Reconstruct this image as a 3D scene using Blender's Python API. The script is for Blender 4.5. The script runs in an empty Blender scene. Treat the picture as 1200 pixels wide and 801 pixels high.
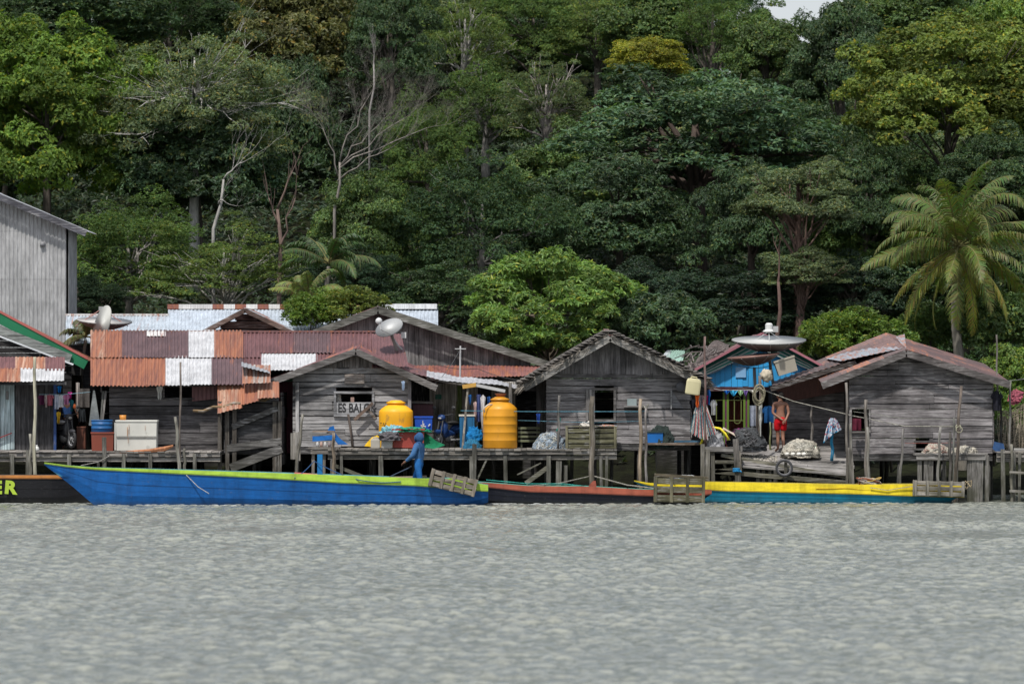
import bpy, math, random
import numpy as np
from mathutils import Vector, Matrix, noise as mnoise
SC = bpy.context.scene
COL = SC.collection
D, F, H, HR = 150.0, 6000.0, 4.0, 428.0      # camera distance, focal length in pixels, eye height, horizon row of the photograph
rnd = random.Random(7)
def U(a, b): return rnd.uniform(a, b)
def X(px, Y=0.0): return (px-600.0)*(D+Y)/F
def Z(py, Y=0.0): return H-(py-HR)*(D+Y)/F
def W(px, py, Y=0.0): return Vector((X(px, Y), Y, Z(py, Y)))

# ------------------------------------------------------------------ mesh builder
class MB:
    def __init__(s): s.v = []; s.f = []; s.c = []; s.col = (1, 1, 1, 0)
    def add(s, vs, fs, c=None):
        n = len(s.v); s.v += [tuple(p) for p in vs]
        c = c or s.col
        if len(c) == 3: c = (*c, 0)
        for f in fs: s.f.append(tuple(i+n for i in f)); s.c.append(c)
        return s
    def hexa(s, p, c=None):
        return s.add(p, [(0, 3, 2, 1), (4, 5, 6, 7), (0, 1, 5, 4), (1, 2, 6, 5), (2, 3, 7, 6), (3, 0, 4, 7)], c)
    def box(s, x0, x1, y0, y1, z0, z1, c=None):
        return s.hexa([(x0, y0, z0), (x1, y0, z0), (x1, y1, z0), (x0, y1, z0), (x0, y0, z1), (x1, y0, z1), (x1, y1, z1), (x0, y1, z1)], c)
    def beam(s, p, q, w, h, c=None, tw=0.0):
        p = Vector(p); q = Vector(q); d = (q-p).normalized()
        up = Vector((0, 0, 1)) if abs(d.z) < .9 else Vector((0, 1, 0))
        a = d.cross(up).normalized(); b = a.cross(d).normalized()
        if tw: a, b = a*math.cos(tw)+b*math.sin(tw), b*math.cos(tw)-a*math.sin(tw)
        a *= w/2; b *= h/2
        return s.hexa([p-a-b, p+a-b, q+a-b, q-a-b, p-a+b, p+a+b, q+a+b, q-a+b], c)
    def tube(s, path, r, n=6, c=None, cap=True):
        path = [Vector(p) for p in path]; m = len(path)
        rs = r if hasattr(r, '__len__') else [r]*m
        vs = []; a0 = None
        for i, p in enumerate(path):
            d = (path[min(i+1, m-1)]-path[max(i-1, 0)])
            d = d.normalized() if d.length > 1e-9 else Vector((0, 0, 1))
            if a0 is None:
                a0 = d.orthogonal().normalized()
            a = a0-d*a0.dot(d)
            a = a.normalized() if a.length > 1e-6 else d.orthogonal().normalized()
            a0 = a; b = d.cross(a)
            for k in range(n):
                t = 2*math.pi*k/n
                vs.append(p+(a*math.cos(t)+b*math.sin(t))*rs[i])
        fs = [(i*n+k, i*n+(k+1) % n, (i+1)*n+(k+1) % n, (i+1)*n+k) for i in range(m-1) for k in range(n)]
        if cap: fs += [tuple(range(n))[::-1], tuple(range((m-1)*n, m*n))]
        return s.add(vs, fs, c)
    def lathe(s, prof, cen, n=24, c=None, M=None):
        vs = []; fs = []; m = len(prof)
        for r, z in prof:
            for k in range(n):
                t = 2*math.pi*k/n; p = Vector((r*math.cos(t), r*math.sin(t), z))
                if M is not None: p = M @ p
                vs.append(p+Vector(cen))
        for i in range(m-1):
            for k in range(n): fs.append((i*n+k, i*n+(k+1) % n, (i+1)*n+(k+1) % n, (i+1)*n+k))
        if prof[0][0] > 1e-4: fs.append(tuple(range(n))[::-1])
        if prof[-1][0] > 1e-4: fs.append(tuple(range((m-1)*n, m*n)))
        return s.add(vs, fs, c)
    def torus(s, cen, R, r, M=None, n=28, k=8, c=None):
        vs = []; fs = []
        for i in range(n):
            a = 2*math.pi*i/n
            for j in range(k):
                b = 2*math.pi*j/k
                p = Vector(((R+r*math.cos(b))*math.cos(a), r*math.sin(b), (R+r*math.cos(b))*math.sin(a)))
                if M is not None: p = M @ p
                vs.append(p+Vector(cen))
        for i in range(n):
            for j in range(k): fs.append((i*k+j, i*k+(j+1) % k, ((i+1) % n)*k+(j+1) % k, ((i+1) % n)*k+j))
        return s.add(vs, fs, c)
    def blob(s, cen, rx, ry, rz, amp=.15, fr=2.0, c=None, half=False, nu=22, nv=12, seed=0, cvar=None, sq=1.0, fine=0.0):
        vs = []; fs = []; cen = Vector(cen)
        lo = -.08*math.pi if half else -math.pi/2
        for j in range(nv+1):
            t = lo+(math.pi/2-lo)*j/nv
            for i in range(nu):
                a = 2*math.pi*i/nu
                ca, sa = math.cos(a), math.sin(a)
                if sq != 1: ca, sa = math.copysign(abs(ca)**sq, ca), math.copysign(abs(sa)**sq, sa)
                d = Vector((math.cos(t)*ca, math.cos(t)*sa, math.sin(t)))
                nn = 1+amp*mnoise.noise(d*fr+Vector((seed*7.1, seed*3.3, 0)))*2+amp*.5*mnoise.noise(d*fr*2.7+Vector((seed, 9, seed*2)))*2+fine*amp*.35*mnoise.noise(d*fr*7+Vector((seed*3, 5, seed)))*2
                vs.append(cen+Vector((d.x*rx, d.y*ry, d.z*rz))*nn)
        n0 = len(s.v); s.v += [tuple(p) for p in vs]
        for j in range(nv):
            for i in range(nu):
                s.f.append(tuple(n0+q for q in (j*nu+i, j*nu+(i+1) % nu, (j+1)*nu+(i+1) % nu, (j+1)*nu+i)))
                cc = c or s.col
                if cvar: cc = rnd.choice(cvar)
                s.c.append((*cc, 0) if len(cc) == 3 else cc)
        return s
    def patch(s, p00, p10, p11, p01, nu=8, nv=2, waves=0, amp=.012, c=None, sag=0, jit=0):
        """bilinear sheet; corrugation runs along v, waves counted across u"""
        p00, p10, p11, p01 = map(Vector, (p00, p10, p11, p01))
        nrm = (p10-p00).cross(p01-p00).normalized()
        if waves: nu = max(nu, int(waves*6))
        vs = []
        for j in range(nv+1):
            v = j/nv
            for i in range(nu+1):
                u = i/nu
                p = (p00*(1-u)+p10*u)*(1-v)+(p01*(1-u)+p11*u)*v
                if waves: p = p+nrm*amp*math.sin(2*math.pi*waves*u)
                if jit: p = p+nrm*jit*mnoise.noise(p*1.7)
                if sag: p = p-Vector((0, 0, sag*math.sin(math.pi*u)*math.sin(math.pi*v)))
                vs.append(p)
        fs = [(j*(nu+1)+i, j*(nu+1)+i+1, (j+1)*(nu+1)+i+1, (j+1)*(nu+1)+i) for j in range(nv) for i in range(nu)]
        return s.add(vs, fs, c)

def raw_mesh(name, V, Fq, mat, C=None, smooth=False):
    """V (n,3) array, Fq (m,4) quads, C (m,4) colours"""
    me = bpy.data.meshes.new(name)
    V = np.asarray(V, dtype=np.float32); Fq = np.asarray(Fq, dtype=np.int32)
    me.vertices.add(len(V)); me.vertices.foreach_set('co', V.ravel())
    k = Fq.shape[1]
    me.loops.add(Fq.size); me.loops.foreach_set('vertex_index', Fq.ravel())
    me.polygons.add(len(Fq)); me.polygons.foreach_set('loop_start', np.arange(0, Fq.size, k, dtype=np.int32))
    me.polygons.foreach_set('loop_total', np.full(len(Fq), k, dtype=np.int32))
    me.polygons.foreach_set('use_smooth', np.full(len(Fq), smooth))
    if C is not None:
        at = me.color_attributes.new('Col', 'FLOAT_COLOR', 'CORNER')
        at.data.foreach_set('color', np.repeat(np.asarray(C, dtype=np.float32), k, axis=0).ravel())
    me.update(calc_edges=True); me.validate()
    me.materials.append(mat)
    return me

ORG = {}
def tag(o, label=None, cat=None, group=None, kind=None):
    if label: o['label'] = label
    if cat: o['category'] = cat
    if group: o['group'] = group
    if kind: o['kind'] = kind
    return o
def thing(name, label, cat, loc=(0, 0, 0), group=None):
    o = bpy.data.objects.new(name, None); COL.objects.link(o); o.location = loc; o.empty_display_size = .3
    ORG[o.name] = Vector(loc); return tag(o, label, cat, group)
def mesh_from(name, mb, mat, org, smooth=False):
    me = bpy.data.meshes.new(name)
    me.from_pydata([(x-org[0], y-org[1], z-org[2]) for x, y, z in mb.v], [], mb.f)
    at = me.color_attributes.new('Col', 'FLOAT_COLOR', 'CORNER')
    tot = np.array([len(f) for f in mb.f]); arr = np.array(mb.c, dtype=np.float32).reshape(-1, 4)
    at.data.foreach_set('color', np.repeat(arr, tot, axis=0).ravel())
    if smooth: me.polygons.foreach_set('use_smooth', np.ones(len(mb.f), dtype=bool))
    me.materials.append(mat); me.update(); return me
def part(name, mb, mat, parent, smooth=False, label=None):
    og = ORG[parent.name]
    o = bpy.data.objects.new(name, mesh_from(name, mb, mat, og, smooth)); COL.objects.link(o)
    o.parent = parent; ORG[o.name] = og
    if label: o['label'] = label
    return o
def solo(name, mb, mat, label, cat, group=None, kind=None, smooth=False, org=None):
    a = np.array(mb.v)
    if org is None: org = ((a[:, 0].min()+a[:, 0].max())/2, (a[:, 1].min()+a[:, 1].max())/2, a[:, 2].min())
    o = bpy.data.objects.new(name, mesh_from(name, mb, mat, org, smooth)); COL.objects.link(o); o.location = org
    ORG[o.name] = Vector(org)
    return tag(o, label, cat, group, kind)
def struct(name, mb, mat, smooth=False):
    o = solo(name, mb, mat, None, None, kind='structure', smooth=smooth, org=(0, 0, 0)); return o

# ------------------------------------------------------------------ materials
def new_mat(name):
    m = bpy.data.materials.new(name); m.use_nodes = True
    nt = m.node_tree; nt.nodes.clear()
    o = nt.nodes.new('ShaderNodeOutputMaterial'); b = nt.nodes.new('ShaderNodeBsdfPrincipled')
    nt.links.new(b.outputs[0], o.inputs[0]); return m, nt, b, o
def N(nt, t, **k):
    n = nt.nodes.new(t)
    for a, v in k.items(): setattr(n, a, v)
    return n
def pos_noise(nt, scl, scale=1.0, detail=4, rough=.55, off=(0, 0, 0), obj=False):
    g = N(nt, 'ShaderNodeTexCoord') if obj else N(nt, 'ShaderNodeNewGeometry')
    mp = N(nt, 'ShaderNodeMapping'); mp.inputs['Scale'].default_value = scl; mp.inputs['Location'].default_value = off
    n = N(nt, 'ShaderNodeTexNoise'); n.inputs['Scale'].default_value = scale; n.inputs['Detail'].default_value = detail; n.inputs['Roughness'].default_value = rough
    nt.links.new(g.outputs['Object' if obj else 'Position'], mp.inputs[0]); nt.links.new(mp.outputs[0], n.inputs['Vector']); return n.outputs['Fac']
def ramp(nt, fac, stops):
    r = N(nt, 'ShaderNodeValToRGB'); e = r.color_ramp.elements
    while len(e) < len(stops): e.new(.5)
    for k, (p, c) in zip(e, stops):
        k.position = p; k.color = (c, c, c, 1) if not hasattr(c, '__len__') else (*c[:3], 1)
    nt.links.new(fac, r.inputs[0]); return r.outputs[0]
def mixc(nt, a, b, fac=1.0, mode='MIX'):
    m = N(nt, 'ShaderNodeMix', data_type='RGBA', blend_type=mode)
    for sock, v in ((m.inputs[6], a), (m.inputs[7], b), (m.inputs[0], fac)):
        if hasattr(v, 'is_linked'): nt.links.new(v, sock)
        elif hasattr(v, '__len__'): sock.default_value = (*v[:3], 1)
        else: sock.default_value = v
    return m.outputs[2]
def math_(nt, op, a, b=0.0, clamp=False):
    m = N(nt, 'ShaderNodeMath', operation=op, use_clamp=clamp)
    for i, v in enumerate((a, b)):
        if hasattr(v, 'is_linked'): nt.links.new(v, m.inputs[i])
        else: m.inputs[i].default_value = v
    return m.outputs[0]
def bump(nt, b, h, strength=.3, dist=.02):
    n = N(nt, 'ShaderNodeBump'); n.inputs['Strength'].default_value = strength; n.inputs['Distance'].default_value = dist
    nt.links.new(h, n.inputs['Height']); nt.links.new(n.outputs[0], b.inputs['Normal'])
def attr(nt): return N(nt, 'ShaderNodeAttribute', attribute_name='Col')
def mat_wood(name, axis, flake=.5, gain=1.0):
    m, nt, b, o = new_mat(name)
    s = {'h': (1.3, 20, 26), 'v': (26, 20, 1.3), 'y': (26, 1.3, 26)}[axis]
    s2 = {'h': (3.0, 8, 26), 'v': (24, 8, 2.6), 'y': (24, 3.0, 8)}[axis]
    a = attr(nt)
    gr = pos_noise(nt, s, 1, 6, .65); big = pos_noise(nt, (1, 1, 1), .9, 4, .6, (3, 1, 7)); fl = pos_noise(nt, s2, 1, 5, .6, (9, 4, 2))
    c = mixc(nt, a.outputs['Color'], ramp(nt, gr, [(.32, .32*gain), (.5, .95*gain), (.70, 1.7*gain)]), 1, 'MULTIPLY')
    c = mixc(nt, c, ramp(nt, big, [(.33, .5), (.5, 1.0), (.7, 1.25)]), 1, 'MULTIPLY')
    ff = ramp(nt, fl, [(.53, 0.0), (.60, flake)])
    ff = math_(nt, 'MULTIPLY', ff, ramp(nt, big, [(.4, .15), (.6, 1.0)]))
    c = mixc(nt, c, (.44, .43, .425), ff)
    g = N(nt, 'ShaderNodeNewGeometry'); sp = N(nt, 'ShaderNodeSeparateXYZ'); nt.links.new(g.outputs['Position'], sp.inputs[0])
    mr = N(nt, 'ShaderNodeMapRange'); nt.links.new(sp.outputs[2], mr.inputs[0])
    mr.inputs[1].default_value = 1.5; mr.inputs[2].default_value = .1; mr.inputs[3].default_value = 0; mr.inputs[4].default_value = .75
    al = math_(nt, 'MULTIPLY', mr.outputs[0], ramp(nt, pos_noise(nt, (3, 3, 1.5), 1, 3), [(.35, .2), (.6, 1.0)]))
    c = mixc(nt, c, (.035, .038, .018), al)
    nt.links.new(c, b.inputs['Base Color']); b.inputs['Roughness'].default_value = .9; b.inputs['Specular IOR Level'].default_value = .2
    bump(nt, b, gr, .6, .012); return m
def mat_sheet(name='corrugated_metal'):
    m, nt, b, o = new_mat(name); a = attr(nt)
    n1 = pos_noise(nt, (7.0, .5, .6), 1, 6, .7); n2 = pos_noise(nt, (1, 1, 1), 1.6, 5, .6, (5, 2, 8)); n3 = pos_noise(nt, (28, 3, 3), 1, 3, .6, (1, 2, 3)); n4 = pos_noise(nt, (11, .7, .8), 1, 5, .7, (8, 8, 3))
    rustc = mixc(nt, (.13, .05, .045), (.40, .15, .07), ramp(nt, mixc(nt, n1, n4, .6), [(.36, 0.0), (.52, .6), (.66, 1.0)]))
    rustc = mixc(nt, rustc, (.44, .30, .22), ramp(nt, n4, [(.60, 0.0), (.72, .6)]))
    t = math_(nt, 'ADD', math_(nt, 'MULTIPLY', n1, 1.0), math_(nt, 'SUBTRACT', a.outputs['Alpha'], 1.0))
    rf = ramp(nt, t, [(0.0, 0.0), (.12, .9)])
    base = mixc(nt, a.outputs['Color'], ramp(nt, n3, [(.3, .72), (.65, 1.12)]), 1, 'MULTIPLY')
    base = mixc(nt, base, ramp(nt, n2, [(.3, .75), (.6, 1.08)]), 1, 'MULTIPLY')
    c = mixc(nt, base, rustc, rf)
    nt.links.new(c, b.inputs['Base Color']); b.inputs['Roughness'].default_value = .62; b.inputs['Metallic'].default_value = .12
    bump(nt, b, n3, .25, .01); return m
def mat_paint(name, rough=.5, wear=.35, wearc=(.22, .2, .18), spec=.4, scale=3.0, stretch=(1, 1, 1)):
    m, nt, b, o = new_mat(name); a = attr(nt)
    n = pos_noise(nt, stretch, scale, 6, .65); n2 = pos_noise(nt, (stretch[0]*.6, 1, .6), scale*.5, 3, .5, (4, 7, 1))
    c = mixc(nt, a.outputs['Color'], ramp(nt, n2, [(.32, .78), (.65, 1.08)]), 1, 'MULTIPLY')
    c = mixc(nt, c, wearc, ramp(nt, n, [(.62, 0.0), (.70, wear)]))
    nt.links.new(c, b.inputs['Base Color']); b.inputs['Specular IOR Level'].default_value = spec
    nt.links.new(ramp(nt, n, [(.3, rough-.1), (.7, min(1, rough+.2))]), b.inputs['Roughness'])
    bump(nt, b, n, .12, .01); return m
def mat_hull(name):
    m, nt, b, o = new_mat(name); a = attr(nt)
    n = pos_noise(nt, (.8, 1, 5), 2.5, 6, .7); n2 = pos_noise(nt, (2.2, 1, .5), 1.2, 5, .7, (4, 7, 1)); n3 = pos_noise(nt, (6, 6, 6), 2.0, 5, .75, (2, 2, 9))
    c = mixc(nt, a.outputs['Color'], ramp(nt, n2, [(.32, .68), (.52, 1.0), (.7, 1.15)]), 1, 'MULTIPLY')
    c = mixc(nt, c, ramp(nt, n, [(.35, .8), (.6, 1.1)]), 1, 'MULTIPLY')
    c = mixc(nt, c, (.16, .15, .13), ramp(nt, n3, [(.60, 0.0), (.70, .35)]))
    g = N(nt, 'ShaderNodeNewGeometry'); sp = N(nt, 'ShaderNodeSeparateXYZ'); nt.links.new(g.outputs['Position'], sp.inputs[0])
    mr = N(nt, 'ShaderNodeMapRange'); nt.links.new(math_(nt, 'ADD', sp.outputs[2], math_(nt, 'MULTIPLY', n3, .15)), mr.inputs[0])
    mr.inputs[1].default_value = .22; mr.inputs[2].default_value = .06; mr.inputs[3].default_value = 0; mr.inputs[4].default_value = .7
    c = mixc(nt, c, (.035, .04, .03), mr.outputs[0])
    nt.links.new(c, b.inputs['Base Color']); b.inputs['Specular IOR Level'].default_value = .35
    nt.links.new(ramp(nt, n3, [(.3, .4), (.7, .75)]), b.inputs['Roughness']); bump(nt, b, n, .3, .012); return m
def mat_cloth(name, scale=6.0):
    m, nt, b, o = new_mat(name); a = attr(nt)
    n = pos_noise(nt, (1, 1, 1), scale, 4, .6)
    c = mixc(nt, a.outputs['Color'], ramp(nt, n, [(.3, .7), (.65, 1.15)]), 1, 'MULTIPLY')
    nt.links.new(c, b.inputs['Base Color']); b.inputs['Roughness'].default_value = .85; b.inputs['Specular IOR Level'].default_value = .15
    bump(nt, b, n, .5, .03); return m
def mat_net(name, scale=22.0, dark=.35):
    m, nt, b, o = new_mat(name); a = attr(nt)
    n = pos_noise(nt, (1, 1, 1), scale, 6, .8); n2 = pos_noise(nt, (1, 1, 1), scale*.25, 3, .6, (3, 3, 3))
    c = mixc(nt, a.outputs['Color'], ramp(nt, n, [(.36, dark), (.5, 1.0), (.66, 1.5)]), 1, 'MULTIPLY')  # low spots darkened in the colour, painting shade into the hollows
    c = mixc(nt, c, ramp(nt, n2, [(.3, .6), (.6, 1.1)]), 1, 'MULTIPLY')
    nt.links.new(c, b.inputs['Base Color']); b.inputs['Roughness'].default_value = .9
    bump(nt, b, n, 1.0, .05); return m
def mat_skin(name):
    m, nt, b, o = new_mat(name); a = attr(nt)
    n = pos_noise(nt, (1, 1, 1), 8, 3)
    nt.links.new(mixc(nt, a.outputs['Color'], ramp(nt, n, [(.3, .85), (.7, 1.1)]), 1, 'MULTIPLY'), b.inputs['Base Color'])
    b.inputs['Roughness'].default_value = .5; b.inputs['Subsurface Weight'].default_value = .05; return m
def mat_leaf(name, trans=.3, rough=.5, spec=.35):
    m, nt, b, o = new_mat(name); a = attr(nt)
    oi = N(nt, 'ShaderNodeObjectInfo')
    n = pos_noise(nt, (1, 1, 1), .45, 3, .6)
    c = mixc(nt, a.outputs['Color'], oi.outputs['Color'], 1, 'MULTIPLY')
    c = mixc(nt, c, ramp(nt, n, [(.3, .75), (.7, 1.2)]), 1, 'MULTIPLY')
    nt.links.new(c, b.inputs['Base Color']); b.inputs['Roughness'].default_value = rough; b.inputs['Specular IOR Level'].default_value = spec
    tr = N(nt, 'ShaderNodeBsdfTranslucent'); nt.links.new(mixc(nt, c, (1.25, 1.4, .6), 1, 'MULTIPLY'), tr.inputs[0])
    mx = N(nt, 'ShaderNodeMixShader'); mx.inputs[0].default_value = trans
    nt.links.new(b.outputs[0], mx.inputs[1]); nt.links.new(tr.outputs[0], mx.inputs[2]); nt.links.new(mx.outputs[0], o.inputs[0]); return m
def mat_bark(name):
    m, nt, b, o = new_mat(name); a = attr(nt)
    n = pos_noise(nt, (9, 9, 2), 1, 5, .7)
    nt.links.new(mixc(nt, a.outputs['Color'], ramp(nt, n, [(.3, .45), (.65, 1.25)]), 1, 'MULTIPLY'), b.inputs['Base Color'])
    b.inputs['Roughness'].default_value = .9; bump(nt, b, n, .5, .03); return m
M = dict(wh=mat_wood('weathered_boards_level', 'h'), wv=mat_wood('weathered_boards_upright', 'v', .25), wy=mat_wood('weathered_deck_boards', 'h', .35),
         whd=mat_wood('dark_boards_level', 'h', .15), wvd=mat_wood('dark_boards_upright', 'v', .08),
         sheet=mat_sheet(), paint=mat_paint('worn_paint'), hull=mat_hull('boat_paint'), plastic=mat_paint('plastic', .45, .45, (.16, .10, .05), .4, 3.2, (1.4, 1.4, .7)),
         cloth=mat_cloth('cloth'), net=mat_net('fishing_net'), thatch=mat_net('thatch', 9.0, .3), skin=mat_skin('skin'),
         leaf=mat_leaf('leaf'), leafs=mat_leaf('leaf_soft', .35, .6, .2), bark=mat_bark('bark'), rubber=mat_paint('rubber', .6, .1), rope=mat_net('rope', 40, .6), letter=mat_paint('lettering', .6, .1))
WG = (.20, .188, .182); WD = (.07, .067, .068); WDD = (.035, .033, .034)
# ------------------------------------------------------------------ camera, light, sky
cam = bpy.data.cameras.new('camera'); camo = bpy.data.objects.new('camera', cam); COL.objects.link(camo)
camo.location = (0, -D, H); camo.rotation_euler = (math.pi/2, 0, 0)
cam.lens = 180; cam.sensor_width = 36; cam.shift_y = (HR-400.5)/1200; cam.clip_start = 1; cam.clip_end = 6000
cam.dof.use_dof = True; cam.dof.focus_distance = D; cam.dof.aperture_fstop = 2.2
SC.camera = camo
SEL, SROT = math.radians(60), math.radians(202)     # sun: high, from behind the camera and a little to the left
sd = Vector((math.sin(SROT)*math.cos(SEL), math.cos(SROT)*math.cos(SEL), math.sin(SEL)))
sl = bpy.data.lights.new('sun', 'SUN'); sl.energy = 4.2; sl.angle = math.radians(2.0); sl.color = (1, .965, .91)
so = bpy.data.objects.new('sun', sl); COL.objects.link(so); so.rotation_euler = (-sd).to_track_quat('-Z', 'Y').to_euler(); so.location = (0, 0, 60)
wd = bpy.data.worlds.new('World'); SC.world = wd; wd.use_nodes = True
nt = wd.node_tree; nt.nodes.clear()
wo = nt.nodes.new('ShaderNodeOutputWorld'); bg = nt.nodes.new('ShaderNodeBackground'); sk = nt.nodes.new('ShaderNodeTexSky')
sk.sky_type = 'NISHITA'; sk.sun_disc = False; sk.sun_elevation = SEL; sk.sun_rotation = SROT; sk.air_density = 1.2; sk.dust_density = 2.0
tc = nt.nodes.new('ShaderNodeTexCoord'); cn = nt.nodes.new('ShaderNodeTexNoise'); cn.inputs['Scale'].default_value = 3; cn.inputs['Detail'].default_value = 6
nt.links.new(tc.outputs['Generated'], cn.inputs[0])
nt.links.new(mixc(nt, sk.outputs[0], (6.0, 6.3, 6.8), ramp(nt, cn.outputs[0], [(.35, .35), (.6, .8)])), bg.inputs[0])
bg.inputs[1].default_value = .125; nt.links.new(bg.outputs[0], wo.inputs[0])
SC.view_settings.view_transform = 'Standard'; SC.view_settings.look = 'None'; SC.view_settings.exposure = 0

# ------------------------------------------------------------------ terrain and water
def tz(x, y):
    if y < 3.5: z = -1.3
    elif y < 13: z = -1.3+2.1*((y-3.5)/9.5)**.8
    elif y < 95: z = .8+(y-13)*.185+((y-13)/82)**2*3
    else: z = 19-min(15, (y-95)*.12)
    if y > 13:
        k = min(1, (y-13)/40)
        z += k*(1.6*mnoise.noise(Vector((x*.05, y*.05, 3)))+.5*mnoise.noise(Vector((x*.2, y*.2, 9))))
        z -= k*5.5*math.exp(-((x-X(925, 95))/5.0)**2)*min(1, y/90)
        z += k*2.5*math.exp(-((x+6)/14.0)**2)*min(1, y/90)
    return z
gx = sorted(set([-1500, -900, -500, -300, -200, -140, -100, -75, -55]+list(np.arange(-40, 40.1, 1.0))+[55, 75, 100, 140, 200, 300, 500, 900, 1500]))
gy = sorted(set([-1200, -600, -300, -160, -60, -10, 0]+list(np.arange(3, 100.1, 1.0))+list(range(105, 200, 8))+[230, 280, 350, 450, 600, 900, 1500, 2500]))
V = [(x, y, tz(x, min(y, 300))) for y in gy for x in gx]
nx = len(gx); Q = [(j*nx+i, j*nx+i+1, (j+1)*nx+i+1, (j+1)*nx+i) for j in range(len(gy)-1) for i in range(nx-1)]
mg, nt, b, o_ = new_mat('forest_floor')
n1 = pos_noise(nt, (1, 1, 1), .8, 6, .7)
nt.links.new(mixc(nt, (.010, .010, .007), (.022, .026, .012), ramp(nt, n1, [(.4, 0.0), (.65, 1.0)])), b.inputs['Base Color']); b.inputs['Roughness'].default_value = 1
b.inputs['Specular IOR Level'].default_value = .05; bump(nt, b, n1, 1, .3)
g = bpy.data.objects.new('ground', raw_mesh('ground', V, Q, mg, smooth=True)); COL.objects.link(g); tag(g, kind='structure')

rs = np.random.RandomState(5)
wx = np.concatenate([[-1500, -800, -400, -200, -100, -50, -30], np.arange(-20, 20.01, .08), [30, 50, 100, 200, 400, 800, 1500]])
wy = np.concatenate([[-1200, -700, -400, -250, -180, -150, -130], np.arange(-115, -.5, .085), np.arange(-.5, 14, 1.0)])
GX, GY = np.meshgrid(wx, wy)
hz_ = np.zeros_like(GX)
for i in range(70):
    lam = .23*(1.0+rs.rand()*1.0)**(1+2.0*rs.rand()**2); lam = min(lam, 1.3)
    th = math.radians(-80+rs.randn()*46); k = 2*math.pi/lam
    ph = k*(math.cos(th)*GX+math.sin(th)*GY)+rs.rand()*6.28
    amp = .0125*lam**.9
    s_ = np.sin(ph)
    hz_ += amp*(s_+.35*np.abs(s_)*s_)
mask = np.clip((20-np.abs(GX))/3, 0, 1)*np.clip((GY+122)/8, 0, 1)*np.clip((1.5-GY)/2.5, .12, 1)
grp = np.zeros_like(GX)                                # gusts: patches of rougher and calmer water
for i in range(14):
    th = rs.rand()*6.28; k = 2*math.pi/(4+10*rs.rand()); grp += np.sin(k*(math.cos(th)*GX+2.2*math.sin(th)*GY*.4)+rs.rand()*6)
hz_ *= mask*(1+.12*grp/2)*.36
V = np.stack([GX, GY, hz_], -1).reshape(-1, 3); nx = len(wx); ny = len(wy)
ii, jj = np.meshgrid(np.arange(nx-1), np.arange(ny-1)); a0 = (jj*nx+ii).ravel()
Q = np.stack([a0, a0+1, a0+nx+1, a0+nx], -1)
mw, nt, b, o_ = new_mat('river_water')
n1 = pos_noise(nt, (.55, .22, 1), 1, 4, .6); n2 = pos_noise(nt, (6.5, 4.5, 5), 1, 6, .7); n3 = pos_noise(nt, (4.6, 2.8, 1), 1, 5, .7, (4, 4, 4))
sp = N(nt, 'ShaderNodeSeparateXYZ'); gg = N(nt, 'ShaderNodeNewGeometry'); nt.links.new(gg.outputs['Position'], sp.inputs[0])
crest = ramp(nt, math_(nt, 'ADD', math_(nt, 'MULTIPLY', sp.outputs[2], 4.5), n3), [(.44, 0.0), (.70, 1.0)])
c = mixc(nt, (.116, .130, .118), (.305, .312, .262), crest)
c = mixc(nt, c, (.165, .172, .155), ramp(nt, n1, [(.4, 0.0), (.7, .5)]))
nt.links.new(c, b.inputs['Base Color']); b.inputs['Roughness'].default_value = .12; b.inputs['IOR'].default_value = 1.33
bump(nt, b, n2, .9, .06)
w = bpy.data.objects.new('water', raw_mesh('water', V, Q, mw, smooth=True)); COL.objects.link(w); tag(w, kind='structure')

# ------------------------------------------------------------------ foliage
def nrm_(a): return a/np.maximum(np.linalg.norm(a, axis=-1, keepdims=True), 1e-6)
def leaves(P, Nn, ln, wd_, rs, k=1, droop=.3, out=.35, col=None):
    """rosettes: at every point P, k leaves radiate about the outward axis Nn. returns V, F, C"""
    n = len(P); P = np.repeat(P, k, 0); Nn = np.repeat(Nn, k, 0)
    Nn = nrm_(Nn+rs.randn(n*k, 3)*.35)
    t = nrm_(np.cross(Nn, rs.randn(n*k, 3)))
    d = nrm_(t+Nn*out-np.array([0, 0, droop])*rs.rand(n*k, 1)*1.6)
    s = nrm_(np.cross(d, Nn)); L = ln*(.65+.7*rs.rand(n*k, 1)); w2 = wd_*L/ln*.5
    up = nrm_(np.cross(s, d))
    base = P; tip = P+d*L-up*L*.12; mid = P+d*L*.45
    V = np.stack([base, mid+s*w2+up*w2*.25, tip, mid-s*w2+up*w2*.25], 1).reshape(-1, 3)
    Fq = np.arange(n*k*4).reshape(-1, 4)
    br = .72+.56*rs.rand(n*k, 1)
    C = np.repeat(col, k, 0)*br if col is not None else np.ones((n*k, 3))*br
    hue = rs.rand(n*k, 1); C = C*np.where(hue > .93, np.array([1.9, 1.25, .7]), np.where(hue > .5, np.array([1.08, 1.03, .85]), np.array([.92, .98, 1.08])))
    return V, Fq, np.concatenate([C, np.ones((n*k, 1))], 1)
def rdir(rs, n, zmin=-1.0):
    z = zmin+(1-zmin)*rs.rand(n); a = rs.rand(n)*2*np.pi; r = np.sqrt(1-z*z)
    return np.stack([r*np.cos(a), r*np.sin(a), z], -1)
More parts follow.
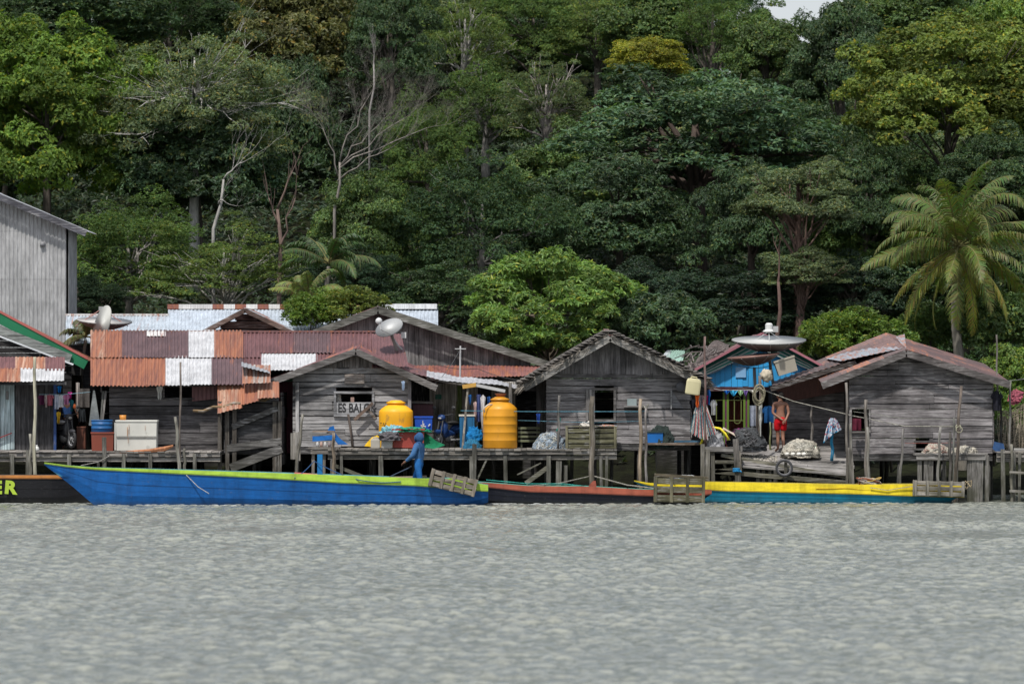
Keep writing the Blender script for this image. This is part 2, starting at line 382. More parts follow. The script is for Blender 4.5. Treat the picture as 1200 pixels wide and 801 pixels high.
def crown(R, Hh, ncl, cr, flat, per, ln, wd_, k, seed, droop=.3, out=.35, fill=.45, zmin=-.55, spread=.22, shell=.8):
    """crown of many leaf clumps; returns arrays plus the clump centres for the limbs"""
    rs = np.random.RandomState(seed)
    d = rdir(rs, ncl, zmin); rho = (fill+(1-fill)*rs.rand(ncl, 1)**.6)
    lob = 1+spread*np.array([mnoise.noise(Vector(q*1.6)+Vector((seed, 0, 0))) for q in d])[:, None]*2
    c = d*rho*lob*np.array([R, R, Hh])
    rr = cr*(.6+.8*rs.rand(ncl, 1))
    m = np.repeat(np.arange(ncl), per)
    q = rdir(rs, len(m), -.35); q[:, 2] = np.where(q[:, 2] < 0, q[:, 2]*.5, q[:, 2])
    rad = shell+(1.1-shell)*rs.rand(len(m), 1)
    P = c[m]+q*rad*rr[m]*np.array([1, 1, flat])
    P[:, 2] -= (q[:, 0]**2+q[:, 1]**2)*rr[m][:, 0]*.25
    Nn = nrm_(q*np.array([1, 1, 1/flat])+d[m]*.3)
    cc = (.6+.75*rs.rand(ncl, 1))*np.ones((1, 3))
    V, Fq, C = leaves(P, Nn, ln, wd_, rs, k, droop, out, cc[m])
    return V, Fq, C, c
LIB = {}
def lib(key):
    if key in LIB: return LIB[key]
    kind, sd_ = key
    sp_ = dict(umbrella=dict(R=1, ncl=120, cr=.20, flat=.42, per=85, ln=.050, wd_=.020, k=5, droop=.5, fill=.55, zmin=-.35, spread=.25),
               dense=dict(R=1, ncl=150, cr=.21, flat=.75, per=90, ln=.062, wd_=.030, k=4, droop=.35, fill=.5, spread=.28),
               dense2=dict(R=1, ncl=230, cr=.17, flat=.6, per=90, ln=.045, wd_=.022, k=4, droop=.35, fill=.5, spread=.3),
               fine=dict(R=1, ncl=190, cr=.17, flat=.6, per=90, ln=.034, wd_=.016, k=4, droop=.2, fill=.45, spread=.3),
               airy=dict(R=1, ncl=170, cr=.15, flat=.45, per=55, ln=.034, wd_=.015, k=4, droop=.15, fill=.35, zmin=-.4, spread=.35, shell=.4),
               mango=dict(R=1, ncl=120, cr=.20, flat=.7, per=70, ln=.085, wd_=.024, k=7, droop=.75, fill=.7, zmin=-.95, spread=.14, out=.5),
               big=dict(R=1, ncl=100, cr=.24, flat=.8, per=45, ln=.11, wd_=.055, k=4, droop=.5, fill=.45, spread=.3),
               bush=dict(R=1, ncl=70, cr=.30, flat=.9, per=45, ln=.13, wd_=.05, k=5, droop=.1, fill=.3, spread=.35, out=1.0, zmin=-.7))[kind]
    V, Fq, C, c = crown(Hh=1.0, seed=sd_, **sp_)
    LIB[key] = (raw_mesh('crown_'+kind, V, Fq, M['leaf'] if kind in ('mango', 'dense', 'big', 'bush', 'umbrella') else M['leafs'], C), c)
    return LIB[key]
def limb_path(p, q, bow, rs, n=5):
    p = Vector(p); q = Vector(q); out = []
    for i in range(n+1):
        t = i/n; v = p.lerp(q, t); v.z += bow*math.sin(math.pi*t)
        v += Vector((rs.uniform(-1, 1), rs.uniform(-1, 1), rs.uniform(-1, 1)))*.05*(q-p).length*math.sin(math.pi*t)
        out.append(v)
    return out
def tree(px, py, rx, ry, Y, kind, seed, colr, label, name='tree', group=None, bark=(.10, .085, .07), nl=14, tr=.16, trunk_to=None, cat='tree', depth=None, lean=0, basez=None, limb_r=1.0, hi=.55):
    s = (D+Y)/F; C = W(px, py, Y); R = rx*s; Hh = ry*s; dep = depth or (R*.85)
    base = Vector((C.x+lean, Y, tz(C.x, Y)-.2 if basez is None else basez))
    root = thing(name, label, cat, base, group)
    me, cl = lib((kind, seed)); co = bpy.data.objects.new('crown', me); COL.objects.link(co); co.parent = root
    r_ = random.Random(int(px*13+py))
    co.location = C-base; rot = r_.choice([0, math.pi/2, math.pi, -math.pi/2])
    sc = (R, dep, Hh) if rot in (0, math.pi) else (dep, R, Hh)
    co.scale = sc; co.rotation_euler = (0, 0, rot); co.color = (*colr, 1); ORG[co.name] = C
    mb = MB(); top = C+Vector((0, 0, Hh*.55)); bz = base
    pts = [bz, bz.lerp(C, .5)+Vector((r_.uniform(-.15, .15), 0, 0)), C+Vector((0, 0, -Hh*.2)), top]
    if pts[2].z <= bz.z: pts = [bz, bz+Vector((0, 0, Hh*.3)), top]
    mb.tube(pts, [tr*1.3, tr, tr*.75, tr*.15][:len(pts)] if len(pts) == 4 else [tr, tr*.6, tr*.1], 7, bark)
    Rm = Matrix.Rotation(rot, 3, 'Z')
    for c in list(cl)[:nl]:
        e = C+Rm @ Vector((c[0]*sc[0], c[1]*sc[1], c[2]*sc[2]))
        t = r_.uniform(.1, .75); st = bz.lerp(C, hi).lerp(top, t*.8)
        pa = limb_path(st, e, Hh*.08, r_, 5); r0 = tr*r_.uniform(.22, .42)*limb_r
        mb.tube(pa, [r0*(1-.8*i/5) for i in range(6)], 5, bark)
        for q in range(3):
            s0 = pa[r_.choice([2, 3, 4])]; e2 = e+Vector((r_.uniform(-1, 1)*R*.22, r_.uniform(-1, 1)*R*.2, r_.uniform(-.3, .8)*Hh*.22))
            mb.tube(limb_path(s0, e2, 0, r_, 3), [r0*.4, r0*.3, r0*.2, r0*.08], 4, bark)
    part('trunk', mb, M['bark'], root, smooth=True)
    return root
DK = (.053, .096, .038); BG = (.058, .104, .047); MD = (.092, .152, .044); YG = (.125, .20, .038); BR = (.155, .255, .062)
GR = (.115, .155, .072); OL = (.105, .11, .034); PG = (.125, .18, .055); YL = (.24, .25, .03); Y2 = (.165, .215, .052)
HERO = [
 # px, py, rx, ry, Y, kind, seed, colour, label, extras
 (55, 150, 112, 118, 40, 'dense2', 1, YG, 'bright yellow-green broad-leaved tree filling the upper left edge', {}),
 (228, 132, 118, 118, 39, 'airy', 2, (.14, .18, .09), 'tall tree with a bare pale grey trunk and thin grey-green crown, left of the picture', dict(bark=(.50, .48, .45), nl=70, tr=.18, limb_r=.6, hi=.8)),
 (150, 308, 85, 70, 27, 'fine', 3, MD, 'mid green small-leaved tree just right of the tall grey shed', dict(bark=(.24, .22, .2), nl=26)),
 (262, 322, 95, 58, 25, 'airy', 3, PG, 'light green open tree with pale forked branches behind the long zinc roof', dict(bark=(.42, .40, .36), nl=36, limb_r=.9)),
 (100, 22, 95, 55, 60, 'dense', 4, DK, 'dark green tree along the top edge above the yellow-green one', {}),
 (20, 20, 60, 45, 66, 'fine', 3, GR, 'dull green tree in the top left corner', {}),
 (200, 20, 70, 45, 70, 'fine', 4, DK, 'dark fine-leaved tree at the top edge above the pale-trunked tree', {}),
 (345, 45, 78, 78, 58, 'dense', 5, OL, 'olive-brown leaved tree at the top edge left of the dark one', {}),
 (458, 62, 52, 78, 56, 'umbrella', 6, DK, 'very dark tree behind the thin bare white sapling', {}),
 (345, 165, 50, 80, 54, 'dense', 4, DK, 'dark tree behind the dead snag between the pale trunk and the bare tree', {}),
 (545, 55, 60, 60, 66, 'airy', 7, PG, 'loose pale green tree at the top edge, first of the slope trees left of centre', dict(bark=(.4, .38, .35), nl=24)),
 (625, 40, 65, 58, 70, 'fine', 7, MD, 'soft green tree at the top centre edge', {}),
 (700, 38, 62, 52, 68, 'airy', 8, PG, 'pale green slope tree at the top, right of centre', {}),
 (570, 135, 62, 60, 56, 'fine', 8, MD, 'mid green tree with greyish branches on the slope above the dark centre tree', dict(bark=(.3, .28, .26), nl=24)),
 (640, 130, 60, 58, 52, 'airy', 7, GR, 'grey-green open tree on the slope left of the yellow flowering one', dict(bark=(.34, .3, .28), nl=30)),
 (500, 190, 55, 70, 50, 'fine', 3, MD, 'greenish tree behind the twigs of the bare dead tree', {}),
 (660, 215, 60, 55, 46, 'dense', 1, MD, 'mid green tree with lighter leaf tips left of the great umbrella tree', {}),
 (565, 280, 98, 92, 33, 'fine', 9, BG, 'dark small-leaved tree filling the centre above the plank gable', dict(nl=20, bark=(.2, .19, .18))),
 (480, 300, 58, 80, 36, 'fine', 10, MD, 'dark mid green tree between the dead tree and the centre tree', {}),
 (425, 262, 50, 55, 32, 'dense', 5, MD, 'green leafy tree right above the arching palm fronds', {}),
 (815, 175, 150, 92, 40, 'umbrella', 11, (.070, .125, .062), 'huge dark blue-green tree with layered umbrella foliage, right of centre', dict(nl=30, tr=.38, bark=(.07, .05, .04))),
 (725, 265, 95, 80, 37, 'umbrella', 12, BG, 'lower left dark spreading crown beneath the huge umbrella tree', dict(nl=14, bark=(.06, .05, .04))),
 (880, 270, 62, 78, 34, 'umbrella', 6, BG, 'dark layered crown hanging under the right side of the huge tree', dict(bark=(.07, .05, .04))),
 (935, 238, 68, 50, 30, 'umbrella', 13, GR, 'paler grey-green layered tree with thin brown trunk left of the coconut palm', dict(bark=(.16, .10, .08), nl=20)),
 (940, 322, 48, 32, 29, 'umbrella', 11, GR, 'small grey-green leaf tier below the paler layered tree', dict(bark=(.16, .10, .08))),
 (1112, 112, 122, 96, 42, 'dense2', 14, Y2, 'large yellow-green tree with clustered leaf tips above the coconut palm', dict(nl=20)),
 (1190, 60, 60, 75, 52, 'dense', 1, YG, 'yellow-green tree at the upper right edge', {}),
 (1065, 25, 70, 48, 62, 'dense', 4, MD, 'green tree at the top edge left of the upper right corner', {}),
 (985, 75, 55, 68, 56, 'dense', 5, DK, 'dark green rounded tree below the gap of sky', {}),
 (898, 62, 48, 46, 58, 'dense', 1, MD, 'glossy green tree just under the patch of sky', {}),
 (835, 40, 55, 52, 64, 'airy', 8, MD, 'soft green tree at the top edge left of the patch of sky', {}),
 (765, 35, 55, 48, 66, 'dense', 4, MD, 'mid green tree at the top edge above the yellow blossoms', {}),
 (758, 70, 46, 26, 52, 'dense', 14, YL, 'bush covered with yellow young leaves above the huge dark tree', dict(nl=4)),
 (1165, 215, 70, 60, 38, 'umbrella', 12, DK, 'dark tree behind the crown of the coconut palm', {}),
 (1015, 250, 55, 85, 40, 'umbrella', 13, DK, 'very dark tree left of the coconut palm', {}),
 (1000, 345, 60, 48, 31, 'umbrella', 6, (.035, .065, .035), 'low shaded tree behind the bright shrubs left of the palm', {}),  # leaf colour darkened to paint the shade behind the shrubs
 (870, 365, 95, 45, 31, 'umbrella', 12, (.028, .052, .03), 'deep shaded undergrowth tree above the blue house', {}),  # near-black leaf colour stands in for deep shade under the huge crown
 (760, 350, 60, 45, 31, 'umbrella', 11, (.03, .058, .032), 'shaded low tree between the mango tree and the huge tree', {}),  # shade below the huge tree painted into the leaf colour
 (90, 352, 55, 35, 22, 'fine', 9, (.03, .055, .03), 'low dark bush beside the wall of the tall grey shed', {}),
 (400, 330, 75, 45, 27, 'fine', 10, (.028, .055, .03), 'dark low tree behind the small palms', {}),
 (515, 355, 70, 45, 26, 'umbrella', 13, DK, 'dark low tree left of the bright mango tree', {}),
 (643, 362, 88, 66, 15, 'mango', 16, BR, 'round bright green mango tree behind the thatched house', dict(nl=22, tr=.13, bark=(.16, .13, .10))),
 (785, 385, 50, 42, 14, 'big', 17, BG, 'glossy dark green small tree right of the mango tree', dict(tr=.08)),
 (720, 395, 34, 30, 14.5, 'mango', 16, DK, 'low green sapling between mango tree and glossy tree', dict(tr=.06)),
]
SHR = [
 (1000, 392, 44, 28, 12, 'bush', 18, YG, 'bright yellow-green shrub behind the right plank house'),
 (1045, 408, 36, 26, 12, 'bush', 19, BR, 'leafy green shrub touching the ridge of the red-brown metal roof'),
 (965, 402, 30, 22, 13, 'bush', 20, YG, 'small bright shrub beside the green roof slope'),
 (1090, 385, 30, 26, 14, 'bush', 18, MD, 'green shrub under the hanging palm fronds'),
 (1165, 380, 40, 40, 13, 'big', 15, MD, 'broad-leaved shrub right of the palm trunk'),
 (1190, 435, 34, 30, 9, 'big', 15, YG, 'large round-leaved lime green plant at the right edge'),
 (1188, 478, 30, 26, 8.5, 'bush', 19, BR, 'low bright plant behind the net fence'),
 (365, 366, 30, 22, 13, 'bush', 20, YG, 'spiky yellow-green shoots behind the long red roof'),
 (412, 358, 34, 20, 13, 'bush', 18, Y2, 'thin yellow-green shrub beside the tall plank gable'),
]
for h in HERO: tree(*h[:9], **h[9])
for h in SHR: tree(*h, name='shrub', cat='shrub', nl=8, tr=.035)
allh = [(h[0], h[1], h[2], h[3], h[4]) for h in HERO]+[(220, 205, 34, 70, 39)]
# the forest behind and between: smaller trees on the slope
fr = random.Random(21)
FK = [('fine', 3), ('fine', 9), ('dense', 1), ('dense', 4), ('umbrella', 6), ('airy', 8), ('dense', 5), ('umbrella', 12)]
nf = 0
for Y in (24, 32, 41, 51, 62, 73, 84, 96):
    n = int((.2*(D+Y)+12)/4.6)
    for i in range(n):
        x = (i+.5+fr.uniform(-.4, .4))/n*(.2*(D+Y)+12)-(.1*(D+Y)+6); yy = Y+fr.uniform(-3, 3)
        R = fr.uniform(2.4, 3.8); Hh = R*fr.uniform(.75, 1.05); zc = tz(x, yy)+fr.uniform(2.6, 4.6)*(1 if Y > 26 else .6)
        s = (D+yy)/F; px = 600+x/s; py = HR+(H-zc)/s; rx = R/s; ry = Hh/s
        if py-ry < 22 and 885-rx*.8 < px < 965+rx*.8: continue
        if py+ry < -20: continue
        if any(hy > yy and ((px-hx)/(hrx+rx*.6))**2+((py-hyy)/(hry+ry*.6))**2 < 1 for hx, hyy, hrx, hry, hy in allh): continue
        k, sd_ = fr.choice(FK); cl = fr.choice([DK, DK, BG, MD, GR, (.035, .07, .03)])
        v = fr.uniform(.75, 1.15)
        lb = {'fine': 'small-leaved forest tree crowded among others on the hillside', 'dense': 'dense rounded forest tree crowded among others on the hillside',
              'umbrella': 'dark layered forest tree crowded among others on the hillside', 'airy': 'thin-crowned forest tree crowded among others on the hillside'}[k]
        tree(px, py, rx, ry, yy, k, sd_, tuple(q*v for q in cl), lb, name='forest_tree', group='forest trees filling the hillside', nl=7, tr=.12); nf += 1
print('fill trees', nf)
# undergrowth: nobody could count it
rs = np.random.RandomState(77); n = 70000
ux = rs.uniform(-32, 32, n); uy = 13+rs.rand(n)**.8*85
cl = np.array([mnoise.noise(Vector((a*.35, c*.35, 0))) for a, c in zip(ux, uy)])
uz = np.array([tz(a, c) for a, c in zip(ux, uy)])+rs.rand(n)*(.5+1.8*np.clip(cl+.3, 0, 1))
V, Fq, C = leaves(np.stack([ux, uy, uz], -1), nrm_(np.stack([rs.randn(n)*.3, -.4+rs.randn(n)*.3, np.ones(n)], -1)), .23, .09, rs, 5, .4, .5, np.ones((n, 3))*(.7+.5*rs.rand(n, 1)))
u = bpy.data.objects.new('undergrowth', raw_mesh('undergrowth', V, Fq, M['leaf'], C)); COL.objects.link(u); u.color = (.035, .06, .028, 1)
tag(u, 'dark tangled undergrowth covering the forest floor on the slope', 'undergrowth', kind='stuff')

# ------------------------------------------------------------------ coconut palm, small palms, dead wood
def frond(mb, base, az, up, L, seed, nleaf=64, ll=.66, wd_=.042, bend=1.0, c=(1, 1, 1), rmb=None):
    r_ = random.Random(seed); p = Vector(base); h = Vector((math.cos(az), math.sin(az), 0)); el = up; pts = [p.copy()]
    n = 16; side0 = Vector((-h.y, h.x, 0)); tw = r_.uniform(-.03, .03); bend *= r_.uniform(.6, 1.35); roll = r_.uniform(-.7, .7)
    for i in range(n):
        d = h*math.cos(el)+Vector((0, 0, math.sin(el))); p = p+d*(L/n); pts.append(p.copy()); el -= bend*(.02+.17*(i/n)**1.2); h = (h+side0*tw).normalized()
    rmb.tube(pts, [.03*(1-.85*i/n) for i in range(n+1)], 5, (.16, .15, .05), cap=False)
    side = Vector((-h.y, h.x, 0))
    for i in range(nleaf):
        t = .12+.88*i/nleaf; f = t*n; k = min(n-1, int(f)); q = pts[k].lerp(pts[k+1], f-k); d = (pts[k+1]-pts[k]).normalized()
        l = ll*(math.sin(math.pi*min(1, t*.9+.12))**.6)*r_.uniform(.85, 1.1)
        for sg in (-1, 1):
            o1 = (side*sg*r_.uniform(.6, 1)+d*r_.uniform(.5, .95)+Vector((0, 0, -.2+roll*sg))).normalized(); o2 = (o1+Vector((0, 0, -1.0*r_.uniform(.4, 2.2)))).normalized()
            m1 = q+o1*l*.5; e = m1+o2*l*.55; wv = d*wd_*.5
            cc = tuple(x*r_.uniform(.7, 1.25) for x in c)
            mb.add([q-wv, q+wv, m1+wv, m1-wv], [(0, 1, 2, 3)], cc); mb.add([m1-wv, m1+wv, e], [(0, 1, 2)], cc)
def palm(px, py, Y, basepx, nf_, L, label, colr, name='coconut_palm', nuts=True, seed=3, tr=.14, ll=.62, cat='palm', group=None, upr=(-.5, 1.35)):
    C = W(px, py, Y); bx = X(basepx, Y); base = Vector((bx, Y, tz(bx, Y)-.2)); root = thing(name, label, cat, base, group)
    mb = MB(); pts = [base.lerp(C, i/60)+Vector((.12*math.sin(i*.107), 0, 0)) for i in range(61)]; pts[-1] = C
    mb.tube(pts, [tr*(1.35-.45*i/60)*(1+.09*(i % 2)) for i in range(61)], 10, (.17, .155, .13)); part('trunk', mb, M['bark'], root, smooth=True)
    r_ = random.Random(seed); fm = MB(); rm = MB()
    for i in range(nf_):
        az = i*2.399+r_.uniform(-.3, .3); up = upr[0]+(upr[1]-upr[0])*(1-i/nf_)**.9
        dead = up < -.2 and r_.random() < .35
        c = (2.6, 1.9, 1.0) if dead else (1.0+.5*(i/nf_), 1.0+.25*(i/nf_), .9)
        frond(fm, C+Vector((0, 0, .1)), az, up+r_.uniform(-.1, .1), L*r_.uniform(.85, 1.1), seed*100+i, c=c, rmb=rm, ll=ll, bend=1.0+.4*(up > .6)-.3*(up < 0))
    fo = part('fronds', fm, M['leaf'], root); fo.color = (*colr, 1)
    part('frond_stems', rm, M['bark'], root)
    if nuts:
        for i in range(7):
            a = i*.9; nb = MB(); p = C+Vector((math.cos(a)*.2, -.22+math.sin(a)*.1, -.28-.14*(i % 3)))
            nb.lathe([(0, -.15), (.08, -.11), (.115, 0), (.09, .1), (0, .14)], p, 10, (.36, .20, .05)); part('coconut', nb, M['plastic'], root, smooth=True)
    return root
palm(1123, 292, 12.5, 1127, 40, 3.35, 'tall coconut palm with drooping yellowing fronds and coconuts at the right', (.100, .135, .040), seed=4, upr=(-1.15, 1.45))
palm(385, 312, 22, 388, 12, 2.1, 'small palm with long arching fronds above the shrubs, left of centre', (.06, .105, .045), name='small_palm', nuts=False, seed=8, tr=.08, ll=.4, upr=(-.1, 1.2))
palm(362, 352, 15, 362, 11, 1.5, 'pale feathery palm just behind the zinc roof', (.15, .19, .07), name='small_palm', nuts=False, seed=12, tr=.06, ll=.34, upr=(.1, 1.3))
palm(100, 398, 9.5, 100, 10, 1.1, 'small faded palm poking out beside the rusty patchwork roof', (.10, .12, .07), name='small_palm', nuts=False, seed=15, tr=.05, ll=.3, upr=(-.3, 1.2))
def grow(mb, p, d, L, r, dep, r_, c, spread=.55, upw=.12, nseg=4, split=(2, 3)):
    pts = [p]; q = p
    for i in range(nseg):
        d = (d+Vector((r_.uniform(-1, 1), r_.uniform(-.6, .6), r_.uniform(-1, 1)))*.16+Vector((0, 0, upw*.3))).normalized(); q = q+d*(L/nseg); pts.append(q)
    mb.tube(pts, [r*(1-.5*i/nseg) for i in range(nseg+1)], 5 if r > .02 else 3, c, cap=False)
    if dep <= 0: return
    for k in range(r_.randint(*split)):
        j = r_.choice(range(1, nseg+1)) if k else nseg
        dd = (d+Vector((r_.uniform(-1, 1), r_.uniform(-.7, .7), r_.uniform(-.8, 1)))*spread+Vector((0, 0, upw))).normalized()
        grow(mb, pts[j], dd, L*r_.uniform(.6, .85), r*.52, dep-1, r_, c, spread, upw, nseg, split)
def deadtree(px0, py0, px1, py1, Y, L, r, dep, seed, label, c=(.24, .215, .19), name='dead_tree', arms=(), base=None, **k):
    p = W(px0, py0, Y); b0 = Vector((p.x, Y, min(tz(p.x, Y)-.2, p.z-.2))); root = thing(name, label, 'tree', b0)
    mb = MB(); r_ = random.Random(seed); q = W(px1, py1, Y-.3)
    mb.tube([b0, p.lerp(q, .0), p.lerp(q, .5)+Vector((.1, 0, .05)), q], [r*1.2, r, r*.85, r*.6], 7, c)
    for a in arms:
        e = W(a[0], a[1], Y-.5); st = p.lerp(q, a[2]); pa = limb_path(st, e, .1, r_, 5); mb.tube(pa, [r*.55*(1-.6*i/5) for i in range(6)], 6, c)
        grow(mb, e, (e-pa[-2]).normalized(), L, r*.22, dep, r_, c, **k)
        for t in (2, 3, 4): grow(mb, pa[t], ((pa[t+1]-pa[t]).normalized()+Vector((0, 0, .8))).normalized(), L*.9, r*.16, dep-1, r_, c, **k)
    if not arms: grow(mb, q, (q-p).normalized(), L, r*.55, dep, r_, c, **k)
    part('branches', mb, M['bark'], root, smooth=True); return root
deadtree(392, 245, 398, 190, 31, .85, .055, 5, 5, 'bare dead tree with grey twigs spreading to the right over the dark forest', arms=((440, 150, .9), (475, 138, .9), (428, 120, 1.0), (378, 150, .7), (500, 150, .85), (455, 175, .6)), split=(3, 4), spread=.8)
deadtree(327, 330, 325, 245, 24, .9, .08, 1, 9, 'broken brown snag with stubby forked limbs', c=(.16, .11, .09), arms=((343, 200, 1.0), (346, 232, .4), (315, 232, .8)))
deadtree(433, 130, 438, 75, 50, .5, .04, 4, 13, 'thin bare pale sapling in front of the very dark tree', c=(.38, .35, .33), split=(3, 3), upw=.35)
deadtree(250, 268, 262, 210, 30, 1.0, .06, 3, 17, 'slender pale bare branches rising beside the tall pale trunk', c=(.42, .40, .37), arms=((285, 190, 1.0), (262, 235, .5)))
deadtree(910, 400, 912, 330, 28, .9, .08, 2, 23, 'reddish brown tree trunk rising above the satellite dish', c=(.14, .085, .07))
# ------------------------------------------------------------------ building helpers
def vary(c, a=.25, r=None):
    k = 1+(r or rnd).uniform(-a, a); return (c[0]*k, c[1]*k, c[2]*k)
def planks_h(mb, xl, xr, z0, z1, y, pw, holes=(), col=WG, var=.34, clip=None, th=.035, jit=.014, axis='x', gap=.022, joint=3.2):
    z = z0
    while z < z1-.02:
        h = pw*U(.72, 1.28); zt = min(z+h, z1)
        if z1-zt < pw*.3: zt = z1
        a, b_ = (xl, xr)
        if clip: a, b_ = max(xl, clip((z+zt)/2)[0]), min(xr, clip((z+zt)/2)[1])
        cuts = [a]; p = a+U(.6, joint)
        while p < b_-.4: cuts.append(p); p += U(joint*.5, joint*1.3)
        cuts.append(b_); segs = list(zip(cuts[:-1], cuts[1:]))
        for hx0, hx1, hz0, hz1 in holes:
            if zt > hz0+.03 and z < hz1-.03:
                ns = []
                for s0, s1 in segs:
                    if s1 <= hx0 or s0 >= hx1: ns.append((s0, s1)); continue
                    if s0 < hx0: ns.append((s0, hx0))
                    if s1 > hx1: ns.append((hx1, s1))
                segs = ns
        for s0, s1 in segs:
            if s1-s0 < .03: continue
            dy = U(-jit, jit); t1, t2 = U(-.006, .006), U(-.006, .006); g = gap*U(.3, 1.4); tl = U(0, .012)
            pts = [(s0+.004, dy-th+tl*-1, z+g+t1), (s1-.004, dy-th-tl, z+g+t2), (s1-.004, dy, z+g+t2), (s0+.004, dy, z+g+t1),
                   (s0+.004, dy-th, zt+t1), (s1-.004, dy-th, zt+t2), (s1-.004, dy, zt+t2), (s0+.004, dy, zt+t1)]
            if axis == 'x': pts = [(p[0], y+p[1], p[2]) for p in pts]
            else: pts = [(y-p[1], p[0], p[2]) for p in pts]
            mb.hexa(pts, vary(col, var))
        z = zt
def planks_v(mb, xl, xr, z0, top, y, pw, holes=(), col=WG, var=.28, th=.03, jit=.012, gap=.012, bot=None):
    x = xl
    while x < xr-.02:
        x1 = min(x+pw*U(.8, 1.2), xr)
        if xr-x1 < pw*.3: x1 = xr
        za, zb = top(x), top(x1); zs = z0+U(-.02, .02) if bot is None else bot(x)
        dy = U(-jit, jit); c = vary(col, var); a = x+gap*U(.3, 1.2)
        rng_ = [(zs, None)]
        for hx0, hx1, hz0, hz1 in holes:
            if x1 > hx0+.03 and x < hx1-.03: rng_ = [(zs, hz0), (hz1, None)]
        for q0, q1 in rng_:
            t0, t1 = (za, zb) if q1 is None else (q1, q1)
            if min(t0, t1)-q0 < .01: t0 = max(t0, q0+.005); t1 = max(t1, q0+.005)
            mb.hexa([(a, y+dy-th, q0), (x1, y+dy-th, q0), (x1, y+dy, q0), (a, y+dy, q0), (a, y+dy-th, t0), (x1, y+dy-th, t1), (x1, y+dy, t1), (a, y+dy, t0)], c)
        x = x1
def frame(mb, x0, x1, z0, z1, y, w=.07, c=WG, d=.05):
    mb.box(x0-w, x1+w, y-d, y+.02, z1, z1+w, vary(c)); mb.box(x0-w, x1+w, y-d*1.2, y+.02, z0-w, z0, vary(c))
    mb.box(x0-w, x0, y-d*.9, y+.02, z0, z1, vary(c)); mb.box(x1, x1+w, y-d*.9, y+.02, z0, z1, vary(c))
def roof_strips(mb, fe, fr_, depth, rise, cols, waves_m=9, amp=.014, bands=3, back=0):
    """roof slope from front eave point fe to front ridge point fr_, running back; sheets lie in bands up the slope"""
    fe = Vector(fe); fr_ = Vector(fr_); bk = Vector((0, depth, rise))
    L = (fr_-fe).length
    for k in range(bands):
        t0, t1 = k/bands-.01*(k > 0), (k+1)/bands+.012
        a = fe.lerp(fr_, t0)+Vector((0, 0, .012*k)); b_ = fe.lerp(fr_, min(t1, 1))+Vector((0, 0, .012*k)); n = max(2, int(depth/1.2))
        for j in range(n):
            s0, s1 = j/n, (j+1)/n+.01; e = Vector((0, U(-.03, .03), 0)) if j == 0 else Vector()
            c = rnd.choice(cols)
            mb.patch(a+bk*s0+e, a+bk*s1, b_+bk*s1, b_+bk*s0+e, waves=max(3, depth/n*waves_m), nv=1, amp=amp, c=c)
def stilts(root, xs, ys, ztop, col=WD, r=.07, m=None):
    for y in ys:
        for x in xs:
            mb = MB(); x_ = x+U(-.08, .08); l = U(-.06, .06)
            mb.tube([(x_+l, y, -.9), (x_+l*.5, y, (ztop-.9)/2), (x_, y, ztop)], [r*1.05, r, r*.95], 6, vary(col, .3)); part('post', mb, M['wv'], root, smooth=True)
def corner(f, px, row0, row1, Y, w, col=WG, name='corner_board', root=None, mat='wv'):
    mb = MB(); mb.box(X(px, Y), X(px, Y)+w, Y-.07, Y-.01, Z(row1, Y), Z(row0, Y), vary(col, .15)); return part(name, mb, M[mat], root)

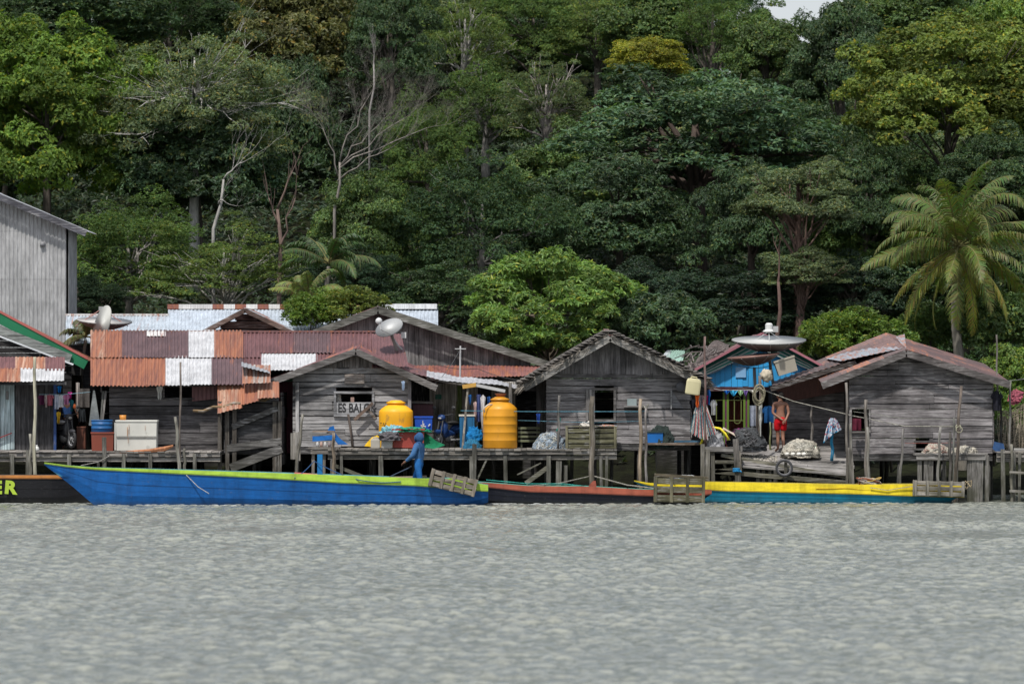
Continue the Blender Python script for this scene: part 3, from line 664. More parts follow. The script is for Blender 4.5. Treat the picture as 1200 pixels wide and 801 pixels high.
def gable_house(name, label, cat, pl, pr, floor, eL, pk, eR, Y, depth, tri, col=WG, pw=.2, roofc=((.20, .09, .08, .5),), rise=0.0, over=.45, holes=(), tric=None, trivert=True,
                barge=.16, bargec=WG, wall='h', thatch=False, post=True, thick=.05, matw=None, bands=3, amp=.014):
    x0, x1 = X(pl, Y), X(pr, Y); zf = Z(floor, Y); yo = Y-over
    EL, PK, ER = W(*eL, yo), W(*pk, yo), W(*eR, yo)
    root = thing(name, label, cat, ((x0+x1)/2, Y, zf))
    def top(x):
        if x < PK.x: t = (x-EL.x)/(PK.x-EL.x); return EL.z+(PK.z-EL.z)*t-thick-.04
        t = (x-PK.x)/(ER.x-PK.x); return PK.z+(ER.z-PK.z)*t-thick-.04
    def clip(z):
        z += thick+.04
        tl = (z-EL.z)/(PK.z-EL.z); tr_ = (z-ER.z)/(PK.z-ER.z)
        return (EL.x+(PK.x-EL.x)*tl, ER.x+(PK.x-ER.x)*tr_)
    zt = Z(tri, Y); H_ = [(X(a, Y), X(b_, Y), Z(d, Y), Z(c, Y)) for a, b_, c, d in holes]
    mb = MB()
    if wall == 'h': planks_h(mb, x0, x1, zf, zt, Y, pw, H_, col, clip=clip)
    else: planks_v(mb, x0, x1, zf, lambda x: min(zt, top(x)), Y, pw, H_, col)
    zl, zr = top(x0), top(x1)
    planks_h(mb, Y, Y+depth, zf, zl, x0+.04, pw, (), col, axis='y'); planks_h(mb, Y, Y+depth, zf, zr, x1, pw, (), col, axis='y')
    planks_h(mb, x0, x1, zf, min(zl, zr), Y+depth, pw*1.5, (), col)
    part('wall', mb, M[matw or ('wh' if wall == 'h' else 'wv')], root)
    g = MB(); y2 = Y-.02
    if trivert: planks_v(g, max(x0-.1, EL.x+.1), min(x1+.1, ER.x-.1), zt, lambda x: max(zt+.005, top(x)), y2, .17, (), tric or col, gap=.008)
    else: planks_h(g, x0, x1, zt, PK.z-.15, Y, pw, (), tric or col, clip=clip)
    # back gable closes the attic
    g2 = MB(); g2.add([(x0, Y+depth, zl), (x1, Y+depth, zr), (PK.x, Y+depth, PK.z+rise-.1)], [(0, 1, 2)], WD); part('rear_gable', g2, M['whd'], root)
    part('gable', g, M['wv' if trivert else 'wh'], root)
    dd = depth+over*2
    for e in (EL, ER):
        r = MB()
        if thatch:
            dn = (PK-e).normalized(); nn = Vector((-dn.z, 0, dn.x)) if dn.x > 0 else Vector((dn.z, 0, -dn.x))
            e_ = e; P_ = PK; tk = thick
            for k in range(22):        # courses of thatch, ragged
                t = k/21; a = e_.lerp(P_, t)
                r.blob(a+Vector((0, dd/2, rise/2))+nn*.01, .22, dd/2+U(-.02, .06), tk*U(.55, .8), .12, 3, vary((.13, .115, .10), .3), nu=16, nv=8, seed=k, sq=.5)
            r.hexa([e_+nn*-.03, P_+nn*-.03, P_+nn*-.03+Vector((0, dd, rise)), e_+nn*-.03+Vector((0, dd, rise)), e_+nn*.04, P_+nn*.04, P_+nn*.04+Vector((0, dd, rise)), e_+nn*.04+Vector((0, dd, rise))], (.1, .09, .08))
            for k in range(1500):
                t = U(0, 1); y_ = U(-.12, dd*.3); a = e_.lerp(P_, t)+Vector((0, y_, rise*y_/dd))+nn*tk*U(-.7, .95); dvec = (e_-P_).normalized()*U(.12, .4)+Vector((0, U(-.1, .1), U(-.10, .10)))
                r.tube([a, a+dvec*.6, a+dvec+Vector((0, 0, -.04))], [.010, .009, .003], 3, vary((.22, .195, .165), .6), cap=False)
            part('roof', r, M['thatch'], root)
        else:
            roof_strips(r, e+Vector((0, 0, .01)), PK+Vector((0, 0, .01)), dd, rise, roofc, bands=bands, amp=amp); part('roof', r, M['sheet'], root)
        b_ = MB(); n_ = 2
        dn = (PK-e); off = Vector((0, -.03, -barge*.5+.03)); mid = e.lerp(PK, U(.4, .6))
        b_.beam(e+off, mid+off, .035, barge, vary(bargec, .12)); b_.beam(mid+off+Vector((0, -.004, 0)), PK+off+Vector((0, -.004, 0)), .035, barge*.97, vary(bargec, .12))
        part('barge_board', b_, M['wh'], root)
    r = MB(); r.beam(PK+Vector((0, -.03, .01)), PK+Vector((0, dd, .01+rise)), .16, .03, (*roofc[0][:3], .4)); part('ridge_cap', r, M['sheet'], root)
    if post:
        fl = MB(); nbd = int((x1-x0)/.22)
        for i in range(nbd): fl.box(x0+i*(x1-x0)/nbd+.004, x0+(i+1)*(x1-x0)/nbd, Y-.02, Y+depth, zf-.05+U(-.004, .004), zf-.01, vary(WD))
        fl.box(x0, x1, Y-.01, Y+.08, zf-.19, zf-.055, vary(WD)); part('floor', fl, M['wy'], root)
        n = max(3, int((x1-x0)/1.1)+1)
        stilts(root, [x0+.08+(x1-x0-.16)*i/(n-1) for i in range(n)], [Y+.1, Y+depth*.5, Y+depth-.1], zf-.06)
    return root, H_, top
def opening(root, h, Y, c=WG, w=.07, name='window_frame', back=.35, dark=True):
    mb = MB(); frame(mb, *h, Y-.04, w, c); part(name, mb, M['wh'], root)
RUST = (.34, .17, .11, .70); DRUST = (.16, .07, .055, .72); PURP = (.125, .075, .08, .41); ZINC = (.46, .49, .53, .34); WHT = (.50, .50, .51, .36); MAR = (.15, .068, .070, .42); ORR = (.44, .28, .20, .62)
GREYZ = (.30, .31, .33, .40)
# tall grey shed
Y = 15
rt, H_, top = gable_house('grey_shed', 'tall shed clad in light grey corrugated metal at the left edge', 'shed', -215, 77, 470, (-240, 272), (-70, 199), (101, 271), Y, 3, 460, roofc=(GREYZ,), over=.5, bargec=(.10, .10, .115), barge=.2, post=False, trivert=False, wall='v', col=WD)
cl = MB(); x0, x1 = X(-215, Y), X(77, Y)
tp = lambda x: top(x)+.02
for (z0, z1_) in ((Z(470, Y), Z(326, Y)), (Z(327, Y), Z(270, Y)), (Z(271, Y), None)):
    x = x0
    while x < x1-.01:
        xe = min(x+.9, x1)
        za, zb = (tp(x), tp(xe)) if z1_ is None else (z1_, z1_)
        if z1_ is None and xe > X(-70, Y) > x: za = zb = min(za, zb)
        yy = Y-.11-(.012 if z1_ is None else (.006 if z1_ > Z(300, Y) else 0))
        cl.patch((x, yy, z0), (xe+.02, yy, z0), (xe+.02, yy, zb), (x, yy, za), waves=(xe-x)*8, nv=1, amp=.017, c=(*vary((.40, .40, .40), .05), .26)); x = xe
cl.patch((x1+.10, Y-.11, Z(470, Y)), (x1+.10, Y+3, Z(470, Y)), (x1+.10, Y+3, top(x1)), (x1+.10, Y-.11, top(x1)), waves=24, nv=1, amp=.017, c=(.36, .36, .36, .26))
part('cladding', cl, M['sheet'], rt)
lm = MB(); p = W(50, 286, Y-.15); lm.lathe([(.03, -.08), (.09, -.06), (.09, .04), (.03, .08)], p, 10, (.25, .25, .26)); lm.beam(p, p+Vector((0, .15, .1)), .03, .03, (.2, .2, .2)); part('wall_lamp', lm, M['paint'], rt, smooth=True)

# left house with green fascia
rt = thing('green_trimmed_house', 'house with green painted roof edge and grey sloping roof at the far left', 'house', (X(30, 6), 6, Z(450, 6)))
r = MB(); a, b_ = W(-60, 342, 5.5), W(103, 424, 5.5)
r.patch(a+Vector((0, 0, .05)), a+Vector((0, 5, .0)), b_+Vector((0, 5, .0)), b_+Vector((0, 0, .05)), waves=30, nv=2, c=(.20, .09, .08, .6)); part('roof', r, M['sheet'], rt)
g = MB(); g.beam(W(-60, 341, 5.0), W(101, 427, 5.0), .04, .30, (.012, .16, .07)); part('fascia', g, M['paint'], rt)
g = MB(); g.beam(W(-60, 333, 4.98), W(103, 420, 4.98), .05, .07, (.42, .12, .10)); part('fascia_edge', g, M['paint'], rt)
g = MB(); g.beam(W(-60, 363, 4.9), W(83, 420, 4.9), .05, .26, (.20, .21, .20)); part('gutter_board', g, M['wh'], rt)
g = MB(); g.beam(W(-60, 371, 4.7), W(86, 427, 4.7), .04, .05, (.66, .68, .70)); part('white_trim', g, M['paint'], rt)
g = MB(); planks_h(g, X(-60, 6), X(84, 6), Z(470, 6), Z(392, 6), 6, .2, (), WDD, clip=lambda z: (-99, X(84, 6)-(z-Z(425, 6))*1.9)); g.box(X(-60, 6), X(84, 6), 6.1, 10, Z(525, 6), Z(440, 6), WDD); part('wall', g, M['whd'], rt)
# awning and front wall below it
rt = thing('waterside_shed', 'low shed with patched rusty awning, teal-white door and dark upright boards at the far left', 'shed', (X(20, 2.4), 2.4, Z(528, 2.4)))
r = MB()
for a, b_, t, u, c in ((-40, 18, 418, 432, MAR), (18, 53, 418, 432, (.45, .28, .2, .6)), (53, 76, 418, 434, MAR), (-40, 8, 431, 447, DRUST), (8, 24, 431, 447, ORR), (24, 42, 431, 447, WHT), (42, 75, 432, 446, WHT)):
    yt, yb = 2.5-(t-418)/30*1.2, 2.5-(u-418)/30*1.2
    r.patch(W(a, u, yb), W(b_, u, yb), W(b_, t, yt), W(a, t, yt), waves=(b_-a)/40*9, nv=1, c=c)
part('awning', r, M['sheet'], rt)
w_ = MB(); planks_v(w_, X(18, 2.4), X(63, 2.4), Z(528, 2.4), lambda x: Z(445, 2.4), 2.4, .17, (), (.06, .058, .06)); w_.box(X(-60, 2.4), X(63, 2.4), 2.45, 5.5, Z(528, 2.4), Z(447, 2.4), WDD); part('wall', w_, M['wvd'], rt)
d = MB(); planks_v(d, X(-40, 2.35), X(17, 2.35), Z(526, 2.35), lambda x: Z(449, 2.35), 2.35, .32, (), (.34, .42, .44), var=.12); dr = part('door', d, M['wv'], rt)
h = MB(); h.beam(W(-4, 514, 2.2), W(14, 507, 2.2), .03, .03, (.3, .03, .03)); part('pull_bar', h, M['paint'], dr); h = MB(); h.box(X(7, 2.3), X(10, 2.3), 2.26, 2.31, Z(468, 2.3), Z(458, 2.3), (.2, .2, .2)); part('handle', h, M['paint'], dr)
c_ = MB(); c_.box(X(63, 2.3), X(66, 2.3), 2.25, 2.4, Z(528, 2.3), Z(447, 2.3), (.02, .06, .20)); part('corner_post', c_, M['paint'], rt)
b_ = MB(); b_.beam(W(-40, 449, 1.5), W(78, 449, 1.5), .08, .09, WD); part('awning_beam', b_, M['wh'], rt)

# house with the rusty patchwork roof
rt = thing('patchwork_roof_house', 'dark plank house under a patchwork roof of rusty, purple and white corrugated sheets', 'house', (X(200, 2), 2, Z(528, 2)))
def rp(mb, pxa, pxb, rt_, rb, c, top_=388, bot=451, yt=6, yb=1.3, dz=0, amp=.02):
    f = lambda r: yt+(yb-yt)*(r-top_)/(bot-top_)
    a, b2, d, e = W(pxa, rb, f(rb)), W(pxb, rb, f(rb)), W(pxb, rt_, f(rt_)), W(pxa, rt_, f(rt_))
    o = Vector((0, 0, dz)); amp = .012 if c[1] > .4 else amp
    mb.patch(a+o, b2+o, d+o, e+o, waves=round((pxb-pxa)/40*9), nv=1, amp=amp, c=c)
S1 = [(106, 125, ORR), (124, 144, RUST), (143, 172, PURP), (171, 195, PURP), (194, 222, PURP), (221, 252, WHT), (251, 284, RUST)]
S2 = [(106, 142, RUST), (141, 172, (.28, .10, .055, .8)), (171, 195, RUST), (194, 221, WHT), (220, 249, WHT), (248, 284, PURP)]
for i, (a, b2, c) in enumerate(S2):
    r = MB(); rp(r, a, b2+1, 417, 451+U(-1, 1.5), c, dz=.006*(i % 2)); part('roof_sheet', r, M['sheet'], rt)
for i, (a, b2, c) in enumerate(S1):
    r = MB(); rp(r, a, b2+1, 388, 420, c, dz=.03+.006*(i % 2)); part('roof_sheet', r, M['sheet'], rt)
r = MB(); rp(r, 172, 194, 390, 396, (.66, .64, .62, .46), dz=.06); part('roof_sheet', r, M['sheet'], rt)
for i, (a, b2, t, u, c) in enumerate(((283, 306, 388, 418, MAR), (305, 345, 388, 413, MAR), (344, 388, 388, 413, PURP), (387, 437, 388, 413, MAR), (283, 308, 413, 429, MAR), (306, 371, 412, 432, WHT), (370, 440, 412, 432, MAR))):
    r = MB(); rp(r, a, b2+1, t, u, c, dz=-.02+.006*(i % 3)-(.03 if t > 400 else 0)); part('roof_sheet', r, M['sheet'], rt)
for a, b2, t, u, c, y in ((284, 317, 428, 450, (.40, .36, .33, .62), 1.5), (255, 284, 449, 480, ORR, 1.25), (282, 304, 450, 473, (.30, .13, .09, .7), 1.2), (302, 327, 448, 468, ORR, 1.15)):
    r = MB(); r.patch(W(a, u+(5 if a < 260 else 0), y-.5), W(b2, u-3, y-.5), W(b2, t-1, y+.4), W(a, t, y+.4), waves=(b2-a)/40*9, nv=3, c=c, jit=.05); part('roof_sheet', r, M['sheet'], rt)
r = MB(); a = W(283, 429, 1.2); r.patch(a, W(316, 437, 1.2), W(316, 432, 2), W(283, 424, 2), waves=7, nv=2, c=GREYZ); part('roof_sheet', r, M['sheet'], rt)
r = MB(); r.tube([W(226+i*12, 481-i*2.2+(3 if i % 2 else 0), .95) for i in range(9)], [.04, .05, .045, .06, .05, .05, .04, .05, .03], 6, (.16, .11, .06)); part('rotten_edge_beam', r, M['wh'], rt, smooth=True)
r = MB(); r.beam(W(106, 388.5, 6), W(283, 388.5, 6), .2, .06, (.2, .12, .1, .5)); r.beam(W(283, 388.2, 6), W(440, 388.2, 6), .2, .05, (.2, .1, .1, .5)); part('ridge_cap', r, M['sheet'], rt)
r = MB(); r.patch(W(106, 388, 6), W(106, 388, 6)+Vector((0, 5, -1.6)), W(437, 388, 6)+Vector((0, 5, -1.6)), W(437, 388, 6), nu=4, nv=8, c=MAR); part('rear_roof', r, M['sheet'], rt)
r = MB(); r.patch(W(436, 431, 2.2), W(479, 429, 2.2), W(470, 391, 5.5), W(436, 391, 5.5), waves=9, nv=1, c=MAR); part('roof_sheet', r, M['sheet'], rt)
w_ = MB(); hs = [(X(193, 2), X(226, 2), Z(466, 2), Z(453, 2))]
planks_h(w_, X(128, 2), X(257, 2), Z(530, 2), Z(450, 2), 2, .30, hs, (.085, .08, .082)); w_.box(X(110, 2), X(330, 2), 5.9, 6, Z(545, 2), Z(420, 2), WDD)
planks_h(w_, 2, 6, Z(530, 2), Z(445, 2), X(118, 2), .3, (), WD, axis='y'); part('wall', w_, M['whd'], rt)
fm = MB(); frame(fm, X(193, 2), X(226, 2), Z(466, 2), Z(453, 2), 1.95, .05, WD); part('window_frame', fm, M['wh'], rt)
s_ = MB(); s_.patch(W(225, 470, 1.9), W(254, 467, 1.9), W(254, 452, 1.9), W(225, 453, 1.9), waves=6, nv=1, c=MAR); part('rusty_shutter', s_, M['sheet'], rt)
e_ = MB(); planks_h(e_, X(262, 1.2), X(327, 1.2), Z(531, 1.2), Z(465, 1.2), 1.2, .33, (), (.06, .058, .06), var=.35, jit=.03, gap=.03); planks_h(e_, 1.2, 5, Z(545, 1.2), Z(460, 1.2), X(329, 1.2), .33, (), WDD, axis='y')
part('lean_to_wall', e_, M['whd'], rt)
for q in ((270, 548, 330, 525, .25), (266, 525, 330, 517, .22), (272, 500, 325, 478, .16)):
    e_ = MB(); e_.beam(W(q[0], q[1], 1.05), W(q[2], q[3], 1.05), .04, q[4], vary((.10, .095, .09))); part('slipped_board', e_, M['wh'], rt)
for px_ in (258, 266, 275, 322, 328):
    e_ = MB(); e_.beam(W(px_, 470, 1.1), W(px_+U(-1, 1), 602, 1.1), .12, .1, vary((.08, .07, .06))); part('post', e_, M['wv'], rt)
fl = MB(); fl.box(X(106, 2), X(330, 2), 1.5, 6, Z(532, 2), Z(530, 2), WD); part('floor', fl, M['wy'], rt)
stilts(rt, [X(p_, 3) for p_ in (112, 150, 190, 230, 268, 300, 325)], [2.3, 4.5], Z(532, 2))
# maroon boards in the gap
rt = thing('maroon_shed', 'narrow maroon painted shed wall in the gap between two plank houses', 'shed', (X(334, 4.5), 4.5, Z(525, 4.5)))
w_ = MB(); planks_v(w_, X(322, 4.5), X(352, 4.5), Z(530, 4.5), lambda x: Z(445, 4.5), 4.5, .16, (), (.13, .02, .045), var=.15); part('wall', w_, M['paint'], rt)
w_ = MB(); w_.box(X(322, 4.5), X(352, 4.5), 4.2, 7, Z(447, 4.5), Z(442, 4.5), (.05, .15, .09)); w_.box(X(322, 4.5), X(352, 4.5), 4.6, 7, Z(530, 4.5), Z(447, 4.5), WDD); part('roof', w_, M['paint'], rt)

# back row roofs
rt = thing('long_zinc_roof_house', 'long building with pale blue-grey zinc roof and white rust-spotted ridge behind the rusty roofs', 'house', (X(350, 14), 14, .8))
r = MB()
for i in range(12):
    a = 197+i*26.3; r.patch(W(a, 402, 12), W(a+27, 402, 12), W(a+27, 360, 16), W(a, 360, 16), waves=6, nv=1, amp=.012, c=(*vary((.42, .47, .53), .08), .34))
part('roof', r, M['sheet'], rt)
c_ = MB()
for i in range(24):
    a = 197+i*13.15; c_.box(X(a, 16), X(a+13.2, 16), 15.7, 16.1, Z(362, 16), Z(356.5, 16), (.66, .64, .62, .3) if i % 2 or U(0, 1) < .4 else (.26, .10, .08, .6))
part('ridge_cap', c_, M['sheet'], rt)
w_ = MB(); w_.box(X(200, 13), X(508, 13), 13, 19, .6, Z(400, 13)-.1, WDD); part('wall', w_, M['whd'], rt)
c_ = MB(); c_.patch(W(436, 384, 14.4), W(512, 384, 14.4), W(512, 357.5, 16.1), W(436, 357.5, 16.1), waves=9, nv=1, c=(.55, .59, .64, .26)); c_.box(X(436, 16), X(512, 16), 15.6, 16.2, Z(362, 16), Z(356, 16), (.74, .75, .76, .2)); part('white_roof_sheet', c_, M['sheet'], rt)
rt = thing('rust_streaked_zinc_roof', 'low building with blue-grey zinc roof streaked with rust behind the two dishes', 'house', (X(140, 12), 12, .8))
r = MB()
for i in range(6):
    a = 77+i*20.5; r.patch(W(a, 402, 10), W(a+21, 402, 10), W(a+21, 368, 13), W(a, 368, 13), waves=5, nv=1, amp=.012, c=(*vary((.40, .45, .50), .08), .44))
r.box(X(77, 13), X(198, 13), 12.8, 13.1, Z(370, 13), Z(367.5, 13), (.60, .58, .56, .48)); part('roof', r, M['sheet'], rt)
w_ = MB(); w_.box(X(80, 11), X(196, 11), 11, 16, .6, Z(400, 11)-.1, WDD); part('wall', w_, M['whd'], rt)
gable_house('brown_gabled_hut', 'small dark hut whose brown gable peeks over the patchwork roof', 'hut', 236, 344, 470, (228, 393), (287, 362), (352, 393), 9, 3, 386, (.09, .065, .055), roofc=((.22, .12, .10, .5), GREYZ), bargec=(.13, .09, .075), barge=.14, post=False, trivert=False)
# tall plank gable behind
rt, H_, _t = gable_house('tall_plank_house', 'tall grey plank house with long sloping roof edge behind the lettered house', 'house', 372, 618, 505, (356, 392), (443, 360), (642, 424), 8.5, 6, 440, (.15, .14, .138), pw=.19, roofc=((.10, .09, .085, .4), MAR), bargec=(.12, .12, .105), barge=.22, post=False, tric=(.17, .16, .158), wall='v', over=.5)
r = MB(); r.patch(W(480, 443, 6.6), W(640, 440, 6.6), W(640, 428, 8.2), W(480, 428, 8.2), waves=36, nv=1, c=(.24, .10, .09, .52)); part('lower_roof', r, M['sheet'], rt)
r = MB(); planks_v(r, X(482, 7.2), X(640, 7.2), Z(528, 7.2), lambda x: Z(441, 7.2), 7.2, .18, [(X(605, 7.2), X(628, 7.2), Z(528, 7.2), Z(458, 7.2))], (.20, .185, .17)); part('lower_wall', r, M['wv'], rt)
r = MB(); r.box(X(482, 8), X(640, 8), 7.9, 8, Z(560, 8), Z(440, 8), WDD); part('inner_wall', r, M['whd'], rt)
r = MB(); r.tube([W(539, 448, 6), W(539.5, 405, 6)], .025, 6, (.55, .55, .55)); r.box(X(533, 6), X(546, 6), 5.97, 6.02, Z(409, 6), Z(408, 6), (.5, .5, .5)); part('pipe', r, M['paint'], rt)

# lettered house
rt, H_, _t = gable_house('lettered_plank_house', 'grey plank house with a gable front and a window board lettered ES BALOK', 'house', 343, 479, 524, (312, 447), (417, 409), (512, 452), 2.6, 4.5, 431, (.235, .228, .228), pw=.19, roofc=(MAR, (.20, .08, .08, .55)), rise=.22, bargec=(.13, .12, .115), barge=.19, holes=((394, 436, 461, 471),), tric=(.12, .11, .105), thick=.04)
Yh = 2.6; f_ = MB(); h0 = H_[0]; frame(f_, X(394, Yh), X(436, Yh), Z(485, Yh), Z(461, Yh), Yh-.05, .07, (.26, .26, .27)); fo = part('window_frame', f_, M['wh'], rt)
bd = MB(); bd.box(X(394.5, Yh), X(435.5, Yh), Yh-.09, Yh-.055, Z(484.8, Yh), Z(471, Yh), (.38, .38, .39)); part('sign_board', bd, M['wh'], rt)
def text_part(s, x, y, z, size, c, parent, name='lettering', wx_=1.0, off=.012, ry=0, depth=.004):
    cu = bpy.data.curves.new('t', 'FONT'); cu.body = s; cu.size = size; cu.extrude = depth; cu.offset = off*size
    ob = bpy.data.objects.new('t', cu); COL.objects.link(ob); dg = bpy.context.evaluated_depsgraph_get(); dg.update()
    me = bpy.data.meshes.new_from_object(ob.evaluated_get(dg)); mb = MB()
    Rm = Matrix.Rotation(ry, 3, 'Y')
    vs = [Rm @ Vector((v.co.x*wx_, 0, v.co.y)) + Vector((x, y-v.co.z, z)) for v in me.vertices]
    mb.add(vs, [tuple(p.vertices) for p in me.polygons], c); bpy.data.objects.remove(ob); bpy.data.curves.remove(cu); bpy.data.meshes.remove(me)
    return part(name, mb, M['letter'], parent)
text_part('ES BALOK', X(396, Yh), Yh-.098, Z(482.5, Yh), .37, (.03, .03, .032), rt, wx_=.70, off=.02)
q = MB(); q.beam(W(437, 472, Yh-.25), W(415, 492, Yh-.25), .05, .09, (.14, .10, .08)); q.beam(W(430, 478, Yh-.2), W(440, 490, Yh-.2), .04, .08, (.13, .1, .08)); part('crossed_boards', q, M['wh'], rt)
q = MB(); q.blob(W(397, 468, Yh+.1), .07, .07, .14, .3, 3, (.4, .38, .35)); q.box(X(411, Yh), X(415, Yh), Yh-.04, Yh+.02, Z(471, Yh), Z(465, Yh), (.3, .2, .17)); part('sill_items', q, M['cloth'], rt)
q = MB(); q.box(X(404, Yh), X(427, Yh), Yh-.09, Yh-.04, Z(449, Yh), Z(438, Yh), (.22, .19, .17)); part('gable_patch', q, M['wh'], rt)
q = MB(); q.box(X(346.5, Yh), X(350.5, Yh), Yh-.13, Yh-.06, Z(526, Yh), Z(448, Yh), (.36, .35, .35)); part('corner_board', q, M['wv'], rt)
q = MB(); q.box(X(478, Yh), X(482, Yh), Yh-.13, Yh-.04, Z(526, Yh), Z(446, Yh), (.2, .19, .19)); part('corner_board', q, M['wv'], rt)
q = MB(); q.tube([W(408, 485, Yh-.12), W(411, 505, Yh-.15), W(413, 523, Yh-.12)], .035, 6, (.1, .08, .07)); part('branch_prop', q, M['wv'], rt, smooth=True)

# lean-to between
rt = thing('awning_shack', 'shack of pale upright boards under a drooping white zinc awning, between the two yellow tanks', 'hut', (X(535, 5), 5, Z(525, 5)))
w_ = MB(); planks_v(w_, X(503, 4.6), X(536, 4.6), Z(528, 4.6), lambda x: Z(449, 4.6), 4.6, .13, (), (.36, .33, .29), var=.14); planks_v(w_, X(541, 4.6), X(560, 4.6), Z(528, 4.6), lambda x: Z(446, 4.6), 4.6, .14, (), (.33, .30, .27), var=.15)
planks_v(w_, X(575, 4.6), X(604, 4.6), Z(528, 4.6), lambda x: Z(447, 4.6), 4.6, .16, (), (.27, .25, .22)); part('wall', w_, M['wv'], rt)
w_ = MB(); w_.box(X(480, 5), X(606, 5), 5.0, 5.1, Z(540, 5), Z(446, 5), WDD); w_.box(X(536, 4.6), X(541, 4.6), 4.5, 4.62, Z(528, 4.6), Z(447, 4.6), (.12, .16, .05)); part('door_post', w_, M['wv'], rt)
p_ = MB(); p_.box(X(510, 4.5), X(517.5, 4.5), 4.48, 4.53, Z(467.5, 4.5), Z(462, 4.5), (.02, .16, .11)); part('house_number_plate', p_, M['paint'], rt)
r = MB()
pts = [(478, 436), (500, 441), (520, 445), (545, 448), (575, 450), (608, 456)]
for i in range(5):
    a, c = pts[i], pts[i+1]; r.patch(W(a[0], a[1], 2.4), W(c[0]+.4, c[1], 2.4), W(c[0]+.4, c[1]-6, 4.9), W(a[0], a[1]-6, 4.9), waves=(c[0]-a[0])/40*7, nv=3, amp=.009, c=(.42, .42, .44, .36) if i else MAR, jit=.06)
part('awning', r, M['sheet'], rt)
r = MB(); r.beam(W(542, 453, 2.2), W(558, 450.5, 2.2), .05, .12, (.58, .34, .08)); r.beam(W(558, 451, 2.2), W(592, 458, 2.2), .05, .09, (.5, .5, .5)); part('awning_edge', r, M['paint'], rt)
r = MB(); r.tube([W(500, 443, 2.5), W(530, 449, 2.45), W(550, 452, 2.4)], .035, 6, (.1, .09, .08)); r.beam(W(548, 455, 2.3), W(542, 526, 1.6), .06, .06, (.22, .2, .17)); r.beam(W(598, 448, 2.4), W(598, 526, 2.4), .09, .09, (.13, .12, .11)); part('awning_pole', r, M['wv'], rt)
r = MB(); r.box(X(484, 3.6), X(503, 3.6), 3.6, 3.66, Z(489, 3.6), Z(473, 3.6), (.08, .03, .04)); r.patch(W(484, 489, 3.5), W(508, 488, 3.5), W(508, 473, 3.55), W(484, 473, 3.55), nu=2, nv=30, c=(.10, .035, .045, .3)); part('counter_sheet', r, M['sheet'], rt)
r = MB(); r.box(X(482, 3.5), X(508, 3.5), 3.4, 3.9, Z(472.5, 3.5), Z(470, 3.5), (.2, .18, .16)); part('counter_top', r, M['wh'], rt)

# thatched house
rt, H_, _t = gable_house('thatched_plank_house', 'grey plank house with a worn thatched gable roof in the middle of the row', 'house', 640, 809, 520, (614, 452), (715, 393), (828, 448), 1.5, 5.5, 438, (.165, .155, .157), pw=.20, thatch=True, rise=.22, over=.7, bargec=(.20, .19, .175), barge=.2, holes=((697, 719, 457, 491),), tric=(.17, .16, .165), thick=.09)
h0 = H_[0]; opening(rt, h0, 1.5, (.16, .15, .145), .07, 'door_frame')
q = MB(); planks_v(q, X(686, 1.35), X(696, 1.35), h0[2]-.05, lambda x: h0[3]+.02, 1.42, .12, (), (.17, .16, .155)); part('door', q, M['wv'], rt)
q = MB(); q.add([W(787, 478, 1.4), W(801, 478, 1.4), W(787, 457, 1.4)], [(0, 1, 2)], (.2, .2, .21)); q.beam(W(786.5, 479, 1.38), W(786.5, 457, 1.38), .03, .06, (.3, .3, .3)); part('triangular_bracket', q, M['wh'], rt)
q = MB(); q.box(X(735, 1.35), X(746, 1.35), 1.3, 1.4, Z(475, 1.35), Z(467, 1.35), (.25, .3, .3)); q.box(X(731, 1.3), X(757, 1.3), 1.2, 1.42, Z(476.5, 1.3), Z(475, 1.3), WG); part('wall_shelf', q, M['paint'], rt)
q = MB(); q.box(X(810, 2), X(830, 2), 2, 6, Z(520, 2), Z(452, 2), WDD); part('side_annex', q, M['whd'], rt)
q = MB(); q.box(X(756, .9), X(824, .9), .6, 1.45, Z(521, .9), Z(518.5, .9), (.16, .12, .09)); q.box(X(790, .8), X(822, .8), .7, 1.1, Z(518, .8), Z(516, .8), (.04, .12, .2)); part('ledge', q, M['wh'], rt)

# small far roofs
rt = thing('pale_green_roofed_house', 'distant house with a pale green and white roof beside the mango tree', 'house', (X(790, 12), 12, .8))
r = MB(); r.patch(W(775, 425, 11), W(800, 423, 11), W(803, 410, 13), W(786, 410, 13), waves=6, nv=1, c=(.30, .45, .38, .3)); r.patch(W(768, 427, 11), W(782, 424, 11), W(787, 410, 13), W(782, 410, 13), waves=6, nv=1, c=(.55, .58, .6, .3)); part('roof', r, M['sheet'], rt)
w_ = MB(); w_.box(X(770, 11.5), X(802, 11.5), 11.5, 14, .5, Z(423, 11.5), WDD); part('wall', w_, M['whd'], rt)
rt = thing('old_thatched_hut', 'hut with sagging brown bark roof between the thatched house and the blue house', 'hut', (X(835, 9), 9, .6))
r = MB(); r.patch(W(800, 440, 8), W(846, 430, 8), W(855, 402, 11), W(834, 402, 11), nu=10, nv=8, c=(.10, .08, .075), jit=.3)
for i in range(60):
    a = W(U(805, 850), U(404, 432), U(8, 10)); r.tube([a, a+Vector((U(-.5, .1), -.3, U(-.25, 0)))], [.03, .015], 4, vary((.16, .14, .13), .4), cap=False)
part('roof', r, M['thatch'], rt); w_ = MB(); w_.box(X(806, 8.5), X(856, 8.5), 8.6, 11, .4, Z(432, 8.5), WDD); part('wall', w_, M['whd'], rt)

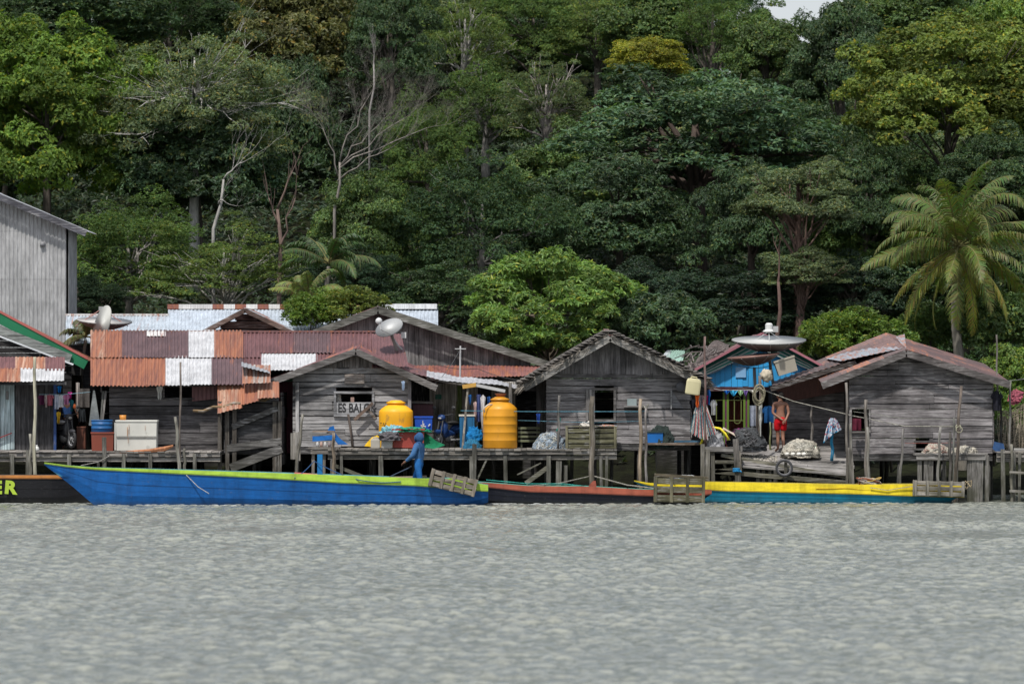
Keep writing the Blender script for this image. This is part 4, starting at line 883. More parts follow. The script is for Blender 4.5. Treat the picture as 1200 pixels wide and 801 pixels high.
# blue house
Yb = 6.5
rt = thing('blue_house', 'bright blue boarded house with green striped roof slope and white trim', 'house', (X(890, Yb), Yb, Z(528, Yb)))
w_ = MB(); pk = W(893, 392, Yb); tpb = lambda x: (Z(444, Yb)+(x-X(806, Yb))*(pk.z-Z(448, Yb))/(pk.x-X(806, Yb)) if x < pk.x else pk.z-(x-pk.x)*(pk.z-Z(440, Yb))/(X(972, Yb)-pk.x))-.1
planks_v(w_, X(824, Yb), X(958, Yb), Z(453, Yb), tpb, Yb, .17, (), (.035, .33, .68), var=.08, gap=.014); part('gable', w_, M['paint'], rt)
w_ = MB(); w_.box(X(826, Yb), X(955, Yb), Yb-.01, Yb+.05, Z(427, Yb), Z(426, Yb), (.02, .14, .36)); part('gable_batten', w_, M['paint'], rt)
w_ = MB(); w_.box(X(862, Yb), X(874, Yb), Yb-.07, Yb-.04, Z(442, Yb), Z(430, Yb), (.22, .42, .66)); part('pale_panel', w_, M['paint'], rt)
for sg, ex in ((-1, 800), (1, 972)):
    er = 448 if sg < 0 else 440
    for k, (t0, t1, c) in enumerate(((0, .30, (.035, .20, .165)), (.30, .60, (.03, .17, .14)), (.60, .9, (.04, .23, .19)))):
        g = MB(); dz = 19
        # roof apron: strips parallel to the slope, stepping down towards the viewer
        a0, a1 = W(893, 392+dz*t0, Yb-.06-t0*.12), W(893, 392+dz*t1, Yb-.06-t1*.12)
        e0, e1 = W(ex, er+dz*t0*.35-6, Yb-.06-t0*.12), W(ex+sg*(-6), er+dz*t1*.35-6, Yb-.06-t1*.12)
        g.patch(e1, a1, a0, e0, nu=6, nv=1, c=c); part('roof_apron', g, M['paint'], rt)
        g = MB(); g.beam(e1+Vector((0, -.03, 0)), a1+Vector((0, -.03, 0)), .03, .028, (.45, .50, .48)); part('white_batten', g, M['paint'], rt)
    g = MB(); g.beam(W(ex, er-7, Yb-.4), W(893, 390.5, Yb-.4), .06, .07, (.36, .14, .17)); part('roof_edge', g, M['paint'], rt)
    g = MB(); g.patch(W(ex, er-7, Yb-.35), W(893, 391, Yb-.35), W(893, 391, Yb-.35)+Vector((0, 6, 0)), W(ex, er-7, Yb-.35)+Vector((0, 6, 0)), nu=6, nv=2, c=(.2, .1, .1, .4)); part('roof', g, M['sheet'], rt)
g = MB(); g.box(X(826, Yb), X(960, Yb), Yb-.2, Yb+.1, Z(458, Yb), Z(453, Yb), (.07, .03, .035)); part('lintel', g, M['wh'], rt)
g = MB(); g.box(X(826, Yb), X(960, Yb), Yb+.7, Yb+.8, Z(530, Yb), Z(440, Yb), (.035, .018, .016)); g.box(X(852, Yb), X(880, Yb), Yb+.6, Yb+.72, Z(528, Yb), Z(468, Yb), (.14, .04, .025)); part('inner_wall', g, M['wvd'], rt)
g = MB(); c = (.13, .22, .03)
for a, b_ in ((847, 849.5), (851.5, 854), (871, 873.5), (875.5, 878)): g.box(X(a, Yb), X(b_, Yb), Yb-.06, Yb, Z(520, Yb), Z(459, Yb), c)
for a, b_ in ((849.5, 851.5), (873.5, 875.5)): g.box(X(a, Yb), X(b_, Yb), Yb-.04, Yb-.005, Z(520, Yb), Z(459, Yb), (.14, .02, .10))
part('window_frame', g, M['paint'], rt)
g = MB(); c = (.17, .20, .06)
for a in (839, 860, 868): g.box(X(a, Yb), X(a+1, Yb), Yb-.04, Yb-.01, Z(492, Yb), Z(468, Yb), c)
for rr in (468, 492): g.box(X(838, Yb), X(871, Yb), Yb-.05, Yb-.015, Z(rr+.9, Yb), Z(rr, Yb), c)
for cz in (0, 1):
    for k in range(6):
        t0, t1 = math.pi*k/6, math.pi*(k+1)/6; s_ = 1 if cz == 0 else -1; cy = 468 if cz == 0 else 492
        g.beam(W(864+4*math.cos(t0), cy-s_*4*math.sin(t0), Yb-.03), W(864+4*math.cos(t1), cy-s_*4*math.sin(t1), Yb-.03), .02, .025, c)
part('window_grille', g, M['paint'], rt)
g = MB(); g.box(X(826, Yb), X(960, Yb), Yb-1.5, Yb+3, Z(530, Yb), Z(527, Yb), WD); part('floor', g, M['wy'], rt)
stilts(rt, [X(p_, Yb) for p_ in (830, 860, 890, 920, 950)], [Yb-1, Yb+1.5], Z(530, Yb))

# right house
Yr = 1.6
rt, H_, _t = gable_house('big_plank_house', 'large grey plank house under a red-brown metal roof at the right', 'house', 995, 1163, 532, (963, 449), (1062, 411), (1183, 448), Yr, 7, 424, (.160, .148, .150), pw=.21, roofc=((.13, .075, .072, .40), (.15, .09, .085, .50), (.10, .065, .066, .34)), rise=.52, bargec=(.11, .098, .095), barge=.2, holes=((998, 1018, 479, 505), (1073, 1089, 518, 525)), trivert=False, thick=.04, bands=4, amp=.024)
for h in H_: opening(rt, h, Yr, (.15, .14, .135), .05)
# left, set-back wing
Yw = 4.2
g = MB(); planks_h(g, X(905, Yw), X(997, Yw), Z(528, Yw), Z(444, Yw), Yw, .21, (), (.16, .15, .152), clip=lambda z: (X(905, Yw)+max(0, (z-Z(470, Yw)))*3.4, X(997, Yw))); planks_h(g, Yr, Yw, Z(532, Yw), Z(440, Yw), X(996, Yr), .21, (), (.1, .09, .09), axis='y'); part('wing_wall', g, M['wh'], rt)
g = MB(); g.patch(W(905, 452, 2.6), W(1001, 421, 2.6), W(1001, 414, 6.5), W(905, 447, 6.5), waves=14, nv=2, c=(.11, .08, .078, .42)); g.patch(W(985, 423, 2.55), W(1062, 407, 1.7), W(1060, 391, 8), W(968, 420, 8), waves=12, nv=2, amp=.007, c=(.30, .33, .37, .52)); part('wing_roof', g, M['sheet'], rt)
g = MB(); g.patch(W(926, 470, 3.8), W(1001, 456, 3.8), W(1001, 428, 3.5), W(908, 456, 3.5), nu=4, nv=26, c=(.10, .045, .04, .4)); part('hanging_sheet', g, M['sheet'], rt)
g = MB(); g.beam(W(903, 456, 2.5), W(1003, 424, 2.5), .05, .13, (.06, .05, .045)); part('wing_beam', g, M['wh'], rt)
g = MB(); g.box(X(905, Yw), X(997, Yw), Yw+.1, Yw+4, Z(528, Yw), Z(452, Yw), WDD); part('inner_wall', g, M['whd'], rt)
stilts(rt, [X(p_, Yw) for p_ in (910, 940, 970)], [Yw+.5, Yw+3], Z(530, Yw))

# ------------------------------------------------------------------ docks
def dock(label, pa, pb, row, Ya, Yb_, posts, col=WG, beams=True, braces=(), group=None, name='dock', z=None, planks_along='y', beam2=True):
    z = Z(row, Ya) if z is None else z; x0, x1 = X(pa, Ya), X(pb, Ya); rt = thing(name, label, 'dock', ((x0+x1)/2, (Ya+Yb_)/2, z))
    d = MB(); x = x0
    while x < x1-.03:
        xe = min(x1, x+U(.14, .24)); d.box(x+.006, xe-.006, Ya+U(-.05, .03), Yb_, z-.04+U(-.01, .006), z+U(-.006, .008), vary(col, .3)); x = xe
    part('deck', d, M['wy'], rt)
    for k, dz in enumerate((.05, .19) if beam2 else (.05,)):
        b_ = MB(); xs = [x0]
        while xs[-1] < x1-2.5: xs.append(xs[-1]+U(2, 3.2))
        xs.append(x1)
        for a, c in zip(xs[:-1], xs[1:]): b_.beam((a+.003, Ya+.06+k*.06, z-dz-.06+U(-.01, .01)), (c-.003, Ya+.06+k*.06, z-dz-.06+U(-.01, .01)), .06, .11, vary(col, .25))
        b_.beam((x0, Yb_-.2, z-.1), (x1, Yb_-.2, z-.1), .07, .1, vary(WD)); part('beam', b_, M['wh'], rt)
    for q in posts:
        px_, top, w_ = (q if hasattr(q, '__len__') else (q, row+2, .11)); b_ = MB(); l = U(-.05, .05)
        b_.beam((X(px_, Ya)+l, Ya+U(.0, .12)-.02, -.9), (X(px_, Ya), Ya+.02, Z(top, Ya)), w_, w_*.9, vary((.13, .125, .11), .3)); part('post', b_, M['wv'], rt)
    n = int((x1-x0)/1.3)+2
    for i in range(n):
        b_ = MB(); xx = x0+.1+(x1-x0-.2)*i/(n-1); b_.tube([(xx+U(-.1, .1), Yb_-.2, -.9), (xx, Yb_-.2, z-.05)], [.06, .055], 6, vary(WD)); part('post', b_, M['wv'], rt)
    for a, r0, c, r1, w_ in braces:
        b_ = MB(); b_.beam(W(a, r0, Ya+.15), W(c, r1, Ya+.15), .05, w_, vary((.13, .125, .10), .2)); part('brace', b_, M['wh'], rt)
    return rt
dock('long grey plank dock in front of the left sheds', -60, 258, 528.5, 0, 2.3, [(-30, 529, .12), (14, 532, .12), (33, 527, .12), (81, 532, .11), (122, 512, .12), (145, 531, .1), (176, 531, .1), (228, 531, .1)], col=(.24, .22, .20), braces=((48, 560, 74, 560, .04),))
dock('centre plank dock carrying the yellow tanks and the red box', 384, 723, 526, 0, 2.55, [(446, 534, .14), (556, 520, .13), (552, 534, .1), (592, 534, .11), (643, 534, .12), (655, 540, .16), (663, 545, .1), (704, 534, .09), (711, 534, .08), (400, 534, .08)], col=(.19, .175, .155),
     braces=((560, 560, 574, 530, .10), (616, 566, 645, 545, .13), (392, 545, 430, 560, .10), (606, 556, 634, 542, .04)))
dock('low wooden landing with a rough rail and ladder posts at the right edge', 1168, 1260, 529, .4, 3.5, [(1175, 526, .12), (1187, 530, .14), (1195, 530, .08), (1215, 530, .12)], col=(.19, .175, .155))
# tilted fish-drying platform
rt = thing('drying_platform', 'tilted grey plank platform where the man in red shorts stands', 'dock', (X(912, 2), 2, Z(540, 2)))
pf = [W(866, 521, 4.0), W(996, 521, 4.0), W(998, 556, .1), W(868, 546, .1)]
d = MB(); nb = 16
for i in range(nb):
    t0, t1 = i/nb, (i+.93)/nb
    a, b_ = pf[0].lerp(pf[3], t0), pf[1].lerp(pf[2], t0); c, e = pf[0].lerp(pf[3], t1), pf[1].lerp(pf[2], t1); dn = Vector((0, 0, -.05)); j = Vector((U(-.1, .1), 0, U(-.01, .01))); cut = U(.3, .7)
    for s0, s1 in ((0, cut-.002), (cut+.002, 1)):
        A, B, C_, E = a.lerp(b_, s0)+j, a.lerp(b_, s1)+j, c.lerp(e, s0)+j, c.lerp(e, s1)+j
        d.hexa([C_+dn, E+dn, B+dn, A+dn, C_, E, B, A], vary((.25, .235, .225), .22))
part('deck', d, M['wh'], rt)
d = MB(); d.box(X(824, 1), X(868, 1), .2, 3.8, Z(526, 1)-.05, Z(526, 1), vary(WG)); d.beam(W(822, 526, .1), W(870, 526, .1), .05, .14, (.2, .19, .18)); part('side_deck', d, M['wy'], rt)
for q in ((845, 533, 1000, 560, .1), (838, 541, 870, 541, .1), (838, 552, 1000, 566, .13), (828, 553, 868, 549, .1)):
    d = MB(); d.beam(W(q[0], q[1], .2), W(q[2], q[3], .2), .07, q[4], vary((.15, .14, .11), .2)); part('beam', d, M['wh'], rt)
for px_, r0, w_, Yp in ((824, 520, .12, .1), (829, 526, .13, .1), (836, 527, .12, .2), (888, 545, .1, .3), (895, 548, .09, .3), (903, 548, .09, .3), (920, 537, .09, 0), (935, 556, .09, .3), (850, 540, .1, 3), (900, 540, .1, 3.4), (950, 530, .1, 3.4), (988, 530, .1, 3.4)):
    d = MB(); d.beam((X(px_, Yp), Yp, -.9), (X(px_, Yp)+U(-.03, .03), Yp, Z(r0, Yp)), w_, w_, vary((.15, .14, .12), .3)); part('post', d, M['wv'], rt)
d = MB(); d.beam(W(845, 560, .3), W(862, 545, .3), .06, .12, (.13, .12, .08)); d.beam(W(848, 543, .3), W(856, 562, .3), .06, .1, (.13, .12, .08)); part('brace', d, M['wh'], rt)
d = MB()
for a in ((862, 514, 865, 564, .17, (.13, .12, .11)), (996, 524, 999, 580, .14, (.24, .22, .2)), (866, 528, 868, 552, .07, (.27, .24, .2))): d.beam(W(a[0], a[1], -.02), W(a[2], a[3], -.05), a[4], .1, a[5])
part('corner_post', d, M['wv'], rt)
# bedding table + fish table by right house
def trestle(name, label, pa, pb, row, Ya, Yb_, legs, col=WG, cat='table'):
    rt = thing(name, label, cat, (X((pa+pb)/2, Ya), (Ya+Yb_)/2, Z(row, Ya))); z = Z(row, Ya)
    d = MB(); n = 5
    for i in range(n): d.box(X(pa, Ya)+U(-.1, .05), X(pb, Ya)+U(-.05, .1), Ya+(Yb_-Ya)*i/n, Ya+(Yb_-Ya)*(i+.93)/n, z-.05, z+U(-.01, .01), vary(col))
    part('table_top', d, M['wh'], rt); d = MB(); d.beam((X(pa, Ya), Ya+.05, z-.13), (X(pb, Ya), Ya+.05, z-.13), .06, .12, vary(col)); part('beam', d, M['wh'], rt)
    for px_, w_ in legs:
        d = MB(); d.beam((X(px_, Ya)+U(-.05, .05), Ya+U(.1, .5), -.9), (X(px_, Ya), Ya+.15, z-.06), w_, w_, vary(col)); part('leg', d, M['wv'], rt)
    return rt
trestle('fish_table', 'rough drying table heaped with pale nets in front of the right house', 1074, 1155, 531, .3, 1.4, ((1078, .13), (1086, .15), (1092, .12), (1107, .1), (1137, .16), (1143, .2), (1149, .2), (1157, .12), (1122, .08)), (.17, .16, .15))
# ------------------------------------------------------------------ boats
def interp(tab, x):
    if x <= tab[0][0]: return tab[0][1]
    for (a, b_), (c, d) in zip(tab[:-1], tab[1:]):
        if x <= c: return b_+(d-b_)*(x-a)/(c-a)
    return tab[-1][1]
def boat(name, label, p0, p1, Y, top, band, hb, keel, hullc, bandc, rimc, inner, far=None, n=60):
    """lofted plank boat; tables give gunwale row, band foot row, half beam and keel height along the picture"""
    rt = thing(name, label, 'boat', (X((p0+p1)/2, Y), Y, 0)); st = []
    for i in range(n+1):
        px_ = p0+(p1-p0)*i/n; h = max(.02, interp(hb, px_)); yn = Y-h
        zg = Z(interp(top, px_), yn); zb = min(zg-.004, Z(interp(band, px_), yn)); kz = interp(keel, px_); kz = min(kz, zb-.003)
        st.append((X(px_, yn), h, zg, zb, kz))
    def strip(fa, fb, c, mb, flip=False):
        pa = [fa(s) for s in st]; pb = [fb(s) for s in st]; m = len(pa)
        mb.add(pa+pb, [((i, i+1, m+i+1, m+i) if not flip else (m+i, m+i+1, i+1, i)) for i in range(m-1)], c)
    hm = MB()
    for sg in (-1, 1):
        strip(lambda s: (s[0], Y+sg*s[1], s[3]), lambda s: (s[0], Y+sg*s[1]*.86, s[3]*.45+s[4]*.55), hullc, hm)
        strip(lambda s: (s[0], Y+sg*s[1]*.86, s[3]*.45+s[4]*.55), lambda s: (s[0], Y+sg*s[1]*.5, s[4]), hullc, hm)
    strip(lambda s: (s[0], Y-s[1]*.5, s[4]), lambda s: (s[0], Y+s[1]*.5, s[4]), hullc, hm)
    for s in (st[0], st[-1]):
        hm.add([(s[0], Y-s[1], s[2]-.01), (s[0], Y+s[1], s[2]-.01), (s[0], Y+s[1]*.86, s[3]*.45+s[4]*.55), (s[0], Y+s[1]*.5, s[4]), (s[0], Y-s[1]*.5, s[4]), (s[0], Y-s[1]*.86, s[3]*.45+s[4]*.55)], [(0, 1, 2, 3, 4, 5)], hullc)
    part('hull', hm, M['hull'], rt, smooth=False)
    for t_ in (.55,):
        sm = MB(); fn = lambda tt: (lambda s: (s[0], Y-s[1]*(1-.14*tt)-.004, s[3]*(1-tt)+(s[3]*.45+s[4]*.55)*tt)); strip(fn(t_), fn(t_+.03), tuple(q*.6 for q in hullc), sm); part('plank_seam', sm, M['hull'], rt)
    bm = MB()
    for sg in (-1, 1):
        o = lambda s, k, z: (s[0], Y+sg*(s[1]+k), z)
        strip(lambda s: o(s, .012, s[2]), lambda s: o(s, .012, s[3]-.002), bandc, bm); strip(lambda s: o(s, -.02, s[2]), lambda s: o(s, .012, s[2]), rimc, bm)
        strip(lambda s: o(s, .012, s[3]-.002), lambda s: o(s, -.01, s[3]-.002), bandc, bm)
    part('gunwale', bm, M['hull'], rt)
    rm = MB(); strip(lambda s: (s[0], Y-s[1]-.022, s[3]+.012), lambda s: (s[0], Y-s[1]-.022, s[3]-.018), tuple(q*.45 for q in bandc), rm); part('rubbing_strake', rm, M['hull'], rt)
    im = MB()
    for sg in (-1, 1): strip(lambda s: (s[0], Y+sg*(s[1]-.02), s[2]-.003), lambda s: (s[0], Y+sg*max(.001, s[1]*.8-.02), max(s[2]-.35, s[4]+.01)), inner, im)
    strip(lambda s: (s[0], Y-s[1]*.8, max(s[2]-.35, s[4]+.01)), lambda s: (s[0], Y+s[1]*.8, max(s[2]-.35, s[4]+.01)), (.10, .08, .06), im)
    part('inner_planking', im, M['hull'], rt)
    for i in range(8, n-4, 7):
        s = st[i]; t = MB(); t.box(s[0]-.07, s[0]+.07, Y-s[1]+.01, Y+s[1]-.01, s[2]-.10, s[2]-.07, vary(inner, .2)); part('thwart', t, M['hull'], rt)
    return rt
LIME = (.36, .55, .06)
bb = boat('blue_boat', 'long wooden boat with royal blue hull and lime green gunwale', 52, 572, -3.5, [(52, 541.5), (80, 545), (112, 547.5), (200, 550), (300, 553), (400, 556.5), (490, 560), (530, 560), (572, 568)],
     [(52, 542.5), (80, 546.5), (112, 549.5), (200, 554), (300, 559), (400, 565), (490, 568.5), (540, 573), (572, 575)],
     [(52, .03), (80, .16), (112, .3), (170, .48), (260, .6), (450, .62), (540, .55), (572, .42)], [(52, 1.15), (82, .6), (113, -.06), (150, -.3), (540, -.3), (572, .1)], (.004, .095, .33), LIME, (.42, .6, .09), (.05, .20, .28))
yb = boat('yellow_boat', 'long wooden boat with teal hull and bright yellow gunwale', 743, 1130, -1.3, [(743, 562.5), (760, 565.5), (790, 567), (812, 564), (900, 565.5), (1000, 567.5), (1060, 567), (1130, 567)],
     [(743, 563), (760, 568), (800, 572), (850, 574.5), (1000, 578), (1070, 580.5), (1130, 582)],
     [(743, .03), (765, .14), (800, .3), (860, .5), (1050, .55), (1130, .42)], [(743, .62), (775, .15), (800, -.2), (1105, -.25), (1112, -.02), (1130, .36)], (.006, .19, .30), (.80, .62, .02), (.85, .68, .04), (.35, .28, .05))
db = boat('dark_boat', 'long low black boat with brick red gunwale between the blue and the yellow boat', 405, 834, -2.35, [(405, 557), (500, 561), (570, 565), (620, 569), (690, 569.5), (750, 573), (834, 573.5)],
     [(405, 562), (500, 565), (570, 570), (620, 575.5), (690, 577.5), (750, 580), (815, 581), (834, 578)],
     [(405, .35), (500, .48), (700, .5), (790, .34), (834, .05)], [(405, -.2), (805, -.2), (818, .0), (834, .32)], (.010, .012, .022), (.36, .095, .055), (.05, .30, .24), (.05, .30, .24))
kb = boat('black_boat', 'black wooden boat with a thin orange stripe and green lettering, partly behind the blue bow', -160, 122, -2.0, [(-160, 556), (80, 556.5), (122, 552)], [(-160, 559.5), (80, 560), (122, 556)],
     [(-160, .45), (60, .45), (122, .06)], [(-160, -.25), (70, -.25), (108, -.05), (122, .5)], (.011, .011, .014), (.50, .20, .05), (.06, .06, .06), (.05, .05, .05))
yn = -2.0-.47
text_part('E', X(-7, yn), yn-.03, Z(577.5, yn), .50, (.42, .58, .05), kb, wx_=.9, off=.05); text_part('R', X(5, yn), yn-.03, Z(577, yn), .50, (.42, .58, .05), kb, wx_=1.1, off=.05, ry=.08)
# fittings that belong to the boats
t = MB(); t.hexa([W(688, 571, -2.4), W(699, 571, -2.4), W(699, 571, -2.2), W(690, 571, -2.2), W(695, 563, -2.4), W(698, 563, -2.4), W(698, 563, -2.2), W(695, 563, -2.2)], (.32, .08, .05)); part('stem_post', t, M['hull'], db)
t = MB(); t.box(X(372, -3.4), X(378, -3.4), -3.5, -3.38, Z(561, -3.4), Z(532, -3.4), (.01, .17, .42)); part('blue_post', t, M['paint'], bb)
t = MB(); t.patch(W(345, 556, -3.3), W(372, 558, -3.3), W(372, 555, -3.0), W(345, 553, -3.0), nu=3, nv=1, c=(.45, .12, .1)); part('red_bow_board', t, M['hull'], bb)
t = MB(); t.beam(W(400, 561, -3.1), W(500, 558, -3.1), .05, .05, (.4, .33, .24)); part('steering_pole', t, M['wh'], bb)
def crate(label, c, w, h, d, tilt, yaw, col, nx=5, rows=3, name='slatted_crate'):
    rt = thing(name, label, 'crate', (0, 0, 0)); ORG[rt.name] = Vector()
    for k in range(nx):
        m = MB(); x = -w/2+.05+(w-.1)*k/(nx-1)
        m.box(x-.045, x+.045, -d/2-.03, -d/2-.004, -h/2, h/2, vary(col)); part('batten', m, M['wv'], rt)
    for side in (0, 1):
        for k in range(rows):
            m = MB(); z = -h/2+h*(k+.5)/rows; hh = h/rows*.36
            m.box(-w/2, w/2, (-d/2 if side == 0 else d/2-.02), (-d/2+.02 if side == 0 else d/2), z-hh, z+hh, vary(col)); part('slat', m, M['wh'], rt)
    m = MB(); m.box(-w/2, -w/2+.03, -d/2+.022, d/2-.022, -h/2, h/2, vary(col)); m.box(-w/2+.03, w/2-.03, -d/2+.022, d/2-.022, -h/2, -h/2+.03, vary(col)); m.box(w/2-.03, w/2, -d/2+.022, d/2-.022, -h/2, h/2, vary(col)); part('crate_body', m, M['wy'], rt)
    rt.location = c; rt.rotation_euler = (0, tilt, yaw); return rt
crate('pale weathered slatted crate tilted over the stern of the blue boat', W(531, 565, -4.15), 1.36, .50, .25, math.radians(14), 0, (.27, .23, .19))
crate('dark greenish slatted crate hanging at the bow of the black and red boat', W(796, 573.5, -3.0), 1.47, .72, .3, math.radians(1), 0, (.125, .115, .075), nx=4)
crate('whitish slatted crate on the stern of the yellow boat', W(1100, 572, -2.0), 1.48, .45, .3, math.radians(1.5), 0, (.42, .38, .33))
t = MB(); t.beam(W(767, 556, -3), W(830, 560, -2.9), .05, .09, (.16, .13, .09)); solo('loose_board', t, M['wh'], 'loose brown board lying across the dark greenish crate', 'board')
t = MB(); t.box(X(768, -3.2), X(777, -3.2), -3.22, -3.19, Z(583, -3.2), Z(580.5, -3.2), (.3, .5, .42)); 
# nets and ropes in the boats
def coil(label, cx, row, Y, rx, ry, cols, n=26, name='rope_pile', cat='rope', th=.018):
    m = MB(); p = W(cx, row, Y)
    for k in range(n):
        pts = []; a0 = U(0, 6); q = U(.5, 1)
        for i in range(14):
            a = a0+i*.38; pts.append(p+Vector((rx*q*math.cos(a), .25*math.sin(a)*q, ry*(.4+.6*q)*abs(math.sin(a*.5+k))+U(-.02, .02))))
        m.tube(pts, th, 4, rnd.choice(cols), cap=False)
    return solo(name, m, M['rope'], label, cat)
coil('blue, purple and white plastic ropes heaped on the bow of the yellow boat', 799, 566, -1.4, .42, .22, [(.1, .35, .5), (.12, .08, .3), (.6, .6, .6), (.75, .7, .1), (.2, .5, .55)])
coil('orange and white rope bundle with a green rag lying on the yellow gunwale', 1018, 569, -1.6, .38, .24, [(.55, .25, .06), (.6, .55, .48), (.35, .1, .05), (.6, .4, .1)], 22)
coil('thin pale rope dangling at the stern of the yellow boat', 1135, 574, -1.6, .12, .3, [(.45, .36, .22)], 3, th=.012)
t = MB(); t.patch(W(955, 572, -1.86), W(1025, 574, -1.86), W(1020, 569.5, -1.5), W(990, 570.5, -1.5), nu=12, nv=2, c=(.25, .03, .02), jit=.05); solo('red_cloth', t, M['cloth'], 'long dark red cloth lying over the yellow gunwale', 'cloth')
t = MB(); t.tube([W(1020, 571, -1.9), W(1040, 574, -1.9), W(1055, 571.5, -1.9), W(1072, 569, -1.9)], .015, 4, (.5, .45, .3)); solo('tether_rope', t, M['rope'], 'slack yellow rope running to the whitish crate', 'rope')
def rope(label, pts, r=.012, c=(.35, .33, .28), name='rope', sag=0, cat='rope'):
    P = [W(*q) for q in pts]; out = []
    for a, b_ in zip(P[:-1], P[1:]):
        for i in range(8):
            t = i/8; v = a.lerp(b_, t); v.z -= sag*math.sin(math.pi*t); out.append(v)
    out.append(P[-1]); m = MB(); m.tube(out, r, 5, c); return solo(name, m, M['rope'], label, cat)
rope('mooring rope from the centre post down to the left along the dark boat', [(694, 557, -.1), (655, 566, -1.5), (612, 570, -2.5)], .018)
rope('mooring rope from the centre post down to the right to the dark greenish crate', [(694, 557, -.1), (735, 568, -2), (768, 572, -2.8)], .018)
rope('blue mooring line crossing the lime gunwale from the blue post', [(345, 560, -4.15), (368, 540, -3.5), (420, 562, -4.16), (470, 564, -4.14)], .013, (.03, .10, .25), sag=.05)
rope('frayed pale rope hanging over the blue hull near its bow', [(218, 556, -4.05), (232, 570, -4.15), (245, 578, -4.16)], .013, (.5, .5, .5))
rope('teal rope lying along the gunwale of the dark boat', [(570, 562, -2.5), (620, 566.5, -2.7), (660, 566.5, -2.75), (700, 571, -2.8)], .014, (.05, .4, .33))
rope('thin blue line drawn tight between the house post and the thatched house', [(540, 481, 1), (620, 482, .5), (751, 482, 0), (757, 481, 0)], .011, (.10, .30, .40))
rope('second thin blue line below the first one', [(598, 492, 1), (694, 495, .1), (752, 493, .1)], .008, (.12, .28, .36))
rope('long pale rope slanting from the dish pole to the poles at the right', [(890, 455, 2), (930, 470, 1.5), (1000, 487, .5), (1060, 499, .1), (1120, 499.5, 0)], .013, (.42, .40, .34))
rope('thin drying wire across the poles in front of the right house', [(1000, 482, .2), (1060, 490, .1), (1123, 491, 0)], .008, (.3, .3, .26))
rope('red string between two poles in front of the right house', [(1060, 519, .2), (1100, 519, .1), (1123, 518, 0)], .008, (.35, .12, .10))
rope('bow line running from the dock to the blue bow', [(95, 545, -.1), (115, 541, -.1), (128, 534, -.05)], .012, (.4, .38, .35))
m = MB(); m.torus(W(1123, 500, -.12), .07, .015, n=14, k=5, c=(.5, .48, .35)); m.torus(W(1124, 503, -.14), .09, .013, n=14, k=5, c=(.5, .48, .35)); solo('rope_coil', m, M['rope'], 'small yellow rope coil hung on the tallest pole before the right house', 'rope')

rope('sagging electric wire from the tall plank gable to the thatched house', [(505, 425, 8), (560, 432, 5), (620, 446, 2)], .010, (.05, .05, .05), name='wire', sag=.08, cat='wire')
rope('thin wire between the lettered house eave and the pipe mast', [(510, 449, 2.3), (539, 410, 6)], .008, (.12, .12, .12), name='wire', sag=.1, cat='wire')
rope('black wire running from the thatched eave to the very large dish', [(812, 440, 1.2), (856, 425, 3), (905, 428, 4.6)], .010, (.05, .05, .05), name='wire', sag=.12, cat='wire')
rope('long wire from the right house eave to the right edge of the picture', [(1180, 446, 1.2), (1215, 440, 2)], .010, (.25, .25, .24), name='wire', sag=.03, cat='wire')
